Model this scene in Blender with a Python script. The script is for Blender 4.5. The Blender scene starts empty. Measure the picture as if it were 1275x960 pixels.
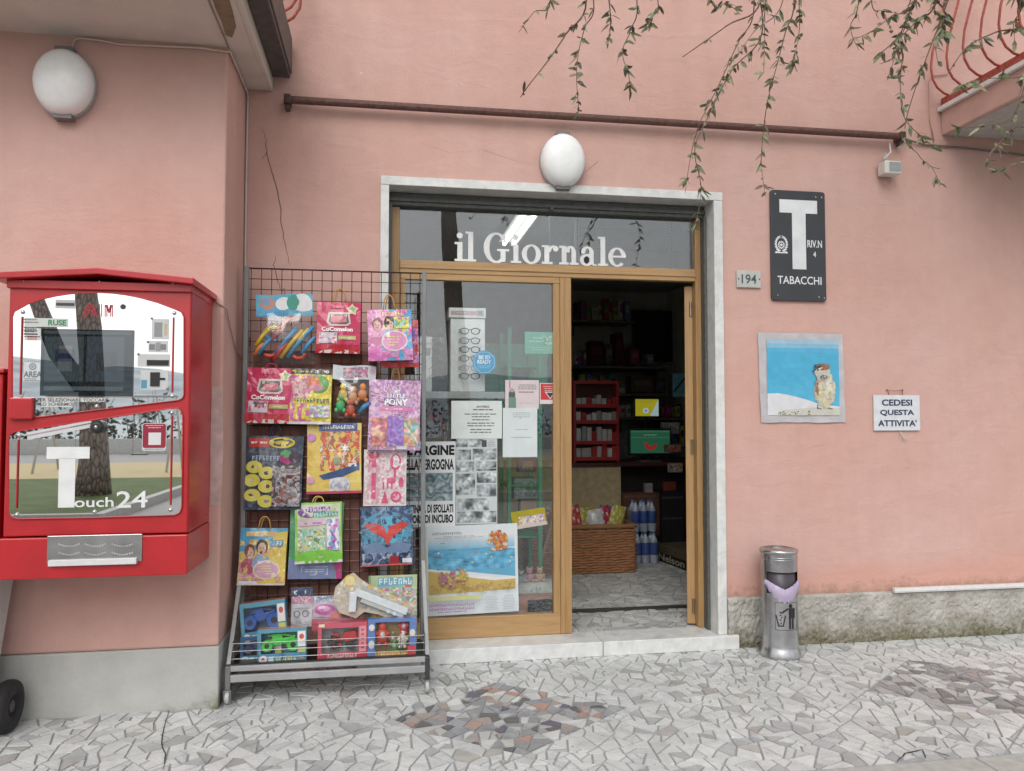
import bpy, bmesh, math, random
from mathutils import Vector, Matrix, noise
R = math.radians
random.seed(11)
scn = bpy.context.scene
COL = scn.collection

# ------------------------------------------------------------------ camera, sky, sun, exposure
F_PX, YAW, PIT, CAM_H, CAM_D = 960.0, R(9.3), R(2.39), 1.5, 4.805
cam_d = bpy.data.cameras.new('camera'); cam = bpy.data.objects.new('camera', cam_d); COL.objects.link(cam)
cam.location = (0, -CAM_D, CAM_H)
cam.rotation_euler = (math.pi / 2 + PIT, 0, -YAW)
cam_d.sensor_width = 36.0; cam_d.lens = 36.0 * F_PX / 1275.0
cam_d.clip_start = 0.05; cam_d.clip_end = 9000
scn.camera = cam

SUN_EL, SUN_AZ = R(40), R(198)          # azimuth of the sun, clockwise from +Y
w = bpy.data.worlds.new('World'); scn.world = w; w.use_nodes = True
nt = w.node_tree; bg = nt.nodes['Background']
sky = nt.nodes.new('ShaderNodeTexSky'); sky.sky_type = 'NISHITA'; sky.sun_disc = False
sky.sun_elevation = SUN_EL; sky.sun_rotation = SUN_AZ; sky.dust_density = 4.0; sky.ozone_density = 1.0
hs = nt.nodes.new('ShaderNodeHueSaturation'); hs.inputs['Saturation'].default_value = 0.22
tc = nt.nodes.new('ShaderNodeTexCoord'); cn = nt.nodes.new('ShaderNodeTexNoise')
cn.inputs['Scale'].default_value = 2.2; cn.inputs['Detail'].default_value = 5
cr = nt.nodes.new('ShaderNodeValToRGB'); cr.color_ramp.elements[0].position = .3; cr.color_ramp.elements[1].position = .75
cr.color_ramp.elements[0].color = (6.2, 6.35, 6.5, 1); cr.color_ramp.elements[1].color = (8.6, 8.65, 8.7, 1)
mixc = nt.nodes.new('ShaderNodeMixRGB'); mixc.inputs[0].default_value = 0.58   # cloud cover over the clear sky
nt.links.new(sky.outputs[0], hs.inputs['Color'])
nt.links.new(tc.outputs['Generated'], cn.inputs['Vector']); nt.links.new(cn.outputs[0], cr.inputs[0])
nt.links.new(hs.outputs[0], mixc.inputs[1]); nt.links.new(cr.outputs[0], mixc.inputs[2])
nt.links.new(mixc.outputs[0], bg.inputs['Color']); bg.inputs['Strength'].default_value = 0.12

sun_d = bpy.data.lights.new('sun', 'SUN'); sun = bpy.data.objects.new('sun', sun_d); COL.objects.link(sun)
sun_d.energy = 1.3; sun_d.angle = R(40); sun_d.color = (1.0, 0.97, 0.93)
sdir = Vector((math.sin(SUN_AZ) * math.cos(SUN_EL), math.cos(SUN_AZ) * math.cos(SUN_EL), math.sin(SUN_EL)))
sun.rotation_euler = sdir.to_track_quat('Z', 'Y').to_euler(); sun.location = (-3, -9, 12)

vs = scn.view_settings; vs.view_transform = 'Standard'; vs.look = 'None'; vs.exposure = 0.38; vs.gamma = 1.0
vs.use_curve_mapping = False
cy = scn.cycles; cy.use_denoising = True; cy.max_bounces = 6; cy.diffuse_bounces = 3; cy.glossy_bounces = 4; cy.transparent_max_bounces = 20
cy.use_light_tree = False; cy.use_adaptive_sampling = True; cy.adaptive_threshold = .025
cy.caustics_reflective = False; cy.caustics_refractive = False; cy.sample_clamp_indirect = 6

# ------------------------------------------------------------------ measuring the place from the photograph
FW = Vector((math.sin(YAW) * math.cos(PIT), math.cos(YAW) * math.cos(PIT), math.sin(PIT)))
RT = Vector((math.cos(YAW), -math.sin(YAW), 0)); UP = RT.cross(FW)
CP = Vector((0, -CAM_D, CAM_H))
def ray(u, v): return FW * F_PX + RT * (u - 637.5) - UP * (v - 480)
def P(u, v, Y=0.0):
    d = ray(u, v); return CP + d * ((Y + CAM_D) / d.y)
def G(u, v, z=0.0):
    d = ray(u, v); return CP + d * ((z - CAM_H) / d.z)
def proj(p):
    d = Vector(p) - CP; z = d.dot(FW)
    return (637.5 + F_PX * d.dot(RT) / z, 480 - F_PX * d.dot(UP) / z, z)

def c(r, g, b, k=1.0):
    f = lambda x: ((x / 255 + .055) / 1.055) ** 2.4 if x > 10 else x / 255 / 12.92
    return (min(f(r) * k, .9), min(f(g) * k, .9), min(f(b) * k, .9))
WHITE = (.78, .78, .77); BLACK = (.012, .012, .013)

# ------------------------------------------------------------------ materials
MATS = {}
def newmat(name):
    m = bpy.data.materials.new(name); m.use_nodes = True; MATS[name] = m
    return m, m.node_tree.nodes, m.node_tree.links, m.node_tree.nodes['Principled BSDF']
def pos_node(N, L, scale=1.0, stretch=None):
    g = N.new('ShaderNodeNewGeometry'); mp = N.new('ShaderNodeMapping')
    mp.inputs['Scale'].default_value = stretch or (scale, scale, scale)
    L.new(g.outputs['Position'], mp.inputs['Vector']); return mp.outputs[0]
def tex(N, L, kind, vec, **kw):
    t = N.new(kind)
    for k, v in kw.items(): t.inputs[k].default_value = v
    L.new(vec, t.inputs['Vector']); return t
def ramp(N, L, src, stops):
    r = N.new('ShaderNodeValToRGB'); e = r.color_ramp.elements
    e[0].position, e[0].color = stops[0][0], (*stops[0][1], 1)
    e[1].position, e[1].color = stops[-1][0], (*stops[-1][1], 1)
    for p, cc in stops[1:-1]:
        n = e.new(p); n.color = (*cc, 1)
    L.new(src, r.inputs[0]); return r.outputs[0]
def mix(N, L, fac, a, b, mode='MIX'):
    m = N.new('ShaderNodeMixRGB'); m.blend_type = mode
    for i, x in ((0, fac), (1, a), (2, b)):
        if hasattr(x, 'is_linked') or hasattr(x, 'links'): L.new(x, m.inputs[i])
        elif i == 0: m.inputs[0].default_value = x
        else: m.inputs[i].default_value = (*x, 1)
    return m.outputs[0]
def math_n(N, L, op, a, b=None):
    m = N.new('ShaderNodeMath'); m.operation = op
    for i, x in ((0, a), (1, b)):
        if x is None: continue
        if hasattr(x, 'links'): L.new(x, m.inputs[i])
        else: m.inputs[i].default_value = x
    return m.outputs[0]
def bump(N, L, B, h, strength, dist):
    b = N.new('ShaderNodeBump'); b.inputs['Strength'].default_value = strength; b.inputs['Distance'].default_value = dist
    L.new(h, b.inputs['Height']); L.new(b.outputs[0], B.inputs['Normal'])

def vcol_mat(name, rough=.5, metal=0.0, var=.06, bumps=0.0, scale=30, coat=0.0, spec=.5):
    m, N, L, B = newmat(name)
    a = N.new('ShaderNodeAttribute'); a.attribute_name = 'Col'
    v = pos_node(N, L)
    n = tex(N, L, 'ShaderNodeTexNoise', v, Scale=scale, Detail=2.0)
    r = ramp(N, L, n.outputs[0], [(.25, (1 - var * 2,) * 3), (.75, (1 + var,) * 3)])
    L.new(mix(N, L, 1.0, a.outputs['Color'], r, 'MULTIPLY'), B.inputs['Base Color'])
    B.inputs['Roughness'].default_value = rough; B.inputs['Metallic'].default_value = metal
    B.inputs['Specular IOR Level'].default_value = spec
    if coat: B.inputs['Coat Weight'].default_value = coat; B.inputs['Coat Roughness'].default_value = .12
    if bumps: bump(N, L, B, n.outputs[0], bumps, .01)
    return m
vcol_mat('paper', .75, var=.03, scale=14, spec=.2)
vcol_mat('gloss_print', .20, var=.05, scale=16, bumps=.35)
vcol_mat('plastic', .38, var=.05)
vcol_mat('paint', .42, var=.07, scale=9, bumps=.05)
vcol_mat('matte', .85, var=.12, scale=18, bumps=.15, spec=.2)
vcol_mat('metal', .38, metal=1.0, var=.12, scale=25)
vcol_mat('red_paint', .34, var=.09, scale=5, coat=.25, bumps=.03)
vcol_mat('rust_paint', .6, var=.2, scale=40, bumps=.25)
vcol_mat('leaf', .55, var=.2, scale=40)
vcol_mat('bark_thin', .8, var=.25, scale=60, bumps=.3)

def m_pink():
    m, N, L, B = newmat('pink_plaster'); v = pos_node(N, L)
    big = tex(N, L, 'ShaderNodeTexNoise', v, Scale=.9, Detail=3.0, Roughness=.6)
    base = ramp(N, L, big.outputs[0], [(.3, (.585, .355, .305)), (.5, (.605, .380, .332)), (.72, (.62, .408, .365))])
    mid = tex(N, L, 'ShaderNodeTexNoise', v, Scale=7.0, Detail=4.0, Roughness=.65)
    base = mix(N, L, .5, base, ramp(N, L, mid.outputs[0], [(.3, (.90, .89, .885)), (.7, (1.05, 1.05, 1.05))]), 'MULTIPLY')
    # vertical run marks
    st = tex(N, L, 'ShaderNodeTexNoise', pos_node(N, L, stretch=(9, 9, .35)), Scale=1.0, Detail=4.0)
    base = mix(N, L, .55, base, ramp(N, L, st.outputs[0], [(.35, (.955, .95, .945)), (.6, (1.0, 1.0, 1.0))]), 'MULTIPLY')
    # fresher, more saturated repaint above the plinth on the right
    sep = N.new('ShaderNodeSeparateXYZ'); g = N.new('ShaderNodeNewGeometry'); L.new(g.outputs['Position'], sep.inputs[0])
    en = tex(N, L, 'ShaderNodeTexNoise', v, Scale=3.0, Detail=3.0)
    zz = math_n(N, L, 'ADD', sep.outputs['Z'], math_n(N, L, 'MULTIPLY', math_n(N, L, 'SUBTRACT', en.outputs[0], .5), .32))
    lo = ramp(N, L, zz, [(.44, (1, 1, 1)), (.58, (0, 0, 0))]); rt = math_n(N, L, 'GREATER_THAN', sep.outputs['X'], 2.2)
    msk = math_n(N, L, 'MULTIPLY', lo, rt)
    base = mix(N, L, math_n(N, L, 'MULTIPLY', msk, .75), base, (.60, .325, .265))
    # splash dirt just above the plinth and small chips
    dn = tex(N, L, 'ShaderNodeTexNoise', v, Scale=11.0, Detail=5.0, Roughness=.75)
    zd = math_n(N, L, 'ADD', sep.outputs['Z'], math_n(N, L, 'MULTIPLY', dn.outputs[0], -.32))
    dirt = ramp(N, L, zd, [(.15, (1, 1, 1)), (.235, (0, 0, 0))])
    base = mix(N, L, math_n(N, L, 'MULTIPLY', math_n(N, L, 'MULTIPLY', dirt, rt), .55), base, (.2, .16, .1))
    ch = tex(N, L, 'ShaderNodeTexVoronoi', v, Scale=3.2); 
    chip = math_n(N, L, 'LESS_THAN', ch.outputs['Distance'], .022)
    base = mix(N, L, math_n(N, L, 'MULTIPLY', chip, .6), base, (.72, .66, .6))
    L.new(base, B.inputs['Base Color']); B.inputs['Roughness'].default_value = .88; B.inputs['Specular IOR Level'].default_value = .15
    fine = tex(N, L, 'ShaderNodeTexNoise', v, Scale=85.0, Detail=2.0)
    hsum = math_n(N, L, 'ADD', math_n(N, L, 'MULTIPLY', fine.outputs[0], .35), mid.outputs[0])
    trow = tex(N, L, 'ShaderNodeTexNoise', pos_node(N, L, stretch=(2.2, 2.2, 5.0)), Scale=1.6, Detail=3.0, Distortion=.8)
    hsum = math_n(N, L, 'ADD', hsum, math_n(N, L, 'MULTIPLY', trow.outputs[0], 1.6))
    bump(N, L, B, hsum, .3, .014)
m_pink()
def m_plinth(name, rough_cement):
    m, N, L, B = newmat(name); v = pos_node(N, L)
    n1 = tex(N, L, 'ShaderNodeTexNoise', v, Scale=5.0, Detail=8.0, Roughness=.7)
    if rough_cement: base = ramp(N, L, n1.outputs[0], [(.3, (.27, .255, .225)), (.5, (.41, .395, .36)), (.75, (.57, .55, .51))])
    else: base = ramp(N, L, n1.outputs[0], [(.3, (.42, .42, .395)), (.7, (.50, .50, .475))])
    sep = N.new('ShaderNodeSeparateXYZ'); g = N.new('ShaderNodeNewGeometry'); L.new(g.outputs['Position'], sep.inputs[0])
    n2 = tex(N, L, 'ShaderNodeTexNoise', v, Scale=6.5, Detail=9.0, Roughness=.75)
    amp = .42 if rough_cement else .30
    zz = math_n(N, L, 'SUBTRACT', math_n(N, L, 'MULTIPLY', n2.outputs[0], amp), sep.outputs['Z'])
    if not rough_cement:
        edge = math_n(N, L, 'MULTIPLY', math_n(N, L, 'ADD', sep.outputs['X'], .85), .35)
        zz = math_n(N, L, 'ADD', zz, edge)
    ms = ramp(N, L, zz, [(.05 if rough_cement else .04, (0, 0, 0)), (.19 if rough_cement else .16, (1, 1, 1))])
    moss = ramp(N, L, tex(N, L, 'ShaderNodeTexNoise', v, Scale=40.0, Detail=4.0).outputs[0], [(.35, (.07, .07, .035)), (.65, (.22, .20, .12))])
    base = mix(N, L, math_n(N, L, 'MULTIPLY', ms, .85), base, moss)
    if not rough_cement:
        v2 = tex(N, L, 'ShaderNodeTexNoise', v, Scale=16.0, Detail=6.0, Roughness=.8)
        base = mix(N, L, ramp(N, L, v2.outputs[0], [(.66, (0, 0, 0)), (.69, (.6, .6, .6))]), base, (.55, .54, .5))
    L.new(base, B.inputs['Base Color']); B.inputs['Roughness'].default_value = .9; B.inputs['Specular IOR Level'].default_value = .1
    n3 = tex(N, L, 'ShaderNodeTexNoise', v, Scale=60.0 if rough_cement else 30.0, Detail=6.0, Roughness=.7)
    bump(N, L, B, n3.outputs[0], .5 if rough_cement else .25, .008 if rough_cement else .02)
m_plinth('cement_plinth', True); m_plinth('painted_plinth', False)
def m_marble():
    m, N, L, B = newmat('marble'); v = pos_node(N, L)
    n = tex(N, L, 'ShaderNodeTexNoise', v, Scale=3.5, Detail=9.0, Roughness=.62, Distortion=1.6)
    base = ramp(N, L, n.outputs[0], [(.30, (.52, .53, .54)), (.47, (.70, .71, .70)), (.52, (.64, .65, .65)), (.7, (.76, .76, .74))])
    d = tex(N, L, 'ShaderNodeTexNoise', v, Scale=14.0, Detail=6.0)
    base = mix(N, L, .6, base, ramp(N, L, d.outputs[0], [(.35, (.8, .79, .76)), (.6, (1, 1, 1))]), 'MULTIPLY')
    L.new(base, B.inputs['Base Color']); B.inputs['Roughness'].default_value = .42
    bump(N, L, B, d.outputs[0], .06, .01)
m_marble()
def m_stone():
    m, N, L, B = newmat('paving_marble'); v = pos_node(N, L)
    a = N.new('ShaderNodeAttribute'); a.attribute_name = 'Col'
    n = tex(N, L, 'ShaderNodeTexNoise', v, Scale=9.0, Detail=8.0, Roughness=.65, Distortion=1.2)
    base = mix(N, L, 1.0, a.outputs['Color'], ramp(N, L, n.outputs[0], [(.3, (.80, .81, .82)), (.6, (1.02, 1.02, 1.02))]), 'MULTIPLY')
    d = tex(N, L, 'ShaderNodeTexNoise', v, Scale=1.6, Detail=5.0)
    base = mix(N, L, .8, base, ramp(N, L, d.outputs[0], [(.32, (.86, .865, .865)), (.62, (1, 1, 1))]), 'MULTIPLY')
    L.new(base, B.inputs['Base Color']); B.inputs['Roughness'].default_value = .5
    f = tex(N, L, 'ShaderNodeTexNoise', v, Scale=90.0, Detail=3.0); bump(N, L, B, f.outputs[0], .12, .005)
m_stone()
def m_wood():
    m, N, L, B = newmat('honey_wood')
    v = pos_node(N, L, stretch=(26, 26, 1.6))
    n = tex(N, L, 'ShaderNodeTexNoise', v, Scale=2.0, Detail=6.0, Roughness=.6, Distortion=.6)
    base = ramp(N, L, n.outputs[0], [(.28, (.29, .165, .068)), (.5, (.38, .225, .095)), (.75, (.43, .265, .12))])
    L.new(base, B.inputs['Base Color']); B.inputs['Roughness'].default_value = .38
    bump(N, L, B, n.outputs[0], .08, .01)
    m, N, L, B = newmat('honey_wood_rail')
    v = pos_node(N, L, stretch=(1.6, 26, 26))
    n = tex(N, L, 'ShaderNodeTexNoise', v, Scale=2.0, Detail=6.0, Roughness=.6, Distortion=.6)
    base = ramp(N, L, n.outputs[0], [(.28, (.33, .195, .085)), (.5, (.41, .25, .11)), (.75, (.46, .29, .14))])
    L.new(base, B.inputs['Base Color']); B.inputs['Roughness'].default_value = .38
    bump(N, L, B, n.outputs[0], .08, .01)
m_wood()
def m_glass(name, f0, tint, grough=0.0):
    m, N, L, B = newmat(name); N.remove(B); out = N['Material Output']
    tr = N.new('ShaderNodeBsdfTransparent'); tr.inputs[0].default_value = (*tint, 1)
    gl = N.new('ShaderNodeBsdfGlossy'); gl.inputs['Roughness'].default_value = grough; gl.inputs[0].default_value = (.95, .97, 1, 1)
    lw = N.new('ShaderNodeLayerWeight'); lw.inputs['Blend'].default_value = .5
    p5 = math_n(N, L, 'POWER', lw.outputs['Facing'], 5.0)
    fac = math_n(N, L, 'ADD', math_n(N, L, 'MULTIPLY', p5, 1 - f0), f0)
    mx = N.new('ShaderNodeMixShader'); L.new(fac, mx.inputs[0]); L.new(tr.outputs[0], mx.inputs[1]); L.new(gl.outputs[0], mx.inputs[2])
    L.new(mx.outputs[0], out.inputs['Surface'])
m_glass('glass', .095, (.97, .985, .98)); m_glass('film', .08, (.95, .95, .95), .10); m_glass('box_film', .03, (.97, .97, .97), .06); m_glass('lens', .05, (.9, .9, .92))
m_glass('screen_glass', .10, (.55, .6, .62))
def plain(name, col, rough=.5, metal=0.0, bscale=0, bstr=0, rvar=0):
    m, N, L, B = newmat(name); B.inputs['Base Color'].default_value = (*col, 1)
    B.inputs['Roughness'].default_value = rough; B.inputs['Metallic'].default_value = metal
    if bscale:
        n = tex(N, L, 'ShaderNodeTexNoise', pos_node(N, L), Scale=bscale, Detail=5.0); bump(N, L, B, n.outputs[0], bstr, .01)
        L.new(ramp(N, L, n.outputs[0], [(.3, tuple(x * (1 - rvar) for x in col)), (.7, tuple(min(1, x * (1 + rvar)) for x in col))]), B.inputs['Base Color'])
plain('mirror', (.86, .87, .88), .012, 1.0)
plain('steel', (.50, .50, .51), .27, 1.0, 9, .10, .22)
plain('opal', (.85, .86, .86), .3, 0, 25, .02, .03)
plain('grout', (.34, .35, .35), .9, 0, 45, .5, .15)
plain('concrete', (.42, .41, .39), .9, 0, 22, .5, .12)
plain('asphalt', (.30, .30, .295), .9, 0, 60, .5, .25)
plain('beige_render', (.60, .55, .49), .9, 0, 6, .15, .06)
plain('slab_pink', (.56, .36, .31), .85, 0, 8, .2, .08)
plain('dark_gutter', (.075, .07, .066), .5, 0, 20, .1, .25)
plain('rubber', (.018, .018, .019), .75, 0, 60, .2, .2)
plain('inner_wall', (.50, .48, .44), .9, 0, 7, .1, .1)
plain('inner_ceiling', (.42, .42, .40), .9, 0, 7, .1, .05)
plain('shutter', (.115, .12, .115), .55, .3, 30, .1, .2)
plain('yellow_paving', (.42, .335, .17), .9, 0, 30, .3, .12)
plain('grey_paving', (.27, .265, .255), .9, 0, 24, .3, .12)
plain('hill', (.33, .375, .40), 1.0, 0, .012, 0, .25)  # pale blue-grey: distance haze is mixed into the hills' base colour
plain('sea', (.20, .25, .27), .7, 0, .15, .2, .1)
plain('white_wall', (.62, .61, .58), .9, 0, 9, .2, .08)
def m_grass():
    m, N, L, B = newmat('grass'); v = pos_node(N, L)
    n = tex(N, L, 'ShaderNodeTexNoise', v, Scale=1.3, Detail=9.0, Roughness=.8)
    L.new(ramp(N, L, n.outputs[0], [(.3, (.06, .085, .025)), (.55, (.10, .145, .035)), (.75, (.17, .18, .065))]), B.inputs['Base Color'])
    B.inputs['Roughness'].default_value = .9
    n2 = tex(N, L, 'ShaderNodeTexNoise', v, Scale=35.0, Detail=4.0); bump(N, L, B, n2.outputs[0], 1.0, .05)
    m, N, L, B = newmat('pine_bark')
    v = pos_node(N, L, stretch=(9, 9, 3.0))
    vo = tex(N, L, 'ShaderNodeTexVoronoi', v, Scale=1.6); vo.feature = 'DISTANCE_TO_EDGE'
    n = tex(N, L, 'ShaderNodeTexNoise', v, Scale=4.0, Detail=7.0)
    cc = ramp(N, L, vo.outputs['Distance'], [(.02, (.13, .105, .09)), (.12, (.31, .26, .23)), (.5, (.40, .345, .31))])
    L.new(mix(N, L, .8, cc, ramp(N, L, n.outputs[0], [(.3, (.65, .62, .6)), (.7, (1.1, 1.1, 1.1))]), 'MULTIPLY'), B.inputs['Base Color'])
    B.inputs['Roughness'].default_value = .95; bump(N, L, B, vo.outputs['Distance'], 1.0, .06)
m_grass()
def emit(name, col, s):
    m, N, L, B = newmat(name); N.remove(B); e = N.new('ShaderNodeEmission')
    e.inputs[0].default_value = (*col, 1); e.inputs[1].default_value = s; L.new(e.outputs[0], N['Material Output'].inputs['Surface'])
emit('tube_light', (.93, 1.0, .88), 4.0)
def vemit(name, s):     # a lit display: its picture glows
    m, N, L, B = newmat(name); a = N.new('ShaderNodeAttribute'); a.attribute_name = 'Col'
    L.new(a.outputs['Color'], B.inputs['Base Color']); L.new(a.outputs['Color'], B.inputs['Emission Color'])
    B.inputs['Emission Strength'].default_value = s; B.inputs['Roughness'].default_value = .25
vemit('screen', .45)

# ------------------------------------------------------------------ mesh builder
FONT_CACHE = {}
def text_mesh(s, bold):
    key = (s, bold)
    if key not in FONT_CACHE:
        cu = bpy.data.curves.new('t', 'FONT'); cu.body = s; cu.resolution_u = 3; cu.offset = bold; cu.fill_mode = 'FRONT'
        o = bpy.data.objects.new('t', cu); me = o.to_mesh()
        vv = [(p.co.x, p.co.y) for p in me.vertices]; ff = [tuple(p.vertices) for p in me.polygons]
        o.to_mesh_clear(); bpy.data.objects.remove(o); bpy.data.curves.remove(cu)
        x0 = min(p[0] for p in vv); x1 = max(p[0] for p in vv); y0 = min(p[1] for p in vv); y1 = max(p[1] for p in vv)
        FONT_CACHE[key] = ([((x - x0) / (x1 - x0), (y - y0) / (y1 - y0)) for x, y in vv], ff)
    return FONT_CACHE[key]

BASES = []
class MB:
    def __init__(s): s.v = []; s.f = []; s.c = []; s.m = []
    def add(s, vs, fs, col, mat=0):
        b = len(s.v); s.v += [tuple(p) for p in vs]
        for f in fs: s.f.append(tuple(b + i for i in f)); s.c.append(col); s.m.append(mat)
        return s
    def box(s, x0, x1, y0, y1, z0, z1, col=WHITE, mat=0):
        if x1 < x0: x0, x1 = x1, x0
        if y1 < y0: y0, y1 = y1, y0
        if z1 < z0: z0, z1 = z1, z0
        vs = [(x, y, z) for z in (z0, z1) for y in (y0, y1) for x in (x0, x1)]
        return s.add(vs, [(0, 2, 3, 1), (4, 5, 7, 6), (0, 1, 5, 4), (2, 6, 7, 3), (0, 4, 6, 2), (1, 3, 7, 5)], col, mat)
    def obox(s, center, ax, ay, az, col=WHITE, mat=0):   # oriented box, half-axis vectors
        cc = Vector(center); ax, ay, az = Vector(ax), Vector(ay), Vector(az)
        vs = [cc + ax * i + ay * j + az * k for k in (-1, 1) for j in (-1, 1) for i in (-1, 1)]
        return s.add(vs, [(0, 2, 3, 1), (4, 5, 7, 6), (0, 1, 5, 4), (2, 6, 7, 3), (0, 4, 6, 2), (1, 3, 7, 5)], col, mat)
    def bar(s, a, b, wx, wy, col=WHITE, upv=(0, 0, 1)):
        a, b = Vector(a), Vector(b); d = (b - a); l = d.length; d.normalize()
        sx = d.cross(Vector(upv))
        if sx.length < 1e-4: sx = Vector((1, 0, 0))
        sx.normalize(); sy = sx.cross(d)
        return s.obox((a + b) / 2, sx * wx / 2, d * l / 2, sy * wy / 2, col)
    def tube(s, pts, r, col=WHITE, n=6, mat=0, cap=True):
        pts = [Vector(p) for p in pts]; k = len(pts)
        rr = r if isinstance(r, (list, tuple)) else [r] * k
        b = len(s.v); prev = None
        for i, p in enumerate(pts):
            t = (pts[min(i + 1, k - 1)] - pts[max(i - 1, 0)])
            if t.length < 1e-9: t = Vector((0, 0, 1))
            t.normalize()
            if prev is None:
                a = t.orthogonal().normalized()
            else:
                a = prev - t * prev.dot(t)
                a = a.normalized() if a.length > 1e-6 else t.orthogonal().normalized()
            prev = a; bb = t.cross(a)
            for j in range(n):
                th = 2 * math.pi * j / n; s.v.append(tuple(p + (a * math.cos(th) + bb * math.sin(th)) * rr[i]))
        fs = []
        for i in range(k - 1):
            for j in range(n): fs.append((b + i * n + j, b + i * n + (j + 1) % n, b + (i + 1) * n + (j + 1) % n, b + (i + 1) * n + j))
        if cap: fs.append(tuple(b + j for j in range(n))[::-1]); fs.append(tuple(b + (k - 1) * n + j for j in range(n)))
        for f in fs: s.f.append(f); s.c.append(col); s.m.append(mat)
        return s
    def lathe(s, prof, cx, cy, col=WHITE, n=24, mat=0, sx=1, sy=1):   # prof: (r, z)
        b = len(s.v)
        for r, z in prof:
            for j in range(n):
                th = 2 * math.pi * j / n; s.v.append((cx + r * sx * math.cos(th), cy + r * sy * math.sin(th), z))
        for i in range(len(prof) - 1):
            cc = col[i] if isinstance(col, list) else col
            for j in range(n):
                s.f.append((b + i * n + j, b + i * n + (j + 1) % n, b + (i + 1) * n + (j + 1) % n, b + (i + 1) * n + j)); s.c.append(cc); s.m.append(mat)
        c0 = col[0] if isinstance(col, list) else col; c1 = col[-1] if isinstance(col, list) else col
        if prof[0][0] > 1e-4: s.f.append(tuple(b + j for j in range(n))[::-1]); s.c.append(c0); s.m.append(mat)
        if prof[-1][0] > 1e-4: s.f.append(tuple(b + (len(prof) - 1) * n + j for j in range(n))); s.c.append(c1); s.m.append(mat)
        return s
    def ell(s, cc, rx, ry, rz, col=WHITE, nu=12, nv=7, mat=0):
        b = len(s.v); cx, cy, cz = cc
        for i in range(nv + 1):
            ph = -math.pi / 2 + math.pi * i / nv
            for j in range(nu):
                th = 2 * math.pi * j / nu
                s.v.append((cx + rx * math.cos(ph) * math.cos(th), cy + ry * math.cos(ph) * math.sin(th), cz + rz * math.sin(ph)))
        for i in range(nv):
            for j in range(nu):
                s.f.append((b + i * nu + j, b + i * nu + (j + 1) % nu, b + (i + 1) * nu + (j + 1) % nu, b + (i + 1) * nu + j)); s.c.append(col); s.m.append(mat)
        return s
    def prism(s, pts, y0, y1, col=WHITE, mat=0):      # polygon in XZ, extruded along Y (y0 = front)
        n = len(pts); b = len(s.v)
        s.v += [(x, y0, z) for x, z in pts] + [(x, y1, z) for x, z in pts]
        s.f.append(tuple(b + i for i in range(n))); s.f.append(tuple(b + n + i for i in range(n))[::-1])
        for i in range(n): s.f.append((b + i, b + n + i, b + n + (i + 1) % n, b + (i + 1) % n))
        s.c += [col] * (n + 2); s.m += [mat] * (n + 2); return s
    # flat print facing -Y
    def rect(s, x, z, w, h, y, col, rot=0, nx=1, nz=1, shear=0):
        vs = []; cr_, sr = math.cos(rot), math.sin(rot)
        for j in range(nz + 1):
            for i in range(nx + 1):
                a = (i / nx - .5) * w; e = (j / nz - .5) * h; a += shear * e
                vs.append((x + a * cr_ - e * sr, y, z + a * sr + e * cr_))
        fs = [(j * (nx + 1) + i, j * (nx + 1) + i + 1, (j + 1) * (nx + 1) + i + 1, (j + 1) * (nx + 1) + i) for j in range(nz) for i in range(nx)]
        return s.add(vs, fs, col)
    def disc(s, x, z, rx, rz, y, col, n=16, rot=0):
        cr_, sr = math.cos(rot), math.sin(rot); vs = [(x, y, z)]
        for j in range(n):
            th = 2 * math.pi * j / n; a, e = rx * math.cos(th), rz * math.sin(th); vs.append((x + a * cr_ - e * sr, y, z + a * sr + e * cr_))
        return s.add(vs, [(0, 1 + j, 1 + (j + 1) % n) for j in range(n)], col)
    def star(s, x, z, r, y, col, k=5, inner=.45, rot=math.pi / 2):
        vs = [(x, y, z)] + [(x + (r if i % 2 == 0 else r * inner) * math.cos(rot + math.pi * i / k), y, z + (r if i % 2 == 0 else r * inner) * math.sin(rot + math.pi * i / k)) for i in range(2 * k)]
        return s.add(vs, [(0, 1 + j, 1 + (j + 1) % (2 * k)) for j in range(2 * k)], col)
    def poly(s, pts, y, col): return s.add([(x, y, z) for x, z in pts], [tuple(range(len(pts)))], col)
    def ring(s, x, z, rx, rz, ix, iz, y, col, a0=0, a1=360, n=28, ox=0, oz=0):
        vs = []
        for j in range(n + 1):
            th = R(a0 + (a1 - a0) * j / n)
            vs += [(x + rx * math.cos(th), y, z + rz * math.sin(th)), (x + ox + ix * math.cos(th), y, z + oz + iz * math.sin(th))]
        return s.add(vs, [(2 * j, 2 * j + 2, 2 * j + 3, 2 * j + 1) for j in range(n)], col)
    def text(s, t, x, z, w, h, y, col, rot=0, bold=0.0, shear=0):   # (x,z) centre of the word's box
        vv, ff = text_mesh(t, bold); cr_, sr = math.cos(rot), math.sin(rot); vs = []
        for a, e in vv:
            a = (a - .5) * w; e = (e - .5) * h; a += shear * e
            vs.append((x + a * cr_ - e * sr, y, z + a * sr + e * cr_))
        return s.add(vs, ff, col)
    def lines(s, x, z, w, h, n, y, col, seed=0, gap=.35, center=True):    # illegible small print
        rd = random.Random(seed); step = h / n
        for i in range(n):
            ww = w * rd.uniform(.6, 1.0); cx = x if center else x - (w - ww) / 2; a = cx - ww / 2
            while a < cx + ww / 2 - .002:
                l = min(w * rd.uniform(.06, .2), cx + ww / 2 - a)
                s.rect(a + l / 2, z + h / 2 - step * (i + .5), l, step * (1 - gap) * .6, y, col); a += l + w * .025
        return s
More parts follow.
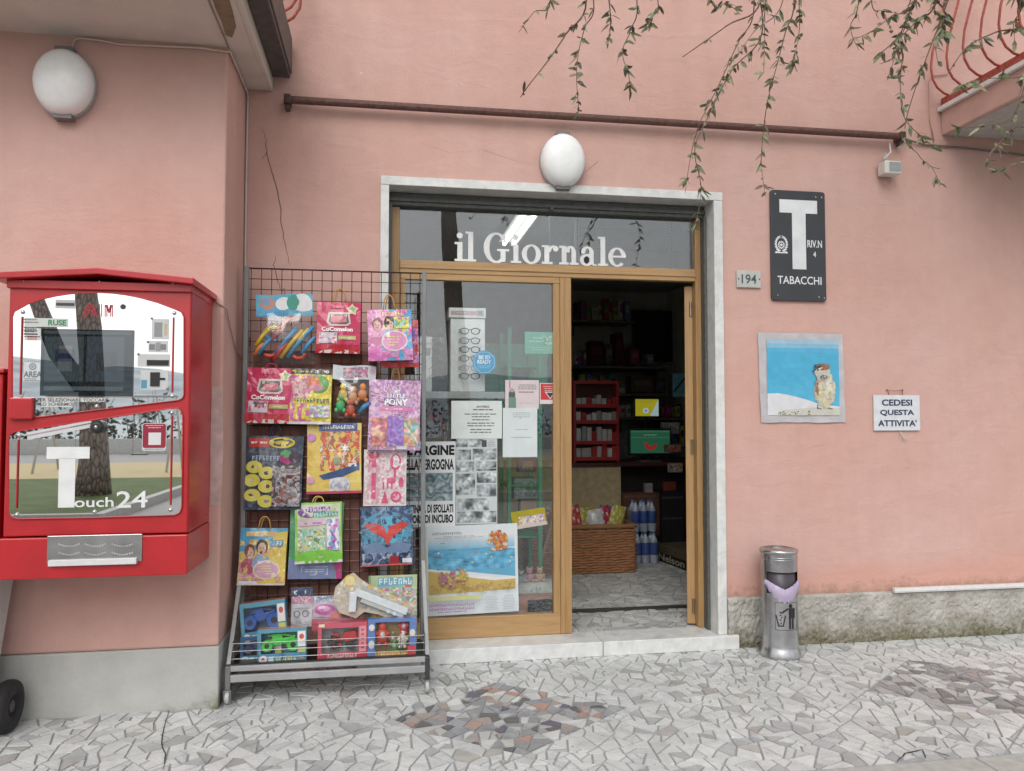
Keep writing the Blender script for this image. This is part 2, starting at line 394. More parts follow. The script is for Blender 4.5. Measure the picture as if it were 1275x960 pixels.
    def build(s, name, mats, parent=None, smooth=False, bevel=0.0, kind=None, deform=None, link=True, shift=None):
        vs = s.v
        if deform: vs = [deform(p) for p in vs]
        if shift is None and parent is not None and parent.get('_base') is not None:
            b = parent['_base']; shift = (b[0], b[1], b[2])
        if shift: vs = [(p[0] - shift[0], p[1] - shift[1], p[2] - shift[2]) for p in vs]
        me = bpy.data.meshes.new(name); me.from_pydata(vs, [], s.f)
        if isinstance(mats, str): mats = [mats]
        for mn in mats: me.materials.append(MATS[mn])
        if len(mats) > 1: me.polygons.foreach_set('material_index', s.m)
        ca = me.color_attributes.new('Col', 'FLOAT_COLOR', 'CORNER'); buf = []
        for f, cc in zip(s.f, s.c): buf += [cc[0], cc[1], cc[2], 1.0] * len(f)
        ca.data.foreach_set('color', buf)
        if smooth:
            me.polygons.foreach_set('use_smooth', [True] * len(me.polygons))
        me.update()
        o = bpy.data.objects.new(name, me)
        COL.objects.link(o)
        if parent is not None:
            o.parent = parent
            if shift: o['_base'] = shift; BASES.append(o)
        if bevel:
            bm = o.modifiers.new('bevel', 'BEVEL'); bm.width = bevel; bm.segments = 2; bm.limit_method = 'ANGLE'; bm.angle_limit = R(40)
        if kind: o['kind'] = kind
        return o
def tag(o, label, cat, group=None):
    o['label'] = label; o['category'] = cat
    if group: o['group'] = group
    return o
def thing(name, label, cat, loc=(0, 0, 0), group=None, rot=None):
    o = bpy.data.objects.new(name, None); COL.objects.link(o); o.location = loc; o.empty_display_size = .1
    if rot: o.rotation_euler = rot
    else: o['_base'] = tuple(loc); BASES.append(o)     # parts are then given in world coordinates
    return tag(o, label, cat, group)
def smooth_by_angle(o, deg=35):
    me = o.data
    me.polygons.foreach_set('use_smooth', [True] * len(me.polygons))
    bm = bmesh.new(); bm.from_mesh(me)
    for e in bm.edges:
        if len(e.link_faces) == 2 and e.calc_face_angle(0) > R(deg): e.smooth = False
    bm.to_mesh(me); bm.free(); return o

# ================================================================== THE SETTING
def struct(name, m, mat, **kw):
    o = m.build(name, mat, **kw); o['kind'] = 'structure'; return o
struct('ground', MB().box(-4000, 4000, -42, 60, -.40, -.14), 'asphalt')
struct('road', MB().box(-60, 60, -9.6, -1.96, -.139, -.12), 'asphalt')

# ---- pavement of broken marble pieces
def clip(poly, p, n):          # keep the side where (q-p).n <= 0
    out = []; k = len(poly)
    for i in range(k):
        a, b = poly[i], poly[(i + 1) % k]
        da = (a[0] - p[0]) * n[0] + (a[1] - p[1]) * n[1]; db = (b[0] - p[0]) * n[0] + (b[1] - p[1]) * n[1]
        if da <= 0: out.append(a)
        if (da < 0 < db) or (db < 0 < da):
            t = da / (da - db); out.append((a[0] + (b[0] - a[0]) * t, a[1] + (b[1] - a[1]) * t))
    return out
def area(p): return abs(sum(p[i][0] * p[(i + 1) % len(p)][1] - p[(i + 1) % len(p)][0] * p[i][1] for i in range(len(p)))) / 2
def cen(p): return (sum(q[0] for q in p) / len(p), sum(q[1] for q in p) / len(p))
def voronoi(x0, x1, y0, y1, cell, rd):
    pts = {}; nx = int((x1 - x0) / cell) + 1; ny = int((y1 - y0) / cell) + 1
    for i in range(-2, nx + 2):
        for j in range(-2, ny + 2): pts[i, j] = (x0 + (i + rd.uniform(-.05, 1.05)) * cell, y0 + (j + rd.uniform(-.05, 1.05)) * cell)
    res = []
    for (i, j), p in pts.items():
        if not (-1 <= i <= nx and -1 <= j <= ny): continue
        poly = [(x0, y0), (x1, y0), (x1, y1), (x0, y1)]
        for a in range(-2, 3):
            for b in range(-2, 3):
                q = pts.get((i + a, j + b))
                if q is None or (a == 0 and b == 0) or not poly: continue
                poly = clip(poly, ((p[0] + q[0]) / 2, (p[1] + q[1]) / 2), (q[0] - p[0], q[1] - p[1]))
        if len(poly) >= 3 and area(poly) > 4e-4: res.append(poly)
    return res
def shatter(poly, amax, rd):
    if area(poly) < amax * rd.uniform(.55, 1.9): return [poly]
    k = len(poly); d = [(poly[(i + 1) % k][0] - poly[i][0], poly[(i + 1) % k][1] - poly[i][1]) for i in range(k)]
    # cut across the longest extent at a random slant
    ex = max(((poly[i], poly[j]) for i in range(k) for j in range(i)), key=lambda t: (t[0][0] - t[1][0]) ** 2 + (t[0][1] - t[1][1]) ** 2)
    ang = math.atan2(ex[1][1] - ex[0][1], ex[1][0] - ex[0][0]) + rd.uniform(-.75, .75)
    t = rd.uniform(.36, .64); p = (ex[0][0] + (ex[1][0] - ex[0][0]) * t, ex[0][1] + (ex[1][1] - ex[0][1]) * t); n = (math.cos(ang), math.sin(ang))
    a, b = clip(poly, p, n), clip(poly, p, (-n[0], -n[1]))
    if len(a) < 3 or len(b) < 3: return [poly]
    return shatter(a, amax, rd) + shatter(b, amax, rd)
def inset(poly, g):
    if sum(poly[i][0] * poly[(i + 1) % len(poly)][1] - poly[(i + 1) % len(poly)][0] * poly[i][1] for i in range(len(poly))) < 0: poly = poly[::-1]
    out = poly; k = len(poly)
    for i in range(k):
        a, b = poly[i], poly[(i + 1) % k]; l = math.hypot(b[0] - a[0], b[1] - a[1])
        if l < 1e-6: continue
        n = ((b[1] - a[1]) / l, -(b[0] - a[0]) / l)
        out = clip(out, (a[0] - n[0] * g, a[1] - n[1] * g), n)
        if len(out) < 3: return None
    ded = []
    for q in out:
        if not ded or math.hypot(q[0] - ded[-1][0], q[1] - ded[-1][1]) > .006: ded.append(q)
    return ded if len(ded) >= 3 and area(ded) > 3e-4 else None
DIAM = [((.62, -.885), .625, .475), ((3.22, -.87), .60, .46), ((-1.95, -1.12), .50, .42)]
def split_diamonds(poly):
    outs, ins = [poly], []
    for (cx, cy), hx, hy in DIAM[:2]:
        nxt = []
        for p in outs:
            x, y = cen(p)
            if abs(x - cx) > hx + .4 or abs(y - cy) > hy + .4: nxt.append(p); continue
            rem = p
            for sx in (1, -1):
                for sy in (1, -1):
                    if len(rem) < 3: continue
                    n = (sx / hx, sy / hy); pt = (cx + sx * hx, cy)
                    o_ = clip(rem, pt, (-n[0], -n[1]))
                    if len(o_) >= 3 and area(o_) > 1e-4: nxt.append(o_)
                    rem = clip(rem, pt, n)
            if len(rem) >= 3 and area(rem) > 1e-4: ins.append((rem, cx))
        outs = nxt
    return outs, ins
def stone_col(rd):
    t = rd.random()
    if t < .60: b = rd.uniform(.61, .71); return (b * .985, b, b * .985)
    if t < .86: b = rd.uniform(.57, .66); return (b * .985, b, b)
    if t < .96: b = rd.uniform(.42, .50); return (b * .97, b * .99, b)
    if t < .98: b = rd.uniform(.4, .5); return (b, b * .97, b * .9)
    b = rd.uniform(.42, .5); return (b, b * .95, b * .92)
def dia_col(rd, which):
    if rd.random() < .2: return stone_col(rd)
    t = rd.random()
    if which < 2:
        if t < .16: return (.16, .155, .16)
        if t < .40: return (.31, .31, .32)
        if t < .52: return (.46, .30, .25)
        if t < .64: return (.40, .34, .32)
        if t < .82: return (.36, .37, .39)
        if t < .86: return (.16, .15, .20)
        return (.52, .52, .50)
    if t < .15: return (.22, .215, .22)
    if t < .55: return (.33, .325, .33)
    if t < .62: return (.38, .33, .32)
    if t < .88: return (.42, .415, .42)
    return (.52, .52, .50)
def stone_mesh(mb, poly, z, col, rd, thick=.014, tilt=.0016):
    top = inset(poly, .0052)
    if not top: return False
    x0, y0 = cen(top); tx, ty = rd.uniform(-tilt, tilt) * 6, rd.uniform(-tilt, tilt) * 6; dz = rd.uniform(-.0012, .0012)
    k = len(top); vs = [(x, y, z + dz + (x - x0) * tx + (y - y0) * ty) for x, y in top]
    cx, cy = x0, y0
    vs += [(cx + (x - cx) * 1.01, cy + (y - cy) * 1.01, z - thick) for x, y in top]
    mb.add(vs, [tuple(range(k))] + [(i, k + i, k + (i + 1) % k, (i + 1) % k) for i in range(k)], col)
    return True
rd = random.Random(5)
pave = struct('pavement', MB().box(-12, 14, -1.705, .19, -.12, -.006), 'grout')
stones = []
for p in voronoi(-6.5, 8.2, -1.70, .012, .17, rd):
    for q in shatter(p, .0060, rd):
        o_, i_ = split_diamonds(q)
        for a in o_: stones.append((a, stone_col(rd)))
        for a, cx in i_:
            for a2 in shatter(a, .0062, rd): stones.append((a2, dia_col(rd, cx)))
def on_pave(p):
    x, y = cen(p); return not (x < -.85 and y > -.56)
stones = [s_ for s_ in stones if on_pave(s_[0])]
def px_area(p):
    pp = [proj((x, y, 0)) for x, y in p]
    if any(q[2] < .3 for q in pp): return 0
    x = sum(q[0] for q in pp) / len(pp); y = sum(q[1] for q in pp) / len(pp)
    if not (-5 < x < 1280 and y < 964): return 0
    return area([(q[0], q[1]) for q in pp])
stones.sort(key=lambda s_: -px_area(s_[0]))
rest = MB(); cnt = 0
for p, col in stones:
    if cnt < 298:
        m = MB()
        if stone_mesh(m, p, 0, col, rd): m.build('paving_stone', 'paving_marble', pave); cnt += 1
    else: stone_mesh(rest, p, 0, col, rd)
rest.build('paving_stones', 'paving_marble', pave, kind='stuff')
# kerb along the front of the pavement
for i in range(14):
    x0 = -6.6 + i * 1.02
    tag(MB().box(x0, x0 + 1.012, -1.95, -1.712, -.16, .004).build('kerb_stone', 'concrete', bevel=.008), 'long grey concrete kerb stone edging the marble pavement', 'kerb', 'kerb stones along the pavement edge')

# ---- green, path, sea and hills facing the shop (they show in the mirrored machine and the glass)
struct('lawn', MB().box(-60, -4.35, -17.6, -9.9, -.13, .02), 'grass')
struct('lawn', MB().box(.2, 40, -17.6, -9.9, -.13, .02), 'grass')
for nm, x0, x1, y0, y1 in (('a', -60, -4.2, -9.9, -9.75), ('b', -4.35, -4.2, -17.6, -9.9), ('c', .05, 40, -9.9, -9.75), ('d', .05, .2, -17.6, -9.9)):
    struct('lawn_edging', MB().box(x0, x1, y0, y1, -.13, .05), 'concrete')
struct('path', MB().box(-60, 40, -18.6, -17.6, -.14, -.10), 'grey_paving')
struct('path', MB().box(-4.2, .05, -17.6, -9.6, -.14, -.105), 'grey_paving')
struct('path', MB().box(-70, 60, -26.5, -18.6, -.14, -.09), 'yellow_paving')
struct('path', MB().box(-70, 60, -34, -26.5, -.14, -.10), 'grey_paving')
tag(MB().box(-70, 60, -34.5, -34.1, -.2, .55).build('sea_wall', 'white_wall'), 'long low white wall beyond the yellow path, seen in the mirror', 'wall')
struct('sea', MB().box(-5000, 5000, -5000, -42, -3.2, -3.0), 'sea')
hm = MB(); NXH = 90
rdh = random.Random(3)
for j in range(9):
    for i in range(NXH + 1):
        x = -5200 + 10400 * i / NXH; t = j / 8
        hgt = .72 * (210 + 120 * noise.noise(Vector((x / 900, 3.1, 0))) + 55 * noise.noise(Vector((x / 260, 7.7, t * 2)))) * math.sin(min(1, t * 1.35) * math.pi / 2)
        hm.v.append((x, -1700 - 1300 * t, -6 + hgt))
for j in range(8):
    for i in range(NXH):
        a = j * (NXH + 1) + i; hm.f.append((a, a + NXH + 1, a + NXH + 2, a + 1)); hm.c.append(WHITE); hm.m.append(0)
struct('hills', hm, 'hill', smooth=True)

# ================================================================== THE BUILDING
bld = thing('shop_building', 'pink plastered shop building with marble framed doorway and projecting corner pier', 'building', (0, .6, 0))
XI0, XI1, ZL = .012, 2.143, 2.945          # clear opening between the marble jambs, underside of the lintel
XO0, XO1, ZT = -.04, 2.205, 3.0            # outside of the marble surround
TH = .09                                   # height of the threshold and of the shop floor
wall = MB()
wall.box(-9, XO0 + .02, 0, .30, .0, 5.6).box(XO1 - .02, 9, 0, .30, .325, 5.6).box(XO0 + .02, XO1 - .02, 0, .30, ZT - .02, 5.6)
wall.build('wall', 'pink_plaster', bld)
pier = MB().box(-9, -.85, -.55, -.002, .315, 5.6); pier.build('corner_pier', 'pink_plaster', bld, bevel=.012)
MB().box(-9, -.846, -.556, -.002, -.02, .314).build('pier_plinth', 'painted_plinth', bld, bevel=.008)
pm_ = MB(); NPX, NPZ = 620, 26; px0, px1 = XO1 + .003, 6.2      # rough cast cement: a grid pushed in and out
for j in range(NPZ + 1):
    for i in range(NPX + 1):
        x = px0 + (px1 - px0) * i / NPX; z = -.02 + .344 * j / NPZ
        d = .011 * noise.noise(Vector((x * 14, 3.3, z * 14))) + .009 * noise.noise(Vector((x * 38, 9.1, z * 38))) + .006 * noise.noise(Vector((x * 80, 1.1, z * 80)))
        zt_ = z + (.010 * noise.noise(Vector((x * 9, 0, 5))) if j == NPZ else 0)
        pm_.v.append((x, -.024 - d if j < NPZ else -.008, min(zt_, .331)))
for j in range(NPZ):
    for i in range(NPX): k = j * (NPX + 1) + i; pm_.f.append((k, k + 1, k + NPX + 2, k + NPX + 1)); pm_.c.append(WHITE); pm_.m.append(0)
pm_.box(px0, 9, -.0075, .29, -.02, .3245); pm_.build('plinth', 'cement_plinth', bld)
sur = MB().box(XO0, XI0, -.018, .16, TH + .001, ZT - .056).build('door_surround', 'marble', bld, bevel=.003)
MB().box(XI1, XO1, -.018, .16, TH + .001, ZT - .056).build('jamb', 'marble', sur, bevel=.003)
MB().box(XO0, XO1, -.019, .16, ZL, ZT).build('lintel', 'marble', sur, bevel=.003)
thr = MB().box(-.16, 1.36, -.045, .20, .0, TH).build('threshold', 'marble', bld, bevel=.004)
MB().box(1.364, 2.275, -.045, .20, .0, TH).build('slab', 'marble', thr, bevel=.004)
# shop interior shell
ins = MB()
ins.box(-1.3, -1.2, .3, 5.6, 0, 3.25).box(3.9, 4.0, .3, 5.6, 0, 3.25).box(-1.2, 3.9, 5.5, 5.6, 0, 3.25)
ins.build('interior_wall', 'inner_wall', bld)
MB().box(-1.3, 4.0, .3, 5.6, 3.25, 3.35).build('interior_ceiling', 'inner_ceiling', bld)
MB().box(-9, 9, 3.0, 3.2, 3.4, 5.6).box(-9, 9, .3, 3.2, 5.5, 5.6).build('leak_blocker', 'inner_wall', bld)  # unseen wall and roof above the ceiling, added to stop light leaking in
flo = struct('floor', MB().box(-1.25, 3.95, .19, 5.55, -.05, TH - .010), 'grout')
fst = []
for p in voronoi(-.9, 3.9, .2, 4.2, .23, rd):
    for q in shatter(p, .0075, rd):
        x, y = cen(q)
        if .70 < y < .80: continue
        fst.append((q, (lambda b: (b, b, b * .97))(rd.uniform(.42, .66))))
fm = MB()
for q, col in fst: stone_mesh(fm, q, TH - .002, col, rd)
fm.build('paving_stones', 'paving_marble', flo, kind='stuff')
MB().box(-.9, 3.9, .70, .80, TH - .012, TH - .001, (.06, .062, .06)).build('dark_strip', 'plastic', flo)

# wooden shop front (frame plane) and panes
YF, YB = .165, .225
sf = MB()
def post(x0, x1, z0, z1, y0=YF, y1=YB): return (x0, x1, y0, y1, z0, z1)
fr = MB().box(*post(XI0 + .001, .082, TH + .002, 2.86)).build('shop_front_frame', 'honey_wood', bld, bevel=.004)
MB().box(*post(2.086, XI1 - .001, TH + .002, 2.86)).build('post', 'honey_wood', fr, bevel=.004)
MB().box(*post(.083, 2.085, 2.432, 2.515)).build('transom_rail', 'honey_wood_rail', fr, bevel=.004)
MB().box(.083, 2.085, YF - .008, YF - .001, 2.462, 2.478).build('transom_bead', 'honey_wood_rail', fr, bevel=.002)
MB().box(*post(1.137, 1.213, TH + .002, 2.431)).build('mullion', 'honey_wood', fr, bevel=.004)
MB().box(1.168, 1.176, YF - .004, YF - .0005, TH + .01, 2.43).build('mullion_bead', 'honey_wood', fr)
MB().box(*post(.083, 1.136, TH + .002, .225)).build('bottom_rail', 'honey_wood_rail', fr, bevel=.004)
MB().box(.083, .118, YF + .004, YB, .226, 2.39).build('sash_stile', 'honey_wood', fr, bevel=.003)
MB().box(1.09, 1.136, YF + .004, YB, .226, 2.39).build('sash_stile', 'honey_wood', fr, bevel=.003)
MB().box(.083, 1.136, YF + .004, YB, 2.391, 2.431).build('sash_rail', 'honey_wood_rail', fr, bevel=.003)
MB().box(.118, 1.09, .19, .196, .226, 2.391).build('window_pane', 'glass', fr)
MB().box(.083, 2.085, .19, .196, 2.515, 2.86).build('transom_pane', 'glass', fr)
# roller shutter housing above the transom
sb = MB().box(XI0 + .001, XI1 - .001, .135, .26, 2.861, ZL - .001).build('shutter_box', 'shutter', bld, bevel=.006)
MB().box(XI0 + .002, XI1 - .002, .118, .134, 2.885, 2.905).box(1.06, 1.085, .112, .132, 2.865, 2.90, (.1, .04, .03)).build('shutter_lip', 'shutter', sb)
MB().box(XI0 + .0015, XI0 + .02, .10, .164, TH + .002, 2.86).build('shutter_guide', 'shutter', sb)
MB().box(XI1 - .02, XI1 - .0015, .10, .164, TH + .002, 2.86).build('shutter_guide', 'shutter', sb)
# the open door leaf, swung inwards and seen along its edge
leaf = MB(); ang = R(22.0); hx, hy = 2.062, .235
dx = Vector((math.sin(ang), math.cos(ang), 0)); nx_ = Vector((math.cos(ang), -math.sin(ang), 0))
def lbox(m, s0, s1, z0, z1, t=.028, col=WHITE):
    cc = Vector((hx, hy, 0)) + dx * (s0 + s1) / 2; m.obox((cc.x, cc.y, (z0 + z1) / 2), nx_ * t, dx * (s1 - s0) / 2, Vector((0, 0, (z1 - z0) / 2)), col); return m
dl = lbox(lbox(MB(), 0, .085, TH + .01, 2.41), .78, .86, TH + .01, 2.41).build('door_leaf', 'honey_wood', bld, bevel=.004)
lbox(lbox(MB(), .086, .779, TH + .01, .30, .026), .086, .779, 2.30, 2.41, .026).build('door_rail', 'honey_wood_rail', dl)
lbox(MB(), .086, .779, .301, 2.299, .003).build('door_pane', 'glass', dl)
for z in (.22, 1.3, 2.25):
    MB().tube([(2.075, .228, z - .05), (2.075, .228, z + .05)], .009, (.3, .26, .2), 8).build('hinge', 'metal', dl)

# cracks in the plaster
def crack(pts, Y, wpx=.9, nm='crack'):
    m = MB(); ps = []
    rdc = random.Random(int(pts[0][0]))
    for i in range(len(pts) - 1):
        for t in (0, .25, .5, .75):
            ps.append((pts[i][0] + (pts[i + 1][0] - pts[i][0]) * t + rdc.uniform(-1.1, 1.1), pts[i][1] + (pts[i + 1][1] - pts[i][1]) * t))
    ps.append(pts[-1]); k = len(ps)
    for i, (u, v) in enumerate(ps):
        ww = wpx * (.25 + .9 * math.sin(math.pi * (i + .3) / (k + .3))) / 2
        m.v += [tuple(P(u - ww, v, Y)), tuple(P(u + ww, v, Y))]
    for i in range(k - 1): m.f.append((2 * i, 2 * i + 2, 2 * i + 3, 2 * i + 1)); m.c.append((.20, .11, .09)); m.m.append(0)
    m.build(nm, 'matte', bld)
crack([(326, 158), (331, 175), (333, 192), (338, 215), (345, 232), (349, 262), (352, 290), (357, 312), (361, 330)], -.0015, 1.0)
crack([(343, 318), (341, 330), (346, 348), (350, 362)], -.0015, .9)
crack([(333, 188), (327, 198)], -.0015, .8)
crack([(253, 279), (270, 279)], -.5515, .9)
crack([(520, 176), (560, 190), (600, 186), (640, 200), (665, 205)], -.0015, .5)
crack([(728, 215), (745, 200)], -.0015, .6)

# balconies
def belly(x, y0, out, zb, flip, ht=.95):     # one bulging railing bar
    prof = [(0, 0), (.07, .03), (.125, .09), (.15, .17), (.145, .27), (.11, .40), (.06, .55), (.02, .72), (0, ht)]
    return prof
def balcony(nm, x_edge, sgn, z0, zt, slab_mat, y_out, edge_mat):
    # sgn: +1 the balcony body extends to larger x, -1 to smaller x
    X2 = x_edge + sgn * 5.0
    b = MB().box(x_edge, X2, y_out, -.003, z0, zt).build('balcony', slab_mat, bld, bevel=.006)
    MB().box(x_edge + sgn * .03, X2, y_out + .03, -.03, z0 - .004, z0 + .01).build('soffit', 'beige_render' if sgn < 0 else 'concrete', b)
    return b
# right-hand balcony: pink slab, white metal drip edge, red bulging bars
pbr = P(1172, 169, 0); zsr = pbr.z; xr = pbr.x
br = balcony('balcony', xr, 1, zsr, zsr + .165, 'slab_pink', -1.0, None)
MB().box(xr - .03, xr + 5, -1.03, -.004, zsr + .166, zsr + .198, (.74, .74, .72)).build('drip_edge', 'plastic', br, bevel=.004)
RED = (.42, .085, .06)
MB().box(xr - .012, xr + .04, -.98, -.02, zsr + .199, zsr + .255, RED).box(xr + .036, xr + 5, -.98, -.945, zsr + .191, zsr + .235, RED).build('bottom_rail', 'rust_paint', br)
MB().box(xr - .004, xr + .035, -.98, -.02, zsr + 1.15, zsr + 1.19, RED).box(xr + .036, xr + 5, -.98, -.945, zsr + 1.15, zsr + 1.19, RED).build('hand_rail', 'rust_paint', br)
prof = [(0, 0), (.055, .012), (.11, .05), (.145, .11), (.155, .19), (.14, .30), (.105, .42), (.055, .58), (.02, .75), (0, .92)]
def bar_mesh(sgn): return MB().tube([(-sgn * a, 0, e) for a, e in prof], .0085, RED, 6)
b0 = bar_mesh(1).build('railing_bar', 'rust_paint', br, smooth=True, shift=(0, 0, 0)); b0['_base'] = (0, .6, 0)
OFS = Vector(bld['_base'])
ys = [-.09 - .15 * i for i in range(6)]
b0.location = Vector((xr + .015, ys[0], zsr + .25)) - OFS
for y in ys[1:]:
    q = b0.copy(); COL.objects.link(q); q.parent = br; q.location = Vector((xr + .015, y, zsr + .25)) - OFS
# left-hand balcony over the pier
pl = P(340, 105, 0); zsl = 3.49; xl = pl.x
bl = balcony('balcony', xl, -1, zsl, zsl + .17, 'beige_render', -1.14, None)
MB().box(xl - .155, xl - .148, -1.12, -.56, zsl - .012, zsl - .002, (.3, .26, .2)).build('drip_groove', 'matte', bl)
MB().box(xl + .002, xl + .105, -1.14, -.03, zsl + .075, zsl + .20).box(xl + .085, xl + .115, -1.14, -.035, zsl + .10, zsl + .32).build('gutter', 'dark_gutter', bl, bevel=.006)
mb_ = bar_mesh(-1).build('railing_bar', 'rust_paint', bl, smooth=True, shift=(0, 0, 0)); mb_['_base'] = (0, .6, 0)
mb_.location = Vector((xl + .02, -.12, zsl + .36)) - OFS
for y in (-.24, -.36, -.48, -.60, -.72):
    q = mb_.copy(); COL.objects.link(q); q.parent = bl; q.location = Vector((xl + .02, y, zsl + .36)) - OFS
MB().box(xl - .01, xl + .03, -1.12, -.05, zsl + .325, zsl + .36, RED).build('bottom_rail', 'rust_paint', bl)
# bare mortar patch on the soffit
MB().add([P(u, v, y) for u, v, y in ((264, 0, 0), (285, 0, 0), (294, 36, 0), (288, 47, 0), (279, 38, 0))], [], WHITE)
pm = MB(); pts = []
for u, v in ((262, -8), (284, -6), (290, 14), (294, 33), (289, 47), (281, 44), (276, 28), (268, 10)):
    d = ray(u, v); q = CP + d * ((zsl - .0055 - CAM_H) / d.z); pts.append(tuple(q))
pm.add(pts, [tuple(range(len(pts)))], (.26, .20, .13)).build('mortar_patch', 'matte', bl)

# open cracks in the paving
def ground_crack(pts, wd):
    m = MB(); rdc = random.Random(int(pts[0][0])); ps = []
    for i in range(len(pts) - 1):
        for t in (0, .33, .66): ps.append(G(pts[i][0] + (pts[i + 1][0] - pts[i][0]) * t + rdc.uniform(-1.5, 1.5), pts[i][1] + (pts[i + 1][1] - pts[i][1]) * t, .003))
    ps.append(G(*pts[-1], .003)); k = len(ps)
    for i, p in enumerate(ps):
        d = ps[min(k - 1, i + 1)] - ps[max(0, i - 1)]; n = Vector((-d.y, d.x, 0)).normalized() * wd * (.3 + .8 * math.sin(math.pi * (i + .4) / (k + .3))) / 2
        m.v += [tuple(p - n), tuple(p + n)]
    for i in range(k - 1): m.f.append((2 * i, 2 * i + 2, 2 * i + 3, 2 * i + 1)); m.c.append((.045, .04, .03)); m.m.append(0)
    m.build('crack', 'matte', pave)
ground_crack([(210, 884), (207, 896), (202, 925), (206, 938), (203, 958)], .0045)
ground_crack([(1116, 948), (1128, 938), (1150, 933), (1152, 944)], .007)
ground_crack([(1152, 933), (1172, 938), (1182, 942)], .005)

# ================================================================== THINGS ON THE WALL
def wall_lamp(u, v, Y, label, hw=.142, hh=.172):
    p = P(u, v, Y); t = thing('wall_lamp', label, 'lamp', (p.x, Y, p.z), 'oval opal wall lamps')
    m = MB(); n = 32; rings = [(1.0, 0.02), (1.0, .045), (.985, .065), (.93, .086), (.82, .104), (.64, .119), (.42, .128), (.2, .132), (.0, .133)]
    for r, d in rings:
        for j in range(n):
            th = 2 * math.pi * j / n; m.v.append((p.x + hw * r * math.cos(th), Y - d, p.z + hh * r * math.sin(th)))
    for i in range(len(rings) - 1):
        for j in range(n): m.f.append((i * n + j, (i + 1) * n + j, (i + 1) * n + (j + 1) % n, i * n + (j + 1) % n)); m.c.append(WHITE); m.m.append(0)
    m.build('diffuser', 'opal', t, smooth=True)
    b = MB(); pts = [(p.x + (hw + .006) * math.cos(2 * math.pi * j / n), p.z + (hh + .006) * math.sin(2 * math.pi * j / n)) for j in range(n)]
    b.prism(pts[::1], Y - .034, Y, (.38, .38, .38)); b.build('back_plate', 'plastic', t)
    for s in (1, -1):
        MB().box(p.x - .045, p.x + .045, Y - .060, Y - .002, p.z + s * (hh + .004) - .012, p.z + s * (hh + .004) + .012, (.17, .17, .17)).build('clip', 'plastic', t, bevel=.003)
    return p
lamp_l = wall_lamp(84, 108, -.55, 'oval white wall lamp on the pier above the red machine')
wall_lamp(699, 203, -.0, 'oval white wall lamp centred above the shop doorway')

# brown awning pole
pa, pb = P(358, 124, -.06), P(1122, 170, -.06)
t = thing('awning_pole', 'long rusty brown pole fixed across the pink wall above the door', 'pole', tuple(pa))
MB().tube([pa, pb], .0235, (.125, .055, .042), 12).build('bar', 'rust_paint', t, smooth=False)
for p, nm in ((pa, 'end_bracket'), (pb, 'end_bracket')):
    MB().box(p.x - .02, p.x + .02, -.088, -.001, p.z - .029, p.z + .028, (.08, .045, .04)).build(nm, 'rust_paint', t, bevel=.006)
    MB().box(p.x - .014, p.x + .014, -.07, -.02, p.z - .06, p.z - .030, (.08, .045, .04)).build('clamp', 'rust_paint', t, bevel=.003)

# motion sensor lamp below the right end of the pole
p = P(1106, 211, -.05)
t = thing('motion_sensor', 'small white plastic motion sensor below the right end of the pole', 'sensor', tuple(p))
MB().box(p.x - .062, p.x + .062, -.105, -.02, p.z - .045, p.z + .045, (.66, .66, .62)).build('housing', 'plastic', t, bevel=.008)
MB().box(p.x - .03, p.x + .056, -.1075, -.1052, p.z - .03, p.z + .034, (.33, .35, .35)).build('lens', 'plastic', t)
MB().tube([(p.x - .01, -.05, p.z + .045), (p.x - .02, -.05, p.z + .08), (p.x - .0, -.03, p.z + .11)], .013, (.4, .38, .36), 8).build('swivel', 'plastic', t)
MB().tube([(p.x - .02, -.05, p.z + .07), (p.x - .045, -.07, p.z + .10), (p.x - .04, -.06, p.z + .065), (p.x + .015, -.06, p.z + .12), (p.x + .02, -.04, p.z + .19)], .005, (.62, .6, .57), 6).build('lead', 'plastic', t)

# electric cables
def cable(name, label, pts, r, col, cat='cable', mat='plastic'):
    o = MB().tube(pts, r, col, 6).build(name, mat, smooth=True); return tag(o, label, cat)
zz = zsl - .012
cable('lamp_cable', 'thin cream cable looping from the pier lamp along the soffit to the corner',
      [P(91, 70, -.563)] + [Vector((P(u_, 60, -.563).x, -.563, z_)) for u_, z_ in ((90, 3.43), (93, 3.462), (100, 3.472), (125, 3.468), (150, 3.455), (205, 3.462), (250, 3.468))] + [ Vector((-.868, -.563, zz - .02)), Vector((-.838, -.556, zz - .015)),
       Vector((-.838, -.3, zz - .012)), Vector((-.838, -.012, zz - .015)), Vector((-.838, -.012, 3.3)), Vector((-.840, -.012, 2.9)), Vector((-.838, -.012, 2.3)), Vector((-.838, -.012, .9))], .0058, (.62, .52, .47))
cable('machine_cable', 'thin dark cable from the red machine to the corner cable',
      [P(266, 374, -.56), P(274, 379, -.56), P(282, 384, -.54), Vector((-.842, -.42, 2.0)), Vector((-.84, -.25, 1.88)), Vector((-.84, -.02, 1.85))], .0038, (.36, .27, .25))
bal = [P(1122, 171, -.03), P(1150, 180, -.012), P(1200, 184, -.012), P(1275, 193, -.012), P(1400, 205, -.012)]
cable('wall_cable', 'dark cable running along the wall beneath the right balcony', bal, .007, (.17, .15, .13))
cable('conduit', 'thin pink painted conduit bending on the wall left of the right balcony', [P(1180, 92, -.01), P(1160, 94, -.01), P(1157, 102, -.01), P(1158, 150, -.01), P(1163, 176, -.01)], .0045, (.55, .33, .29))
cable('corner_cable_end', 'short black cable end on the pier edge above the rack', [P(311, 420, -.02), P(311, 430, -.02), P(303, 433, -.03)], .004, (.05, .05, .05))

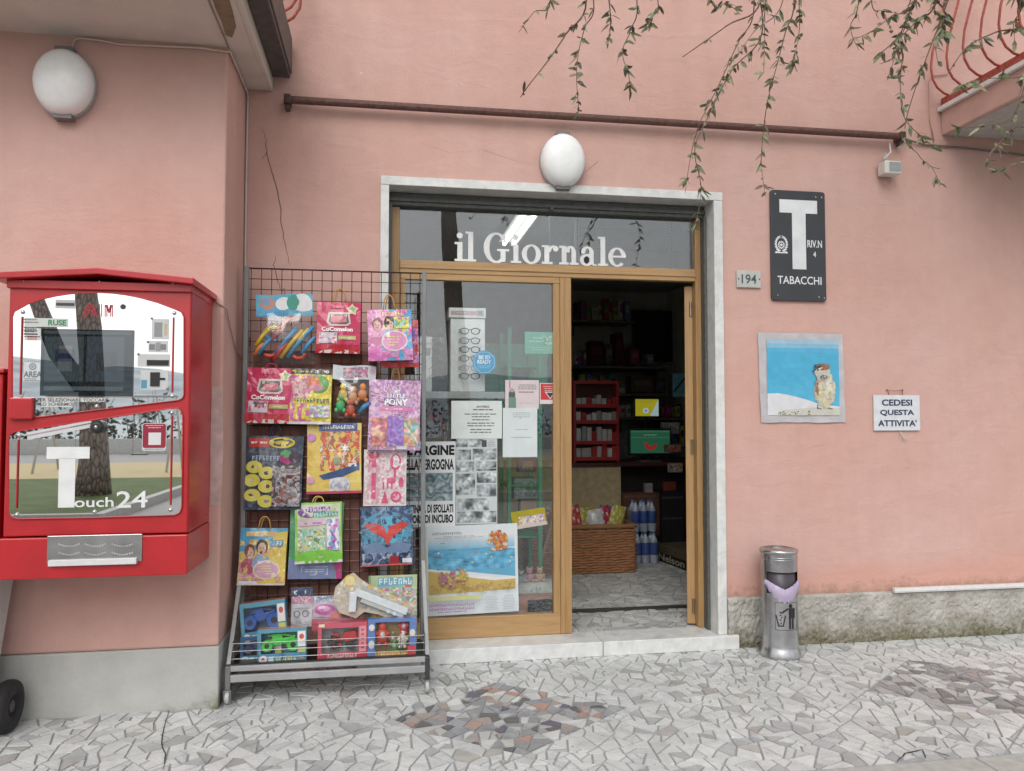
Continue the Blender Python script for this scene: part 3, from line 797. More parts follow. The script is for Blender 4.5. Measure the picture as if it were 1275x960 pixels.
# white plastic strip on the plinth
pa, pb = P(1112, 736, -.03), P(1275, 730, -.03)
MBs = MB().box(pa.x, 7.5, -.05, -.023, .322, .352, (.74, .74, .73)).box(pa.x + .001, 7.5, -.0515, -.0502, .327, .331, (.5, .5, .5))
tag(MBs.build('cable_duct', 'plastic', bevel=.003), 'long white plastic strip lying along the top of the cement plinth', 'trim')

# rough grey patch on the pier edge
pm = MB(); pts = []
for u, v in ((264, 481), (277, 482), (278, 560), (275, 630), (262, 628), (262, 560)): pts.append(P(u, v, -.5525))
tag(pm.add(pts, [tuple(range(len(pts)))], (.60, .47, .44)).build('filler_patch', 'matte', None), 'pale filler patch on the pier edge right of the red machine', 'patch')

# ---- tobacco sign
ul, lr = P(957, 237), P(1027, 376); x0, x1, z1, z0 = ul.x, lr.x, ul.z, lr.z; W, H_ = x1 - x0, z1 - z0
t = thing('tobacco_sign', 'dark metal sign with a big white T and TABACCHI lettering', 'sign', ((x0 + x1) / 2, -.01, z0))
def rrect(x0, x1, z0, z1, r, n=4):
    out = []
    for cx, cz, a in ((x1 - r, z0 + r, -90), (x1 - r, z1 - r, 0), (x0 + r, z1 - r, 90), (x0 + r, z0 + r, 180)):
        for i in range(n + 1): out.append((cx + r * math.cos(R(a + 90 * i / n)), cz + r * math.sin(R(a + 90 * i / n))))
    return out
DARK = (.040, .043, .050); SW = (.72, .74, .76)
MB().prism(rrect(x0, x1, z0, z1, .02), -.022, -.008, DARK).build('plate', 'paint', t, bevel=.003)
q = lambda a, b: (x0 + a * W, z1 - b * H_)     # fractions of the plate
m = MB(); y = -.0235
a0, b0_ = q(.16, .085); a1, b1_ = q(.85, .205); m.rect((a0 + a1) / 2, (b0_ + b1_) / 2, a1 - a0, b0_ - b1_, y, SW)
a0, b0_ = q(.385, .205); a1, b1_ = q(.635, .715); m.rect((a0 + a1) / 2, (b0_ + b1_) / 2, a1 - a0, b0_ - b1_, y, SW)
m.build('letter_t', 'paint', t)
m = MB()
a, b = q(.53, .815); m.text('TABACCHI', a - .008, b, W * .80, H_ * .072, y, SW, bold=.008)
a, b = q(.795, .48); m.text('RIV.N', a, b, W * .27, H_ * .068, y, SW, bold=.02)
a, b = q(.79, .575); m.text('4', a, b, W * .055, H_ * .05, y, SW, bold=.012)
m.build('lettering', 'paint', t)
m = MB(); ex, ez = q(.185, .50)      # emblem: star in a toothed wheel between two sprigs, ribbon below
m.ring(ex, ez, .021, .023, .0155, .017, y, SW)
for i in range(12):
    th = 2 * math.pi * i / 12; m.rect(ex + .023 * math.cos(th), ez + .025 * math.sin(th), .007, .006, y - .0002, SW, rot=th)
m.star(ex, ez, .015, y - .0004, SW)
for s in (1, -1):
    for i in range(9):
        th = R(-65 + 155 * i / 8); m.disc(ex + s * .040 * math.cos(th), ez + .050 * math.sin(th) + .006, .0125, .0062, y - .0003, SW, 8, rot=s * (th + .9))
m.rect(ex, ez - .052, .06, .008, y, SW); m.rect(ex - .036, ez - .05, .018, .012, y - .0003, SW, rot=.5); m.rect(ex + .036, ez - .05, .018, .012, y - .0003, SW, rot=-.5)
m.build('emblem', 'paint', t)
for a, b in ((.09, .04), (.83, .05), (.94, .05), (.11, .955), (.86, .965), (.96, .97)):
    xx, z_ = q(a, b); MB().ell((xx, -.0225, z_), .006, .004, .006, (.5, .5, .5), 8, 4).build('screw', 'metal', t)

# ---- house number
ul, lr = P(916, 337), P(946, 359); x0, x1, z1, z0 = ul.x, lr.x, ul.z, lr.z
t = thing('house_number', 'small grey marble tile with the house number 194', 'house number', ((x0 + x1) / 2, -.01, z0))
MB().box(x0, x1, -.018, -.001, z0, z1, (.5, .5, .47)).build('tile', 'paint', t, bevel=.003)
m = MB(); w_ = x1 - x0; h_ = z1 - z0
m.text('194', (x0 + x1) / 2, (z0 + z1) / 2, w_ * .62, h_ * .55, -.0195, (.06, .1, .11), bold=.012)
for s in (-1, 1): m.disc((x0 + x1) / 2 + s * w_ * .43, (z0 + z1) / 2, .006, .006, -.0195, (.08, .12, .12), 8)
m.build('lettering', 'paint', t)

# ---- picture of a bird in a crinkled clear sleeve
ul, lr = P(944, 414), P(1051, 526); x0, x1, z1, z0 = ul.x, lr.x, ul.z, lr.z; W, H_ = x1 - x0, z1 - z0
t = thing('bird_picture', 'unframed square picture of a sparrow against blue sky in crinkled film', 'picture', ((x0 + x1) / 2, -.01, z0))
sh = MB(); nn = 22; rdp = random.Random(9)
def crink(a, b): return -.010 - .007 * (noise.noise(Vector((a * 9, b * 9, 4.2))) + .5 * noise.noise(Vector((a * 23, b * 23, 1.2)))) * (1.0 if min(a, b, 1 - a, 1 - b) < .09 else .12)
for j in range(nn + 1):
    for i in range(nn + 1):
        a, b = i / nn, j / nn; wob = .008 * noise.noise(Vector((a * 5, b * 5, 8)))
        sh.v.append((x0 + a * W + wob + .012 * b - .006, crink(a, b), z1 - b * H_ + wob * .7))
for j in range(nn):
    for i in range(nn):
        k = j * (nn + 1) + i; sh.f.append((k, k + nn + 1, k + nn + 2, k + 1)); sh.m.append(0)
        sh.c.append((.50, .48, .50) if min(i, j, nn - 1 - i, nn - 1 - j) < 2 else (.45, .5, .5))
sh.build('sleeve', 'gloss_print', t, smooth=True)
m = MB(); y = -.0145; X = lambda a: x0 + .012 * .5 + a * W; Z = lambda b: z1 - b * H_
NB = 18
for j in range(NB):     # printed sky: pale at the top, deeper below
    b = .075 + (.845) * (j + .5) / NB; tt = min(1, max(0, (b - .10) / .10))
    cc = tuple(p_ * (1 - tt) + q_ * tt for p_, q_ in zip((.34, .50, .62), (.075, .40, .62)))
    if b > .5: cc = tuple(p_ * (1 - (b - .5)) + q_ * (b - .5) for p_, q_ in zip(cc, (.15, .52, .70)))
    m.rect(X(.5), Z(b), W * .85, H_ * .845 / NB + .0002, y, cc)
snow = [(.075, .68), (.2, .675), (.3, .69), (.42, .715), (.55, .75), (.70, .80), (.925, .82), (.925, .92), (.075, .92)]
m.poly([(X(a), Z(b)) for a, b in snow][::-1], y - .0004, (.66, .67, .70))
ground = [(.20, .91), (.27, .86), (.45, .845), (.62, .83), (.80, .835), (.925, .84), (.925, .92), (.2, .92)]
m.poly([(X(a), Z(b)) for a, b in ground][::-1], y - .0007, (.56, .55, .50))
for i in range(26): m.disc(X(rdp.uniform(.2, .6)), Z(rdp.uniform(.87, .915)), .006, .004, y - .0009, rdp.choice([(.3, .25, .15), (.4, .38, .22), (.14, .1, .08)]), 7)
kb = [0]
def bd(a, b, rx, rz, cc, k=1, rot=0): kb[0] += 1; m.disc(X(a), Z(b), rx * W, rz * H_, y - .001 - kb[0] * .00003, cc, 14, rot)
def fluff(a, b, rx, rz, n, pal, sz):        # printed feathers: many small soft strokes inside an oval
    for i in range(n):
        th = rdp.uniform(0, 6.28); q_ = rdp.random() ** .5; aa, bb = a + rx * q_ * math.cos(th), b + rz * q_ * math.sin(th)
        sh = .78 + .4 * (1 - (aa - (a - rx)) / (2 * rx)) * 0 + .25 * (1 - q_); cc = rdp.choice(pal); bd(aa, bb, sz * rdp.uniform(.5, 1.1), sz * rdp.uniform(.8, 1.7), tuple(v_ * sh * rdp.uniform(.88, 1.1) for v_ in cc), 1, rdp.uniform(-.5, .5))
bd(.745, .645, .122, .18, (.62, .56, .40)); fluff(.745, .645, .112, .17, 170, [(.68, .62, .44), (.72, .67, .52), (.64, .56, .34), (.70, .66, .56), (.62, .50, .28)], .024)
fluff(.80, .60, .06, .14, 50, [(.74, .71, .60), (.70, .67, .55)], .02); bd(.65, .62, .018, .085, (.34, .20, .15), 1, .15); fluff(.65, .62, .016, .08, 18, [(.3, .16, .12), (.42, .28, .2)], .012)
bd(.715, .435, .09, .078, (.60, .57, .50)); fluff(.72, .45, .085, .07, 60, [(.68, .65, .58), (.64, .60, .53), (.58, .54, .48)], .018)
bd(.735, .378, .062, .032, (.36, .15, .07), 1, -.3); fluff(.74, .378, .058, .03, 30, [(.42, .18, .09), (.32, .13, .07)], .012); bd(.668, .372, .045, .026, (.15, .12, .12), 1, .4); fluff(.668, .372, .04, .022, 16, [(.08, .07, .07), (.18, .15, .14)], .012)
bd(.618, .418, .028, .010, (.09, .08, .08), 1, .6); bd(.665, .412, .010, .009, (.01, .01, .01)); bd(.69, .395, .032, .006, (.72, .70, .65), 1, .3); bd(.735, .49, .042, .02, (.2, .18, .17)); fluff(.73, .49, .036, .016, 14, [(.12, .11, .11), (.34, .32, .3)], .01); bd(.745, .487, .008, .007, (.62, .6, .58))
for a in (.66, .79): m.rect(X(a), Z(.825), .006, .03, y - .003, (.2, .12, .08)); m.rect(X(a + .02), Z(.842), .035, .005, y - .003, (.2, .12, .08), rot=-.25)
m.build('print', 'gloss_print', t)

# ---- notice CEDESI QUESTA ATTIVITA'
ul, lr = P(1086, 492), P(1144, 536); x0, x1, z1, z0 = ul.x, lr.x, ul.z, lr.z; W, H_ = x1 - x0, z1 - z0; cx = (x0 + x1) / 2
t = thing('notice_sign', 'small white notice reading CEDESI QUESTA ATTIVITA hung on the wall', 'sign', (cx, -.01, z0))
MB().box(x0, x1, -.016, -.004, z0, z1, (.66, .68, .72)).build('panel', 'plastic', t, bevel=.002)
m = MB(); ink = (.03, .045, .09)
for s_, b, ww in (('CEDESI', .21, .66), ('QUESTA', .50, .74), ("ATTIVITA'", .79, .84)):
    m.text(s_, cx, z1 - b * H_, W * ww, H_ * .18, -.0175, ink, bold=.028)
m.build('lettering', 'paper', t)
MB().tube([(cx - .06, -.01, z1 + .0), (cx - .06, -.02, z1 + .035), (cx - .02, -.02, z1 + .028), (cx + .04, -.02, z1 + .033), (cx + .05, -.01, z1)], .0022, (.25, .15, .1), 5).build('hanging_wire', 'metal', t)
for s in (-.065, .05): MB().ell((cx + s, -.008, z1 + .035), .006, .008, .006, (.2, .12, .09), 8, 4).build('nail', 'metal', t)
for i in range(4): MB().tube([(cx + .02, -.01, z0), (cx + .03 + .01 * i, -.015, z0 - .03 - .01 * i), (cx + .02 + .02 * i, -.012, z0 - .075)], .0016, (.6, .55, .5), 4).build('loose_thread', 'plastic', t)

# ---- litter bin
p = G(968, 813); bx, by = p.x, -.19; t = thing('litter_bin', 'round stainless steel litter bin with a tidy man symbol and lilac bag', 'bin', (bx, by, 0))
HB = .668; RB = .113
prof = [(RB + .018, .0), (RB + .018, .018), (RB + .006, .05), (RB + .001, .07), (RB, HB * .60)]
body = MB().lathe(prof, bx, by, WHITE, 36)
n = 36                                          # upper shell with the opening towards the street
def shell(z0, z1, th0, th1, r=RB, nn=30):
    b = len(body.v)
    for i in range(nn + 1):
        th = th0 + (th1 - th0) * i / nn
        for z in (z0, z1): body.v.append((bx + r * math.cos(th), by + r * math.sin(th), z))
    for i in range(nn): body.f.append((b + 2 * i, b + 2 * i + 2, b + 2 * i + 3, b + 2 * i + 1)); body.c.append(WHITE); body.m.append(0)
fd = -math.pi / 2 - .18                         # direction that the opening faces
shell(HB * .60, HB * .80, fd + R(58), fd + R(302)); shell(HB * .80, HB * .985, 0, 2 * math.pi, RB, 40)
o = body.build('shell', 'steel', t, smooth=True); smooth_by_angle(o, 40)
MB().lathe([(RB + .004, HB * .965), (RB + .006, HB * .985), (RB + .002, HB), (RB * .80, HB + .004), (RB * .78, HB - .012), (0, HB - .014)], bx, by, WHITE, 36).build('rim', 'steel', t, smooth=True)
for k in (.925, .905): MB().lathe([(RB + .001, HB * k), (RB + .004, HB * k + .004), (RB + .001, HB * k + .008)], bx, by, WHITE, 36).build('bead', 'steel', t, smooth=True)
MB().lathe([(RB - .012, .25), (RB - .008, HB * .62), (RB - .014, HB * .80), (RB - .03, HB * .81)], bx, by, (.055, .045, .06), 28).build('bin_liner', 'plastic', t, smooth=True)
lil = MB(); nn = 26                             # folded-over edge of the lilac bag
for i in range(nn + 1):
    th = fd - R(60) + R(120) * i / nn; a = 1 - abs(2 * i / nn - 1)
    top = HB * (.70 - .055 * a + .03 * (1 - a)); bot = HB * (.675 - .15 * math.sin(a * math.pi / 2) + .010 * math.sin(i * 1.9) + .006 * math.sin(i * 4.1))
    for k in range(4):
        s_ = k / 3; rr = RB + .004 + .012 * math.sin(s_ * 2.8) + .003 * math.sin(i * 2.1 + k)
        lil.v.append((bx + rr * math.cos(th), by + rr * math.sin(th), top + (bot - top) * s_))
for i in range(nn):
    for k in range(3): a = i * 4 + k; lil.f.append((a, a + 4, a + 5, a + 1)); lil.c.append((.43, .36, .50)); lil.m.append(0)
lil.build('bag_cuff', 'gloss_print', t, smooth=True)
m = MB()                                        # tidy man symbol, wrapped on the steel
def wrap(pt):
    a = fd + .12 + pt[0] / RB; r = RB + .0012 - pt[1]; return (bx + r * math.cos(a), by + r * math.sin(a), pt[2])
zc = HB * .40; K = (.02, .02, .022)
def cell(x, z, w_, h_, rot=0): m.rect(x, z, w_, h_, 0, K, rot, max(1, int(w_ / .012)), max(1, int(h_ / .012)))
m.disc(.022, zc + .062, .0125, .0135, 0, K, 14)
cell(.026, zc + .018, .036, .062); cell(.016, zc - .042, .014, .075); cell(.036, zc - .042, .014, .075)
cell(.050, zc + .016, .009, .062); cell(-.012, zc + .036, .042, .011, .55); cell(-.038, zc + .022, .022, .009, -.1)
cell(-.062, zc - .028, .008, .066, .22); cell(-.020, zc - .028, .008, .066, -.22); cell(-.041, zc - .060, .034, .008)
for a, b in ((-.042, .006), (-.036, -.008), (-.042, -.022), (-.040, -.044)): cell(a, zc + b, .008, .008, .6)
for a, b, w_, h_ in ((0, .082, .148, .0025), (0, -.086, .148, .0025), (-.074, -.002, .0025, .168), (.074, -.002, .0025, .168)): cell(a, zc + b, w_, h_)
m.build('symbol', 'paint', t, deform=wrap)

# ================================================================== VENDING MACHINE ON THE PIER
YV = -1.0; MX0, MX1, MZ0, MZ1 = -1.695, -.905, .773, 2.10
VR = (.46, .016, .022)
t = thing('vending_machine', 'red wall mounted tobacco vending machine with mirrored front and touch screen', 'vending machine', ((MX0 + MX1) / 2, -.55, MZ0))
MB().box(MX0, MX1, YV + .012, -.552, MZ0 + .19, MZ1, VR).build('body', 'red_paint', t, bevel=.006)
MB().box(MX0 + .003, MX1 - .003, YV + .004, -.56, MZ0 + .192, MZ1 - .004, VR).build('door', 'red_paint', t, bevel=.006)
MB().box(MX0 - .012, MX1 + .002, YV - .006, -.552, MZ0, MZ0 + .186, VR).build('base_drawer', 'red_paint', t, bevel=.006)
def V(x, y, Y=YV): return P(x / 2.287, 320 + y / 2.287, Y)
def vpoly(pts, Y): return [(V(x, y, Y).x, V(x, y, Y).z) for x, y in pts]
# roof with a shallow ridge
xc = (MX0 + MX1) / 2; xa, xb = MX0 - .055, MX1 + .02; zr, ze = 2.185, 2.150
rf = MB(); yf, yb = YV - .055, -.552
vs = [(xa, yf, ze - .0), (xc, yf, zr), (xb, yf, ze), (xb, yf, ze - .03), (xc, yf, zr - .03), (xa, yf, ze - .03)]
vs += [(x, yb, z) for x, y, z in vs]
rf.add(vs, [(0, 5, 4, 1), (1, 4, 3, 2), (0, 1, 7, 6), (1, 2, 8, 7), (2, 3, 9, 8), (3, 4, 10, 9), (4, 5, 11, 10), (5, 0, 6, 11), (6, 7, 10, 11), (7, 8, 9, 10)], VR)
rfo = rf.build('roof', 'red_paint', t, bevel=.004)
MB().box(MX0 - .004, MX1 + .004, YV - .012, -.553, MZ1 - .012, 2.128, VR).build('roof_skirt', 'red_paint', rfo, bevel=.004)
for x, y in ((68, 68), (283, 70), (492, 75)):
    p = V(x, y, YV - .014); MB().ell((p.x, YV - .013, p.z), .005, .004, .005, (.6, .55, .55), 8, 4).build('rivet', 'metal', rfo)
upper = [(36, 170), (42, 155), (80, 134), (120, 120), (160, 111), (200, 105), (240, 102), (280, 101), (320, 103), (360, 108), (400, 116), (450, 130), (500, 149), (517, 157), (524, 172), (524, 392), (520, 402), (508, 408), (100, 457), (36, 465)]
lower = [(25, 522), (29, 505), (45, 497), (240, 468), (480, 432), (505, 430), (516, 438), (521, 455), (518, 712), (512, 728), (498, 735), (270, 742), (52, 746), (34, 742), (25, 728)]
for nm, pl in (('mirror_panel', upper), ('mirror_panel', lower)):
    MB().prism(vpoly(pl, YV)[::-1], YV - .002, YV + .006, WHITE).build(nm, 'mirror', t)
for pl in (upper, lower):     # thin red trim around each mirror
    pts = [Vector((a, YV - .001, b)) for a, b in vpoly(pl, YV)]; MB().tube(pts + [pts[0]], .0035, VR, 6, cap=False).build('trim', 'red_paint', t, smooth=True)
# screen
def vbox(m, x0, y0, x1, y1, Ya, Yb, col):
    a, b = V(x0, y0, Ya), V(x1, y1, Ya); m.box(a.x, b.x, Ya, Yb, b.z, a.z, col); return m
sc = vbox(MB(), 118, 204, 377, 396, YV - .006, YV - .0025, (.05, .062, .07)).build('screen', 'plastic', t)
m = MB(); ys = YV - .0068
def vr(x0, y0, x1, y1, col, Y=None, mm=None):
    Y = ys if Y is None else Y; a, b = V(x0, y0, Y), V(x1, y1, Y); (mm or m).rect((a.x + b.x) / 2, (a.z + b.z) / 2, b.x - a.x, a.z - b.z, Y, col)
vr(124, 209, 374, 222, (.16, .18, .18)); vr(128, 226, 236, 355, (.13, .155, .165)); vr(248, 226, 352, 355, (.13, .15, .17)); vr(125, 368, 350, 381, (.25, .27, .27))
ys = YV - .0072
vr(158, 262, 212, 298, (.03, .05, .13)); vr(164, 290, 204, 326, (.30, .30, .29)); vr(168, 252, 206, 275, (.36, .30, .24)); vr(274, 272, 332, 325, (.11, .10, .11)); vr(290, 276, 316, 305, (.17, .16, .16))
m.build('screen_image', 'screen', sc)
vbox(MB(), 118, 204, 377, 396, YV - .0100, YV - .0080, WHITE).build('screen_cover', 'screen_glass', sc)
# stickers and slots
st = MB(); ys = YV - .0035; WS = (.62, .64, .62)
def sticker(x0, y0, x1, y1, col, fn=None):
    m2 = MB(); vr(x0, y0, x1, y1, col, YV - .003, m2)
    if fn: fn(m2)
    return m2.build('sticker', 'paper', t)
def vt(m2, s_, x, y, w_, h_, col, bold=.015, rot=0):
    a = V(x, y, YV - .004); k = 1 / 2.287 * (CAM_D + YV) / F_PX
    m2.text(s_, a.x, a.z, w_ * k, h_ * k, YV - .004, col, rot, bold)
def vl(m2, x, y, w_, h_, n, col, seed):
    a = V(x, y, YV - .004); k = 1 / 2.287 * (CAM_D + YV) / F_PX
    m2.lines(a.x, a.z, w_ * k, h_ * k, n, YV - .004, col, seed, center=False)
GT = (.12, .13, .13)
def f1(m2):
    vt(m2, 'RUSE', 163, 187, 44, 15, (.06, .25, .14), .03); vl(m2, 96, 182, 50, 14, 2, (.3, .2, .2), 1); vl(m2, 94, 210, 44, 26, 3, GT, 2); vr(78, 224, 105, 236, (.5, .3, .3), YV - .004, m2)
sticker(70, 173, 194, 200, (.55, .60, .56), f1); sticker(70, 201, 116, 238, (.60, .60, .59), lambda m2: vl(m2, 93, 216, 40, 26, 4, GT, 3))
def f2(m2):
    a = V(93, 312, YV - .004); m2.ring(a.x, a.z, .016, .016, .010, .010, YV - .004, (.3, .31, .32)); m2.disc(a.x, a.z, .007, .007, YV - .0045, (.35, .36, .37))
    vt(m2, 'AREA', 93, 334, 44, 16, (.2, .21, .22), .03); vl(m2, 93, 349, 40, 8, 2, GT, 4)
sticker(68, 300, 116, 354, (.60, .64, .66), f2)
def f3(m2): vt(m2, 'PER SELEZIONARE TOCCARE', 207, 407, 172, 9, GT, .02); vt(m2, 'LO SCHERMO', 160, 419, 78, 9, GT, .02)
sticker(118, 400, 302, 413, (.64, .65, .65), f3); sticker(118, 412.5, 206, 427, (.64, .65, .65))
m2 = MB()
for x0, y0, x1, y1 in ((433, 176, 481, 235), (423, 238, 478, 272), (392, 276, 484, 313), (401, 322, 478, 378)): vr(x0, y0, x1, y1, (.55, .56, .56), YV - .003, m2)
vr(440, 186, 462, 228, (.28, .29, .30), YV - .0036, m2); vr(468, 190, 476, 224, (.5, .42, .3), YV - .0036, m2)
for x in (433, 465): vr(x - 8, 248, x + 8, 265, (.22, .23, .24), YV - .0036, m2)
vr(443, 243, 457, 268, (.3, .31, .31), YV - .0036, m2); vr(402, 350, 418, 374, (.1, .3, .42), YV - .0036, m2)
for x, y in ((432, 175), (421, 242), (394, 277), (476, 376)):
    a = V(x, y, YV - .004); m2.disc(a.x, a.z, .006, .006, YV - .0042, (.2, .2, .2), 10)
m2.build('coin_labels', 'paper', t)
vbox(MB(), 418, 293, 480, 309, YV - .006, YV - .002, BLACK).build('note_slot', 'plastic', t)
vbox(vbox(MB(), 428, 328, 454, 368, YV - .007, YV - .002, BLACK), 454, 344, 470, 350, YV - .006, YV - .002, BLACK).build('card_slot', 'plastic', t)
vbox(vbox(MB(), 158, 121, 213, 147, YV - .004, YV - .002, (.45, .46, .46)), 160, 130, 211, 139, YV - .006, YV - .003, (.05, .05, .05)).build('label_holder', 'plastic', t)
p = V(351, 142); MB().tube([(p.x, YV - .004, p.z), (p.x, YV + .004, p.z)], .0125, (.03, .03, .03), 16).build('lock', 'plastic', t)
m = MB()                                    # striped AIM lettering
def stroke(x0, y0, x1, y1, wd=2.0):
    a, b = V(x0, y0, YV - .004), V(x1, y1, YV - .004); d = Vector((b.x - a.x, b.z - a.z)); m.rect((a.x + b.x) / 2, (a.z + b.z) / 2, d.length, wd * .00174, YV - .004, (.50, .03, .05), math.atan2(d.y, d.x))
for k in (0, 6, 12): stroke(234 + k, 170, 252 + k * .7, 133 + k * .35); stroke(253 + k, 133, 266 + k * .8, 169)
for k in (0, 6): stroke(283 + k, 134, 283 + k, 170)
for k in (0, 5): stroke(299 + k, 170, 299 + k, 136); stroke(320 - k, 136, 320 - k, 170); stroke(300 + k, 136, 310, 160 - k); stroke(319 - k, 136, 310, 160 - k)
m.build('lettering', 'paint', t)
# rods, bolts
for x, ya, yb in ((63, 170, 392), (494, 172, 386), (52, 520, 716), (490, 452, 706)):
    a, b = V(x, ya, YV - .006), V(x, yb, YV - .006); MB().tube([(a.x, YV - .006, a.z), (a.x, YV - .006, b.z)], .0038, VR, 8).build('red_rod', 'red_paint', t)
for x, y in ((66, 157), (497, 160), (491, 396), (276, 426), (55, 508), (490, 444), (49, 734), (486, 720), (270, 726)):
    p = V(x, y); MB().ell((p.x, YV - .003, p.z), .010, .008, .010, WHITE, 10, 5).build('bolt', 'steel', t, smooth=True)
vbox(MB(), 24, 399, 92, 463, YV - .022, YV - .002, VR).build('lock_box', 'red_paint', t, bevel=.008)
# lower mirror lettering and stickers
m = MB(); LW = (.74, .75, .75)
def fl(x0, y0, x1, y1): vr(x0, y0, x1, y1, LW, YV - .0035, m)
fl(133, 541, 255, 574); fl(168, 574, 212, 713)
def vw(s_, x, y, w_, h_, bold):
    vt(m, s_, x, y, w_, h_, LW, bold)
vw('ouch', 268, 698, 96, 26, .012); vw('24', 376, 690, 78, 44, .012)
m.build('lettering', 'paint', t)
p = V(283, 484); kn = MB(); kn.tube([(p.x, YV - .001, p.z), (p.x, YV - .03, p.z), (p.x, YV - .042, p.z)], [.032, .030, .02], (.02, .02, .021), 24)
kn.build('knob', 'plastic', t, smooth=False, bevel=.004); MB().ell((p.x, YV - .044, p.z), .009, .006, .009, WHITE, 10, 5).build('knob_cap', 'steel', t, smooth=True)
m = MB(); k = 1 / 2.287 * (CAM_D + YV) / F_PX
a, b = V(78, 503), V(262, 467); cc = (a + b) / 2; dd = Vector((b.x - a.x, b.z - a.z)); m.rect(cc.x, cc.z - .012, dd.length, .034, YV - .0035, (.60, .60, .61), math.atan2(dd.y, dd.x))
for i in range(30):
    f_ = i / 30; m.rect(a.x + dd.x * (f_ + .015), a.z + dd.y * f_ - .009, .007, .006, YV - .004, (.35, .2, .25) if i < 20 else (.1, .1, .1), math.atan2(dd.y, dd.x))
m.build('sticker', 'paper', t)
m = MB(); a, b = V(406, 473), V(474, 552); m.poly(rrect(a.x, b.x, b.z, a.z, .012), YV - .0035, (.55, .56, .56)); m.poly(rrect(a.x + .003, b.x - .003, b.z + .014, a.z - .003, .01), YV - .0040, (.30, .035, .06))
vr(423, 500, 458, 535, (.66, .66, .66), YV - .0045, m); m.lines((a.x + b.x) / 2, a.z - .016, .09, .02, 2, YV - .0045, (.6, .45, .45), 5); m.lines((a.x + b.x) / 2, b.z + .008, .09, .006, 1, YV - .0045, (.2, .2, .2), 6)
m.build('sticker', 'paper', t)
# delivery flap
yd = YV - .006
m = MB(); a, b = V(136, 794, yd), V(405, 866, yd); tray = m.box(a.x, b.x, yd - .006, yd - .001, b.z, a.z, WHITE).build('delivery_flap', 'steel', t, bevel=.003)
m = MB()
for gx in (168, 243, 320):
    for row in (818, 842):
        for i in range(9):
            p = V(gx + i * 7, row + (6 if row > 830 else 6) * math.sin(i / 8 * math.pi), yd - .008); m.disc(p.x, p.z, .0042, .0042, yd - .0066, (.72, .72, .73), 8)
m.build('embossed_dots', 'metal', tray, kind='stuff')
a, b = V(142, 862, yd), V(392, 872, yd); MB().box(a.x, b.x, yd - .022, yd - .001, b.z, a.z, (.66, .66, .66)).build('flap_lip', 'plastic', tray, bevel=.002)
m = MB()
for z_ in (1.0, 1.5, 1.95): m.ell((MX1 + .001, -.60, z_), .004, .006, .006, (.4, .2, .2), 8, 4)
m.build('rivet', 'metal', t)

# second red cabinet and wheeled bin at the left edge of the picture
t = thing('red_cabinet', 'red metal wall cabinet left of the mirrored machine, mostly out of view', 'cabinet', (-2.1, -.55, .77))
ztop = P(0, 459, -.95).z
MB().box(-2.45, MX0 - .03, -.96, -.552, .80, ztop - .02, VR).build('body', 'red_paint', t, bevel=.008)
MB().box(-2.47, MX0 - .018, -.98, -.552, ztop - .02, ztop, VR).build('lid', 'red_paint', t, bevel=.005)
p = P(14, 911, -.72); wx, wy = -1.775, -.72
t = thing('wheeled_bin', 'pale grey plastic wheeled bin with black rubber wheel at the pier', 'bin', (wx - .3, wy, 0))
bm_ = MB(); za, zb = .10, .742
vs = [(-2.38, -.98, za), (-1.865, -.98, za), (-1.865, -.66, za), (-2.38, -.66, za), (-2.45, -1.05, zb), (-1.805, -1.05, zb), (-1.805, -.60, zb), (-2.45, -.60, zb)]
bm_.add(vs, [(0, 3, 2, 1), (4, 5, 6, 7), (0, 1, 5, 4), (1, 2, 6, 5), (2, 3, 7, 6), (3, 0, 4, 7)], (.55, .55, .54)); bm_.build('body', 'plastic', t, bevel=.012)
MB().box(-2.46, -1.80, -1.06, -.59, .7425, .765, (.52, .52, .51)).build('lid', 'plastic', t, bevel=.006)
for sx in (wx, -2.44):
    wh = MB(); n = 28; prof = [(.055, -.030), (.095, -.033), (.115, -.028), (.122, -.012), (.122, .012), (.115, .028), (.095, .033), (.055, .030), (.05, .012), (.0, .012)]
    for r, d in prof:
        for j in range(n): wh.v.append((sx + d, wy + r * math.cos(2 * math.pi * j / n), .122 + r * math.sin(2 * math.pi * j / n)))
    for i in range(len(prof) - 1):
        for j in range(n): wh.f.append((i * n + j, i * n + (j + 1) % n, (i + 1) * n + (j + 1) % n, (i + 1) * n + j)); wh.c.append(BLACK); wh.m.append(0)
    w_o = wh.build('wheel', 'rubber', t, smooth=True)
    hb = MB(); hb.tube([(sx - .02, wy, .122), (sx + .022, wy, .122)], .028, (.05, .05, .052), 14)
    hb.build('hub', 'plastic', w_o)
MB().tube([(-2.44, wy, .122), (wx, wy, .122)], .011, (.2, .2, .2), 8).build('axle', 'metal', t)

# ================================================================== WIRE DISPLAY RACK AND ITS TOYS
YR = -.20; RX0, RX1 = -.795, .222; ZRT = 2.362
GREY = (.20, .21, .215); WIRE = (.10, .055, .05)
rk = thing('display_rack', 'grey wheeled wire grid rack hung with bagged toys beside the doorway', 'display rack', ((RX0 + RX1) / 2, YR, 0))
for x in (RX0, RX1):
    MB().box(x - .013, x + .013, YR - .016, YR + .016, .15, ZRT + .012, GREY).build('upright', 'paint', rk, bevel=.003)
nx = 17; wv = MB().tube([(0, 0, .30), (0, 0, ZRT)], .0024, WIRE, 5).build('grid_wire', 'metal', rk, shift=(0, 0, 0))
sx = (RX1 - RX0 - .05) / nx; base = Vector(rk['_base'])
for i in range(nx + 1):
    q = wv if i == 0 else wv.copy()
    if i: COL.objects.link(q); q.parent = rk
    q.location = Vector((RX0 + .025 + sx * i, YR - .0025, 0)) - base
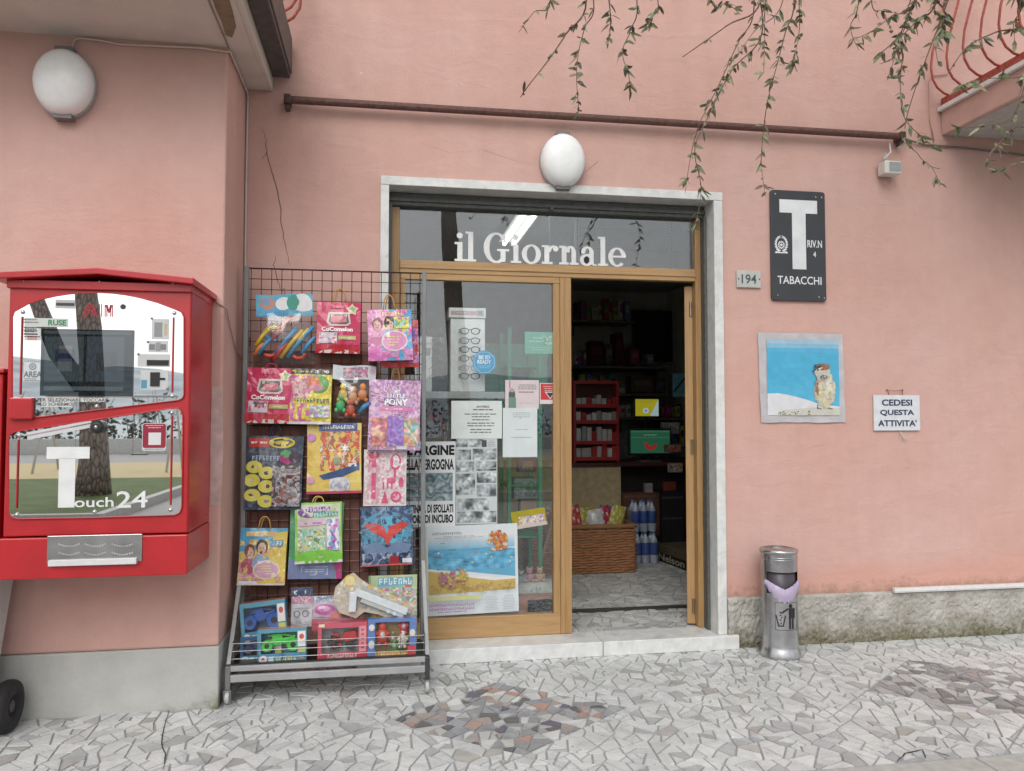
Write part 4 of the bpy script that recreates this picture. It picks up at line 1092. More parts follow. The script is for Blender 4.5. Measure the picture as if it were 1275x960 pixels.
wh_ = MB().tube([(RX0 + .014, 0, 0), (RX1 - .014, 0, 0)], .0024, WIRE, 5).build('grid_wire', 'metal', rk, shift=(0, 0, 0))
nzw = int((ZRT - .30) / .0605)
for i in range(nzw + 1):
    q = wh_ if i == 0 else wh_.copy()
    if i: COL.objects.link(q); q.parent = rk
    q.location = Vector((0, YR + .0025, ZRT - .0605 * i)) - base
MB().tube([(RX0 + .014, YR, ZRT), (RX1 - .014, YR, ZRT)], .0045, WIRE, 6).build('top_wire', 'metal', rk)
# brown board behind the lower grid
a, b = P(316, 436, YR + .03), P(468, 740, YR + .03)
MB().box(a.x, b.x, YR + .022, YR + .032, b.z, a.z, (.17, .085, .07)).build('backing_board', 'matte', rk)
# slanted side bars and base
YB0 = -.50; XB0, XB1 = RX0 - .012, RX1 + .012
for x, xb in ((RX0, XB0), (RX1, XB1)):
    MB().bar((x, YR - .02, .66), (xb, YB0, .20), .020, .018, (.30, .31, .31)).build('side_bar', 'paint', rk)
    MB().box(xb - .013, xb + .013, YB0, YR + .05, .150, .176, GREY).build('foot_bar', 'paint', rk, bevel=.003)
for z0, z1 in ((.168, .196), (.112, .150)):
    MB().box(XB0 - .014, XB1 + .014, YB0 - .022, YB0 - .002, z0, z1, (.34, .34, .35)).build('base_rail', 'paint', rk, bevel=.004)
MB().box(XB0 + .014, XB1 - .014, YB0, YR + .01, .196, .202, (.10, .10, .08)).build('basket_floor', 'metal', rk)
for x in (XB0, XB1):
    MB().box(x - .013, x + .013, YB0 - .027, YB0 + .004, .075, .197, (.16, .16, .165) if x < 0 else (.045, .045, .047)).build('leg_sleeve', 'plastic', rk, bevel=.004)
for x, y in ((XB0, YB0 - .012), (XB1, YB0 - .012), (XB0, YR + .04), (XB1, YR + .04)):
    cs = MB(); n = 18
    for d in (-.011, .011):
        for j in range(n): cs.v.append((x + d, y + .035 * math.cos(2 * math.pi * j / n), .036 + .035 * math.sin(2 * math.pi * j / n)))
    for j in range(n): cs.f.append((j, (j + 1) % n, n + (j + 1) % n, n + j)); cs.c.append((.42, .42, .41)); cs.m.append(0)
    cs.f += [tuple(range(n))[::-1], tuple(range(n, 2 * n))]; cs.c += [(.42, .42, .41)] * 2; cs.m += [0, 0]
    cst = cs.build('caster', 'plastic', rk, bevel=.004)
    MB().box(x - .017, x - .0135, y - .02, y + .02, .03, .076, (.5, .5, .5)).box(x + .0135, x + .017, y - .02, y + .02, .03, .076, (.5, .5, .5)).box(x - .0135, x + .0135, y - .02, y + .02, .0705, .076, (.5, .5, .5)).build('fork', 'metal', cst)
bk = MB(); WR = (.26, .26, .26)                      # basket front of bent wire
for z in (.225, .265, .305): bk.tube([(XB0 + .012, YB0 + .01, z), (XB1 - .012, YB0 + .01, z)], .0018, WR, 5)
for i in range(9):
    x = XB0 + .02 + (XB1 - XB0 - .04) * i / 8; bk.tube([(x, YB0 + .012, .198), (x, YB0 + .012, .308)], .0018, WR, 5)
for x in (XB0 + .012, XB1 - .012):
    for z in (.225, .265, .305): bk.tube([(x, YB0 + .01, z), (x, YR - .02, z)], .0018, WR, 5)
bk.build('basket_wire', 'metal', rk)['kind'] = 'stuff'

# ---- a hanging item: local frame, x right, z up, front towards -y; print drawn in fractions (a right, b down)
RDP = random.Random(77)
class Panel:
    def __init__(s, w, h): s.w, s.h, s.m, s.k = w, h, MB(), 0
    def X(s, a): return (a - .5) * s.w
    def Z(s, b): return (.5 - b) * s.h
    def y(s): s.k += 1; return -.0007 - s.k * .00012
    def rect(s, a0, b0, a1, b1, col, rot=0, shear=0):
        s.m.rect(s.X((a0 + a1) / 2), s.Z((b0 + b1) / 2), (a1 - a0) * s.w, (b1 - b0) * s.h, s.y(), col, rot, max(1, int((a1 - a0) * 12)), max(1, int((b1 - b0) * 14)), shear)
    def disc(s, a, b, ra, rb, col, rot=0, n=18):
        if ra > .12 or rb > .10:
            cr_, sr = math.cos(rot), math.sin(rot); k = s.h / s.w
            return s.poly([(a + ra * math.cos(6.2832 * i / n) * cr_ - rb * k * math.sin(6.2832 * i / n) * sr, b - (ra / k * math.cos(6.2832 * i / n) * sr + rb * math.sin(6.2832 * i / n) * cr_)) for i in range(n)], col)
        s.m.disc(s.X(a), s.Z(b), ra * s.w, rb * s.h, s.y(), col, n, rot)
    def ring(s, a, b, ra, rb, t, col): s.m.ring(s.X(a), s.Z(b), ra * s.w, rb * s.h, ra * s.w - t * s.w, rb * s.h - t * s.w, s.y(), col)
    def star(s, a, b, r, col, k=5, inner=.5): s.m.star(s.X(a), s.Z(b), r * s.w, s.y(), col, k, inner)
    def poly(s, pts, col):          # cut into small cells so that the print follows the bulging panel
        y = s.y(); NA, NB_ = 10, 13
        for i in range(NA):
            q = clip(clip(pts, (i / NA, 0), (-1, 0)), ((i + 1) / NA, 0), (1, 0))
            if len(q) < 3: continue
            for j in range(NB_):
                r = clip(clip(q, (0, j / NB_), (0, -1)), (0, (j + 1) / NB_), (0, 1))
                if len(r) >= 3 and area(r) > 1e-6: s.m.poly([(s.X(a), s.Z(b)) for a, b in r], y, col)
    def text(s, t, a, b, w, h, col, rot=0, bold=.03, shear=0, out=None):
        if out: s.m.text(t, s.X(a), s.Z(b), w * s.w * 1.03, h * s.h * 1.1, s.y(), out, rot, bold + .045, shear)
        s.m.text(t, s.X(a), s.Z(b), w * s.w, h * s.h, s.y(), col, rot, bold, shear)
    def lines(s, a, b, w, h, n, col): s.m.lines(s.X(a), s.Z(b), w * s.w, h * s.h, n, s.y(), col, RDP.randint(0, 999))
    def title(s, a, b, w, h, col, out=None):           # a printed title too blurred to read: a row of uneven strokes
        n = max(4, int(w * s.w / (h * s.h) * 1.5)); 
        if out: s.rect(a - w / 2 - .01, b - h * .58, a + w / 2 + .01, b + h * .58, out)
        for i in range(n):
            x = a - w / 2 + w * (i + .5) / n; d = w / n * .72
            t_ = d * .30; top, bot = b - h * RDP.uniform(.38, .5), b + h * RDP.uniform(.38, .5); g_ = RDP.randint(0, 4)
            s.rect(x - d / 2, top, x - d / 2 + t_, bot, col)
            if g_ in (0, 1, 3): s.rect(x - d / 2 + t_, top, x + d / 2, top + (bot - top) * .2, col)
            if g_ in (0, 2, 3): s.rect(x - d / 2 + t_, b - h * .08, x + d * .4, b + h * .1, col)
            if g_ in (1, 2, 4): s.rect(x + d / 2 - t_, b - h * .1, x + d / 2, bot, col)
            if g_ in (0, 4): s.rect(x - d / 2 + t_, bot - (bot - top) * .2, x + d / 2 - t_, bot, col)

    def blotch(s, a0, b0, a1, b1, pal, scale=5.0, res=.02, seed=None, smooth=False):   # dense printed picture: small patches of ink
        sd = RDP.uniform(0, 99) if seed is None else seed; na = max(3, int((a1 - a0) / res)); nb = max(3, int((b1 - b0) * s.h / s.w / res)); y = s.y()
        for j in range(nb):
            for i in range(na):
                A, B = a0 + (a1 - a0) * (i + .5) / na, b0 + (b1 - b0) * (j + .5) / nb
                B2 = B * s.h / s.w
                f = noise.noise(Vector((A * scale, B2 * scale, sd))) + .5 * noise.noise(Vector((A * scale * 2.6, B2 * scale * 2.6, sd + 5)))
                q_ = ((f * .6 + .5) * len(pal) * 1.9) % len(pal); k = int(q_); e_ = min(1, max(0, (q_ - k) * 2.2 - .6)); c0_, c1_ = pal[k], pal[(k + 1) % len(pal)]
                if smooth: q_ = min(.999, max(0, f * .8 + .5)) * (len(pal) - 1); k = int(q_); e_ = q_ - k; c0_, c1_ = pal[k], pal[k + 1]
                cc = tuple(x_ * (1 - e_) + y_ * e_ for x_, y_ in zip(c0_, c1_)); g_ = 1 + .55 * noise.noise(Vector((A * 17, B2 * 17, sd + 9)))
                s.m.rect(s.X(A), s.Z(B), (a1 - a0) / na * s.w, (b1 - b0) / nb * s.h, y, tuple(min(.8, q * g_) for q in cc))
    def blob(s, a, b, ra, rb, pal, n=40, sz=.02):        # a small printed picture: overlapping ink spots
        for i in range(n):
            th = RDP.uniform(0, 6.28); q = RDP.random() ** .5; r = sz * RDP.uniform(.5, 1.2); s.disc(a + ra * q * math.cos(th), b + rb * q * math.sin(th), r, r * RDP.uniform(.5, 1), RDP.choice(pal), RDP.uniform(0, 3), 8)
    def busy(s, a0, b0, a1, b1, n, pal, size=.05):
        if (a1 - a0) * (b1 - b0) > .04: s.blotch(max(0, a0 - .02), max(0, b0 - .02), min(1, a1 + .02), min(1, b1 + .02), pal); n = n // 4
        for i in range(n):
            q = size * RDP.uniform(.4, 1.1); a, b = RDP.uniform(a0 + q, max(a0 + q, a1 - q)), RDP.uniform(b0 + q, max(b0 + q, b1 - q))
            a = min(max(a, q * 1.3), 1 - q * 1.3); b = min(max(b, q * 1.1), 1 - q * 1.1)
            if RDP.random() < .5: s.disc(a, b, q, q * RDP.uniform(.4, .9), RDP.choice(pal), RDP.uniform(0, 3), 9)
            else: s.m.rect(s.X(a), s.Z(b), q * 1.6 * s.w, q * .9 * s.h, s.y(), RDP.choice(pal), RDP.uniform(-.7, .7))
    def person(s, a, b, r, skin, hair, top):       # printed head and shoulders
        s.disc(a, b + r * 2.1, r * 1.5, r * 1.25, top); s.disc(a, b - r * .12, r * .98, r * 1.05, hair); s.disc(a, b + r * .15, r * .72, r * .85, skin)
        s.disc(a, b + r * .48, r * .3, r * .1, (.5, .12, .12), 0, 8); s.disc(a - r * .25, b + r * .05, r * .1, r * .08, (.05, .03, .03), 0, 7); s.disc(a + r * .25, b + r * .05, r * .1, r * .08, (.05, .03, .03), 0, 7)

def hang(name, label, cat, box, Y, col, depth, art, tilt=0.0, seed=0, handle=None, bulge=.010, mat='gloss_print', side=None, lean=0.0, group=None, wr=.007):
    u0, v0, u1, v1 = box; a, b = P(u0, v0, Y), P(u1, v1, Y); w_, h_ = b.x - a.x, a.z - b.z
    t = thing(name, label, cat, ((a.x + b.x) / 2, Y, (a.z + b.z) / 2), group, rot=(lean, tilt, 0))
    def yf(x, z):
        A = x / w_ + .5; B = .5 - z / h_; A_, B_ = min(max(A, 0), 1), min(max(B, 0), 1)
        d = depth * (.12 + .88 * min(1, B_ * 1.15)) + bulge * math.sin(math.pi * A_) * math.sin(math.pi * min(1, .1 + B_ * .95))
        return -d + wr * noise.noise(Vector((A * 3.2, B * 3.6, seed * 1.7))) + wr * .45 * noise.noise(Vector((A * 9, B * 7, seed)))
    m = MB(); NX, NZ = 10, 13; sc_ = side or tuple(q * .85 for q in col)
    for j in range(NZ + 1):
        for i in range(NX + 1):
            x, z = (i / NX - .5) * w_, (.5 - j / NZ) * h_; pinch = 1 - .02 * math.sin(math.pi * j / NZ)
            m.v.append((x * pinch, yf(x, z), z))
    for j in range(NZ):
        for i in range(NX): k = j * (NX + 1) + i; m.f.append((k, k + NX + 1, k + NX + 2, k + 1)); m.c.append(col); m.m.append(0)
    bo = len(m.v)
    for j in range(NZ + 1):
        z = (.5 - j / NZ) * h_; m.v += [(-w_ / 2, 0, z), (w_ / 2, 0, z)]
    for j in range(NZ):
        f0, f1 = j * (NX + 1), (j + 1) * (NX + 1); b0_, b1_ = bo + 2 * j, bo + 2 * (j + 1)
        m.f += [(f0, b0_, b1_, f1), (f0 + NX, f1 + NX, b1_ + 1, b0_ + 1), (b0_, b0_ + 1, b1_ + 1, b1_)]; m.c += [sc_, sc_, sc_]; m.m += [0] * 3
    fb = NZ * (NX + 1); m.f.append(tuple(range(fb, fb + NX + 1)) + (bo + 2 * NZ + 1, bo + 2 * NZ)); m.c.append(sc_); m.m.append(0)
    m.f.append(tuple(range(0, NX + 1))[::-1] + (bo, bo + 1)); m.c.append(sc_); m.m.append(0)
    m.build('body', mat, t, smooth=False, shift=(0, 0, 0))
    if art:
        p = Panel(w_, h_); art(p)
        p.m.build('print', mat, t, shift=(0, 0, 0), deform=lambda q: (q[0] * (1 - .02 * math.sin(math.pi * min(1, max(0, .5 - q[2] / h_)))), yf(q[0], q[2]) + q[1], q[2]))
    if handle:
        hc, hh, hw = handle; pts = []
        for i in range(13): th = math.pi * i / 12; pts.append((-hw * math.cos(th) * (1 if i not in (0, 12) else 1.15), -depth * .12 - .004, h_ / 2 - .004 + hh * math.sin(th) ** .7))
        MB().tube(pts, .0035, hc, 6).build('handle', 'plastic', t, smooth=True, shift=(0, 0, 0))
        pts = [(x * .82 + .006, -.002, z - .006) for x, y, z in pts]
        MB().tube(pts, .0035, tuple(q * .8 for q in hc), 6).build('handle', 'plastic', t, smooth=True, shift=(0, 0, 0))
    return t, w_, h_
YH = YR - .012; CRIM = (.50, .03, .10); GOLD = (.55, .30, .08); WH = (.7, .68, .68)
def art_crim(p):
    p.rect(0, .83, 1, 1, (.42, .02, .035)); p.disc(.5, 1.0, .46, .075, (.55, .5, .46))
    for i in range(26): p.star(RDP.uniform(.05, .95), RDP.uniform(.03, .8), RDP.uniform(.012, .03), (.62, .10, .2))
    p.poly([(.26, .20), (.74, .20), (.78, .42), (.70, .47), (.30, .47), (.22, .42)], (.60, .50, .50)); p.poly([(.30, .24), (.70, .24), (.74, .40), (.67, .44), (.33, .44), (.26, .40)], (.10, .09, .08)); p.poly([(.34, .27), (.66, .27), (.69, .39), (.63, .41), (.37, .41), (.31, .39)], (.55, .16, .20))
    p.blotch(.30, .02, .62, .12, [(.50, .03, .10), (.58, .12, .2), (.46, .02, .08)], 6); p.star(.80, .145, .145, (.68, .60, .48), 5, .62); p.star(.80, .145, .095, (.30, .42, .14), 5, .62)
    p.text('CoComelon', .47, .535, .72, .085, (.78, .75, .75), 0, .045)
    p.rect(.06, .60, .47, .81, (.55, .50, .55)); p.busy(.09, .63, .44, .79, 24, [(.1, .2, .42), (.62, .3, .35), (.7, .65, .65), (.45, .1, .15), (.2, .12, .1)], .05)
    p.rect(.50, .66, .90, .735, (.42, .40, .16)); p.lines(.70, .697, .36, .05, 1, (.68, .6, .5))
hang('toy_bag', 'crimson paper bag with gold rope handles hanging mid rack under the pole', 'bag', (395, 376, 449, 441), YH, CRIM, .045, art_crim, .01, 1, (GOLD, .085, .035), group='toy surprise bags on the rack')
hang('toy_bag', 'crimson paper bag at the left rack upright, below the clear bag of building toys', 'bag', (308, 458, 366, 527), YH, CRIM, .055, art_crim, .02, 2, (CRIM, .03, .03), group='toy surprise bags on the rack')
def art_pinkblue(p):
    p.blotch(0, 0, 1, 1, [(.56, .18, .40), (.60, .26, .46), (.50, .14, .36), (.62, .34, .5)], 3.5)
    p.poly([(.45, 0), (1, 0), (1, .75), (.8, 1), (.35, 1), (.3, .8)], (.10, .33, .56)); p.poly([(.42, .14), (.95, .14), (.85, .62), (.45, .8), (.3, .5)], (.62, .55, .12))
    p.disc(.28, .86, .30, .12, (.60, .16, .42)); p.person(.22, .30, .12, (.62, .42, .34), (.20, .05, .05), (.55, .22, .36)); p.person(.50, .28, .13, (.62, .42, .32), (.06, .04, .04), (.30, .35, .55))
    p.disc(.60, .62, .30, .20, (.70, .62, .62)); p.disc(.60, .62, .275, .18, (.60, .26, .46)); p.lines(.60, .62, .4, .22, 4, (.72, .66, .2))
    p.title(.58, .09, .5, .085, (.72, .66, .16), (.50, .14, .34)); p.busy(.62, .22, .92, .36, 12, [(.70, .62, .1), (.2, .4, .16), (.12, .38, .58)], .05)
hang('toy_bag', 'red paper bag half hidden behind the pink and blue bag', 'bag', (474, 398, 521, 458), YH + .003, (.45, .03, .035), .03, lambda p: p.busy(.75, .2, .98, .9, 10, [(.6, .2, .25), (.2, .1, .4)], .05), -.03, 4)
hang('toy_bag', 'pink, yellow and blue paper bag with two printed faces and gold handles', 'bag', (458, 385, 513, 450), YH - .035, (.55, .17, .38), .05, art_pinkblue, -.04, 3, (GOLD, .09, .03))
def art_yellow(p):
    p.blotch(0, .1, 1, .95, [(.66, .56, .06), (.62, .50, .08), (.68, .60, .16)], 4)
    p.poly([(0, .12), (.62, .12), (.40, .62), (.55, .96), (0, .96)], (.55, .12, .35)); p.rect(0, 0, 1, .105, (.05, .045, .04)); p.text('9', .10, .052, .07, .06, (.62, .5, .08), 0, .04); p.text('€9,90', .70, .052, .44, .062, (.76, .76, .74), 0, .04); p.lines(.33, .052, .3, .05, 1, (.6, .5, .1))
    p.disc(.68, .28, .26, .17, (.12, .30, .08)); p.disc(.56, .25, .16, .11, (.55, .16, .06)); p.disc(.77, .25, .12, .10, (.16, .36, .10)); p.disc(.63, .34, .18, .06, (.55, .20, .30))
    p.disc(.22, .36, .20, .18, (.62, .42, .40)); p.busy(.04, .2, .42, .5, 20, [(.62, .45, .40), (.5, .1, .3), (.4, .22, .2), (.7, .5, .55)], .05)
    p.title(.52, .58, .88, .085, (.05, .045, .05), (.62, .56, .12)); p.busy(.5, .68, .95, .86, 14, [(.25, .42, .55), (.6, .25, .4), (.3, .5, .35), (.7, .68, .6)], .05); p.rect(0, .955, 1, 1, (.62, .60, .62))
hang('toy_bag', 'yellow and magenta bag with a black price band and white bottom edge', 'bag', (362, 459, 413, 528), YH - .01, (.66, .56, .06), .045, art_yellow, .015, 5)
def art_purple(p):
    p.rect(0, .55, 1, 1, (.42, .26, .40)); p.busy(.02, .02, .98, .98, 70, [(.40, .20, .45), (.55, .34, .55), (.62, .45, .55), (.30, .16, .38), (.6, .38, .42)], .09)
    p.text('MY', .55, .165, .12, .05, (.78, .76, .80), 0, .05, out=(.10, .07, .2)); p.text('LITTLE', .53, .225, .36, .06, (.78, .76, .80), 0, .05, out=(.10, .07, .2)); p.text('PONY', .53, .315, .46, .105, (.78, .76, .80), 0, .06, out=(.10, .07, .2))
    p.rect(.20, .385, .86, .445, (.60, .20, .40), -.02); p.lines(.53, .415, .56, .04, 1, (.76, .6, .7))
    p.blotch(.06, .54, .36, .94, [(.62, .27, .18), (.50, .16, .24), (.64, .40, .28), (.42, .14, .24)], 2.6); p.blotch(.37, .52, .68, .94, [(.34, .22, .55), (.20, .18, .44), (.48, .36, .62), (.28, .16, .46)], 2.6); p.blotch(.69, .55, .97, .94, [(.62, .40, .24), (.18, .40, .40), (.66, .52, .40), (.60, .32, .22)], 2.6)
    p.title(.08, .955, .05, .03, (.7, .7, .7), None); p.rect(.55, .94, .75, .985, (.60, .58, .62))
hang('toy_bag', 'large purple and pink paper bag at the rack edge nearest the door', 'bag', (459, 473, 523, 560), YH - .012, (.47, .28, .50), .04, art_purple, .02, 6, ((.36, .2, .12), .07, .022))
def art_dark(p):
    p.blotch(0, .16, 1, 1, [(.03, .05, .08), (.06, .07, .10), (.10, .12, .15), (.04, .05, .09)], 5)
    p.rect(.04, .03, .40, .155, (.42, .04, .04), -.02); p.lines(.22, .09, .3, .07, 1, (.72, .6, .5)); p.disc(.62, .09, .23, .075, (.58, .46, .03)); p.disc(.62, .09, .19, .055, (.03, .03, .035)); p.disc(.62, .09, .13, .03, (.5, .4, .04))
    p.title(.35, .30, .5, .07, (.35, .45, .55), None); p.disc(.72, .30, .13, .085, (.34, .03, .16)); p.disc(.86, .29, .11, .075, (.05, .03, .05)); p.disc(.70, .24, .10, .05, (.10, .34, .12))
    for a, b in ((.15, .42), (.38, .50), (.12, .60), (.38, .68), (.14, .80), (.38, .88)):
        p.disc(a, b, .145, .085, (.60, .54, .10)); p.busy(a - .07, b - .04, a + .07, b + .04, 5, [(.06, .06, .08), (.2, .22, .3), (.6, .56, .4)], .035)
    p.busy(.5, .42, .95, .93, 50, [(.35, .34, .36), (.20, .18, .20), (.46, .43, .42), (.24, .10, .08), (.05, .05, .06)], .06)
hang('toy_bag', 'dark navy bag printed with six round yellow badges at the left upright', 'bag', (307, 543, 377, 633), YH, (.035, .05, .075), .05, art_dark, .015, 7, ((.03, .05, .1), .07, .03), side=(.02, .06, .16))
def art_yel2(p):
    p.rect(.10, .02, .92, .80, (.60, .48, .10)); p.disc(.45, .5, .50, .42, (.62, .45, .10)); p.rect(.25, .12, .97, .68, (.50, .10, .05), .0); p.busy(.26, .12, .95, .62, 70, [(.58, .14, .06), (.62, .34, .10), (.45, .05, .06), (.25, .30, .18), (.66, .5, .4), (.16, .2, .14)], .07)
    p.poly([(.22, .74), (.6, .66), (.97, .56), (.97, .66), (.6, .78), (.3, .80)], (.05, .09, .20)); p.rect(.76, .575, .93, .62, (.66, .66, .68)); p.disc(.60, .87, .20, .10, (.56, .56, .60)); p.busy(.45, .8, .75, .94, 10, [(.66, .65, .68), (.4, .4, .48)], .05)
    p.rect(.22, .0, .92, .11, (.06, .10, .26)); p.title(.57, .055, .6, .055, (.76, .76, .74), None); p.star(.70, .36, .09, (.72, .7, .62), 6, .4)
    p.disc(.08, .2, .08, .06, (.5, .2, .45)); p.disc(.07, .8, .07, .05, (.62, .3, .45)); p.rect(0, .965, 1, 1, (.44, .06, .12))
hang('toy_bag', 'yellow bag with a busy orange picture and dark blue swoosh', 'bag', (383, 527, 450, 613), YH - .008, (.66, .52, .16), .045, art_yel2, -.01, 8)
def art_pinkcard(p):
    p.blotch(.03, .03, .97, .97, [(.60, .48, .50), (.64, .56, .57), (.56, .40, .43), (.62, .5, .52)], 4); p.rect(.08, .05, .38, .95, (.54, .32, .36)); PK = (.56, .10, .20)
    p.rect(.18, .12, .28, .88, PK); p.disc(.23, .22, .12, .10, PK); p.disc(.23, .10, .13, .07, (.5, .06, .12)); p.disc(.74, .22, .13, .15, PK); p.disc(.74, .21, .09, .11, (.70, .72, .74)); p.rect(.70, .36, .76, .5, PK)
    for a, b in ((.46, .62), (.56, .62), (.66, .62)): p.rect(a - .02, b - .12, a + .02, b + .08, PK)
    p.disc(.66, .55, .10, .06, PK); p.disc(.76, .84, .13, .10, PK); p.disc(.76, .84, .08, .06, (.66, .4, .46)); p.poly([(.42, .95), (.50, .72), (.58, .95)], PK); p.disc(.88, .58, .06, .09, PK)
hang('toy_blister', 'white blister card of pink beauty toys with a hand mirror', 'blister pack', (453, 560, 506, 629), YH - .004, (.64, .60, .60), .018, art_pinkcard, .01, 9, bulge=.004)
def art_navy(p):
    p.blotch(0, 0, 1, 1, [(.03, .05, .10), (.06, .12, .22), (.12, .22, .34), (.04, .06, .14)], 5)
    p.disc(.5, .42, .50, .34, (.06, .24, .36)); p.disc(.5, .40, .36, .24, (.10, .34, .46)); 
    for i in range(18):
        th = i * .35; p.m.rect(p.X(.5 + .30 * math.cos(th)), p.Z(.42 + .24 * math.sin(th)), .5 * p.w, .003, p.y(), (.22, .32, .42), th)
    p.poly([(.05, .30), (.25, .26), (.45, .34), (.5, .46), (.55, .34), (.78, .26), (.95, .30), (.80, .40), (.60, .52), (.52, .66), (.44, .52), (.20, .42)], (.50, .06, .05))
    p.poly([(.02, .66), (.3, .58), (.5, .70), (.7, .58), (.98, .66), (.9, .78), (.6, .82), (.5, .76), (.4, .86), (.1, .80)], (.14, .20, .32)); p.busy(.05, .8, .95, .97, 16, [(.02, .03, .06), (.08, .12, .22), (.3, .35, .45)], .07)
    p.rect(.55, .84, .72, .97, (.30, .02, .03)); p.rect(.79, .885, .97, .955, (.64, .62, .68)); p.rect(.02, .97, .98, .995, (.5, .1, .1))
hang('toy_bag', 'navy blue bag with a red and turquoise burst print', 'bag', (449, 631, 514, 702), YH - .01, (.035, .06, .12), .035, art_navy, -.02, 10)
hang('toy_bag', 'wide green and violet bag hanging behind the bright green bag', 'bag', (361, 626, 427, 718), YH + .004, (.10, .34, .16), .04, lambda p: (p.poly([(0, .75), (1, .75), (1, 1), (0, 1)], (.20, .24, .42)), p.poly([(.8, .6), (1, .6), (1, 1), (.9, 1)], (.46, .06, .20)), p.rect(.24, .83, .74, .95, (.45, .48, .58)), p.rect(.26, .842, .72, .938, (.22, .28, .46)), p.lines(.49, .89, .38, .05, 2, (.6, .62, .68))), .02, 12)
def art_green(p):
    p.rect(.05, .03, .97, .80, (.52, .55, .42)); p.disc(.30, .16, .24, .09, (.16, .05, .26)); p.title(.46, .115, .56, .075, (.62, .60, .66), (.18, .05, .30)); p.title(.66, .20, .5, .07, (.60, .64, .60), (.06, .34, .26))
    p.rect(.08, .29, .66, .37, (.62, .42, .55), .06); p.lines(.38, .335, .5, .05, 1, (.3, .1, .3)); p.rect(.05, .44, .66, .8, (.26, .46, .34)); p.disc(.24, .70, .13, .09, (.66, .24, .08)); p.disc(.24, .70, .08, .055, (.70, .40, .10))
    p.busy(.08, .45, .62, .8, 30, [(.35, .52, .32), (.56, .5, .25), (.12, .22, .10), (.62, .6, .5), (.25, .5, .45)], .06); p.rect(.68, .28, .95, .80, (.64, .64, .68)); p.busy(.71, .3, .92, .78, 18, [(.12, .28, .50), (.40, .08, .32), (.5, .3, .5), (.2, .4, .5)], .05)
    p.disc(.5, .90, .52, .12, (.18, .48, .06)); p.rect(.0, .955, 1, 1, (.60, .60, .58)); p.title(.55, .895, .1, .045, (.7, .72, .7), None)
hang('toy_bag', 'bright green paper bag with a purple title and orange spot', 'bag', (368, 626, 426, 698), YH - .042, (.28, .52, .10), .045, art_green, -.03, 11, ((.62, .46, .12), .04, .03))
def art_couple(p):
    p.blotch(0, .2, 1, 1, [(.62, .48, .12), (.66, .54, .2), (.58, .40, .10), (.56, .34, .3)], 3.5)
    p.poly([(0, 0), (1, 0), (1, .28), (0, .42)], (.08, .32, .52)); p.poly([(.62, .1), (1, .05), (1, .97), (.3, .97), (.45, .6)], (.66, .50, .10)); p.disc(.30, .78, .30, .2, (.55, .24, .40))
    p.person(.22, .42, .12, (.62, .42, .34), (.20, .07, .05), (.42, .10, .16)); p.person(.48, .34, .13, (.60, .40, .30), (.05, .035, .03), (.24, .34, .52)); p.disc(.60, .73, .29, .17, (.70, .62, .45)); p.disc(.60, .73, .26, .15, (.58, .34, .46)); p.lines(.60, .73, .42, .18, 4, (.70, .64, .28))
    p.title(.45, .10, .62, .07, (.70, .28, .30), (.66, .62, .2)); p.title(.78, .26, .26, .09, (.66, .68, .66), (.06, .26, .40)); p.rect(.03, .925, .42, .985, (.66, .68, .74)); p.rect(0, .965, 1, 1, (.6, .56, .5))
hang('toy_bag', 'blue and yellow bag printed with a couple, lowest at the left upright', 'bag', (299, 658, 357, 725), YH - .02, (.60, .46, .14), .05, art_couple, .03, 13, (GOLD, .07, .03))

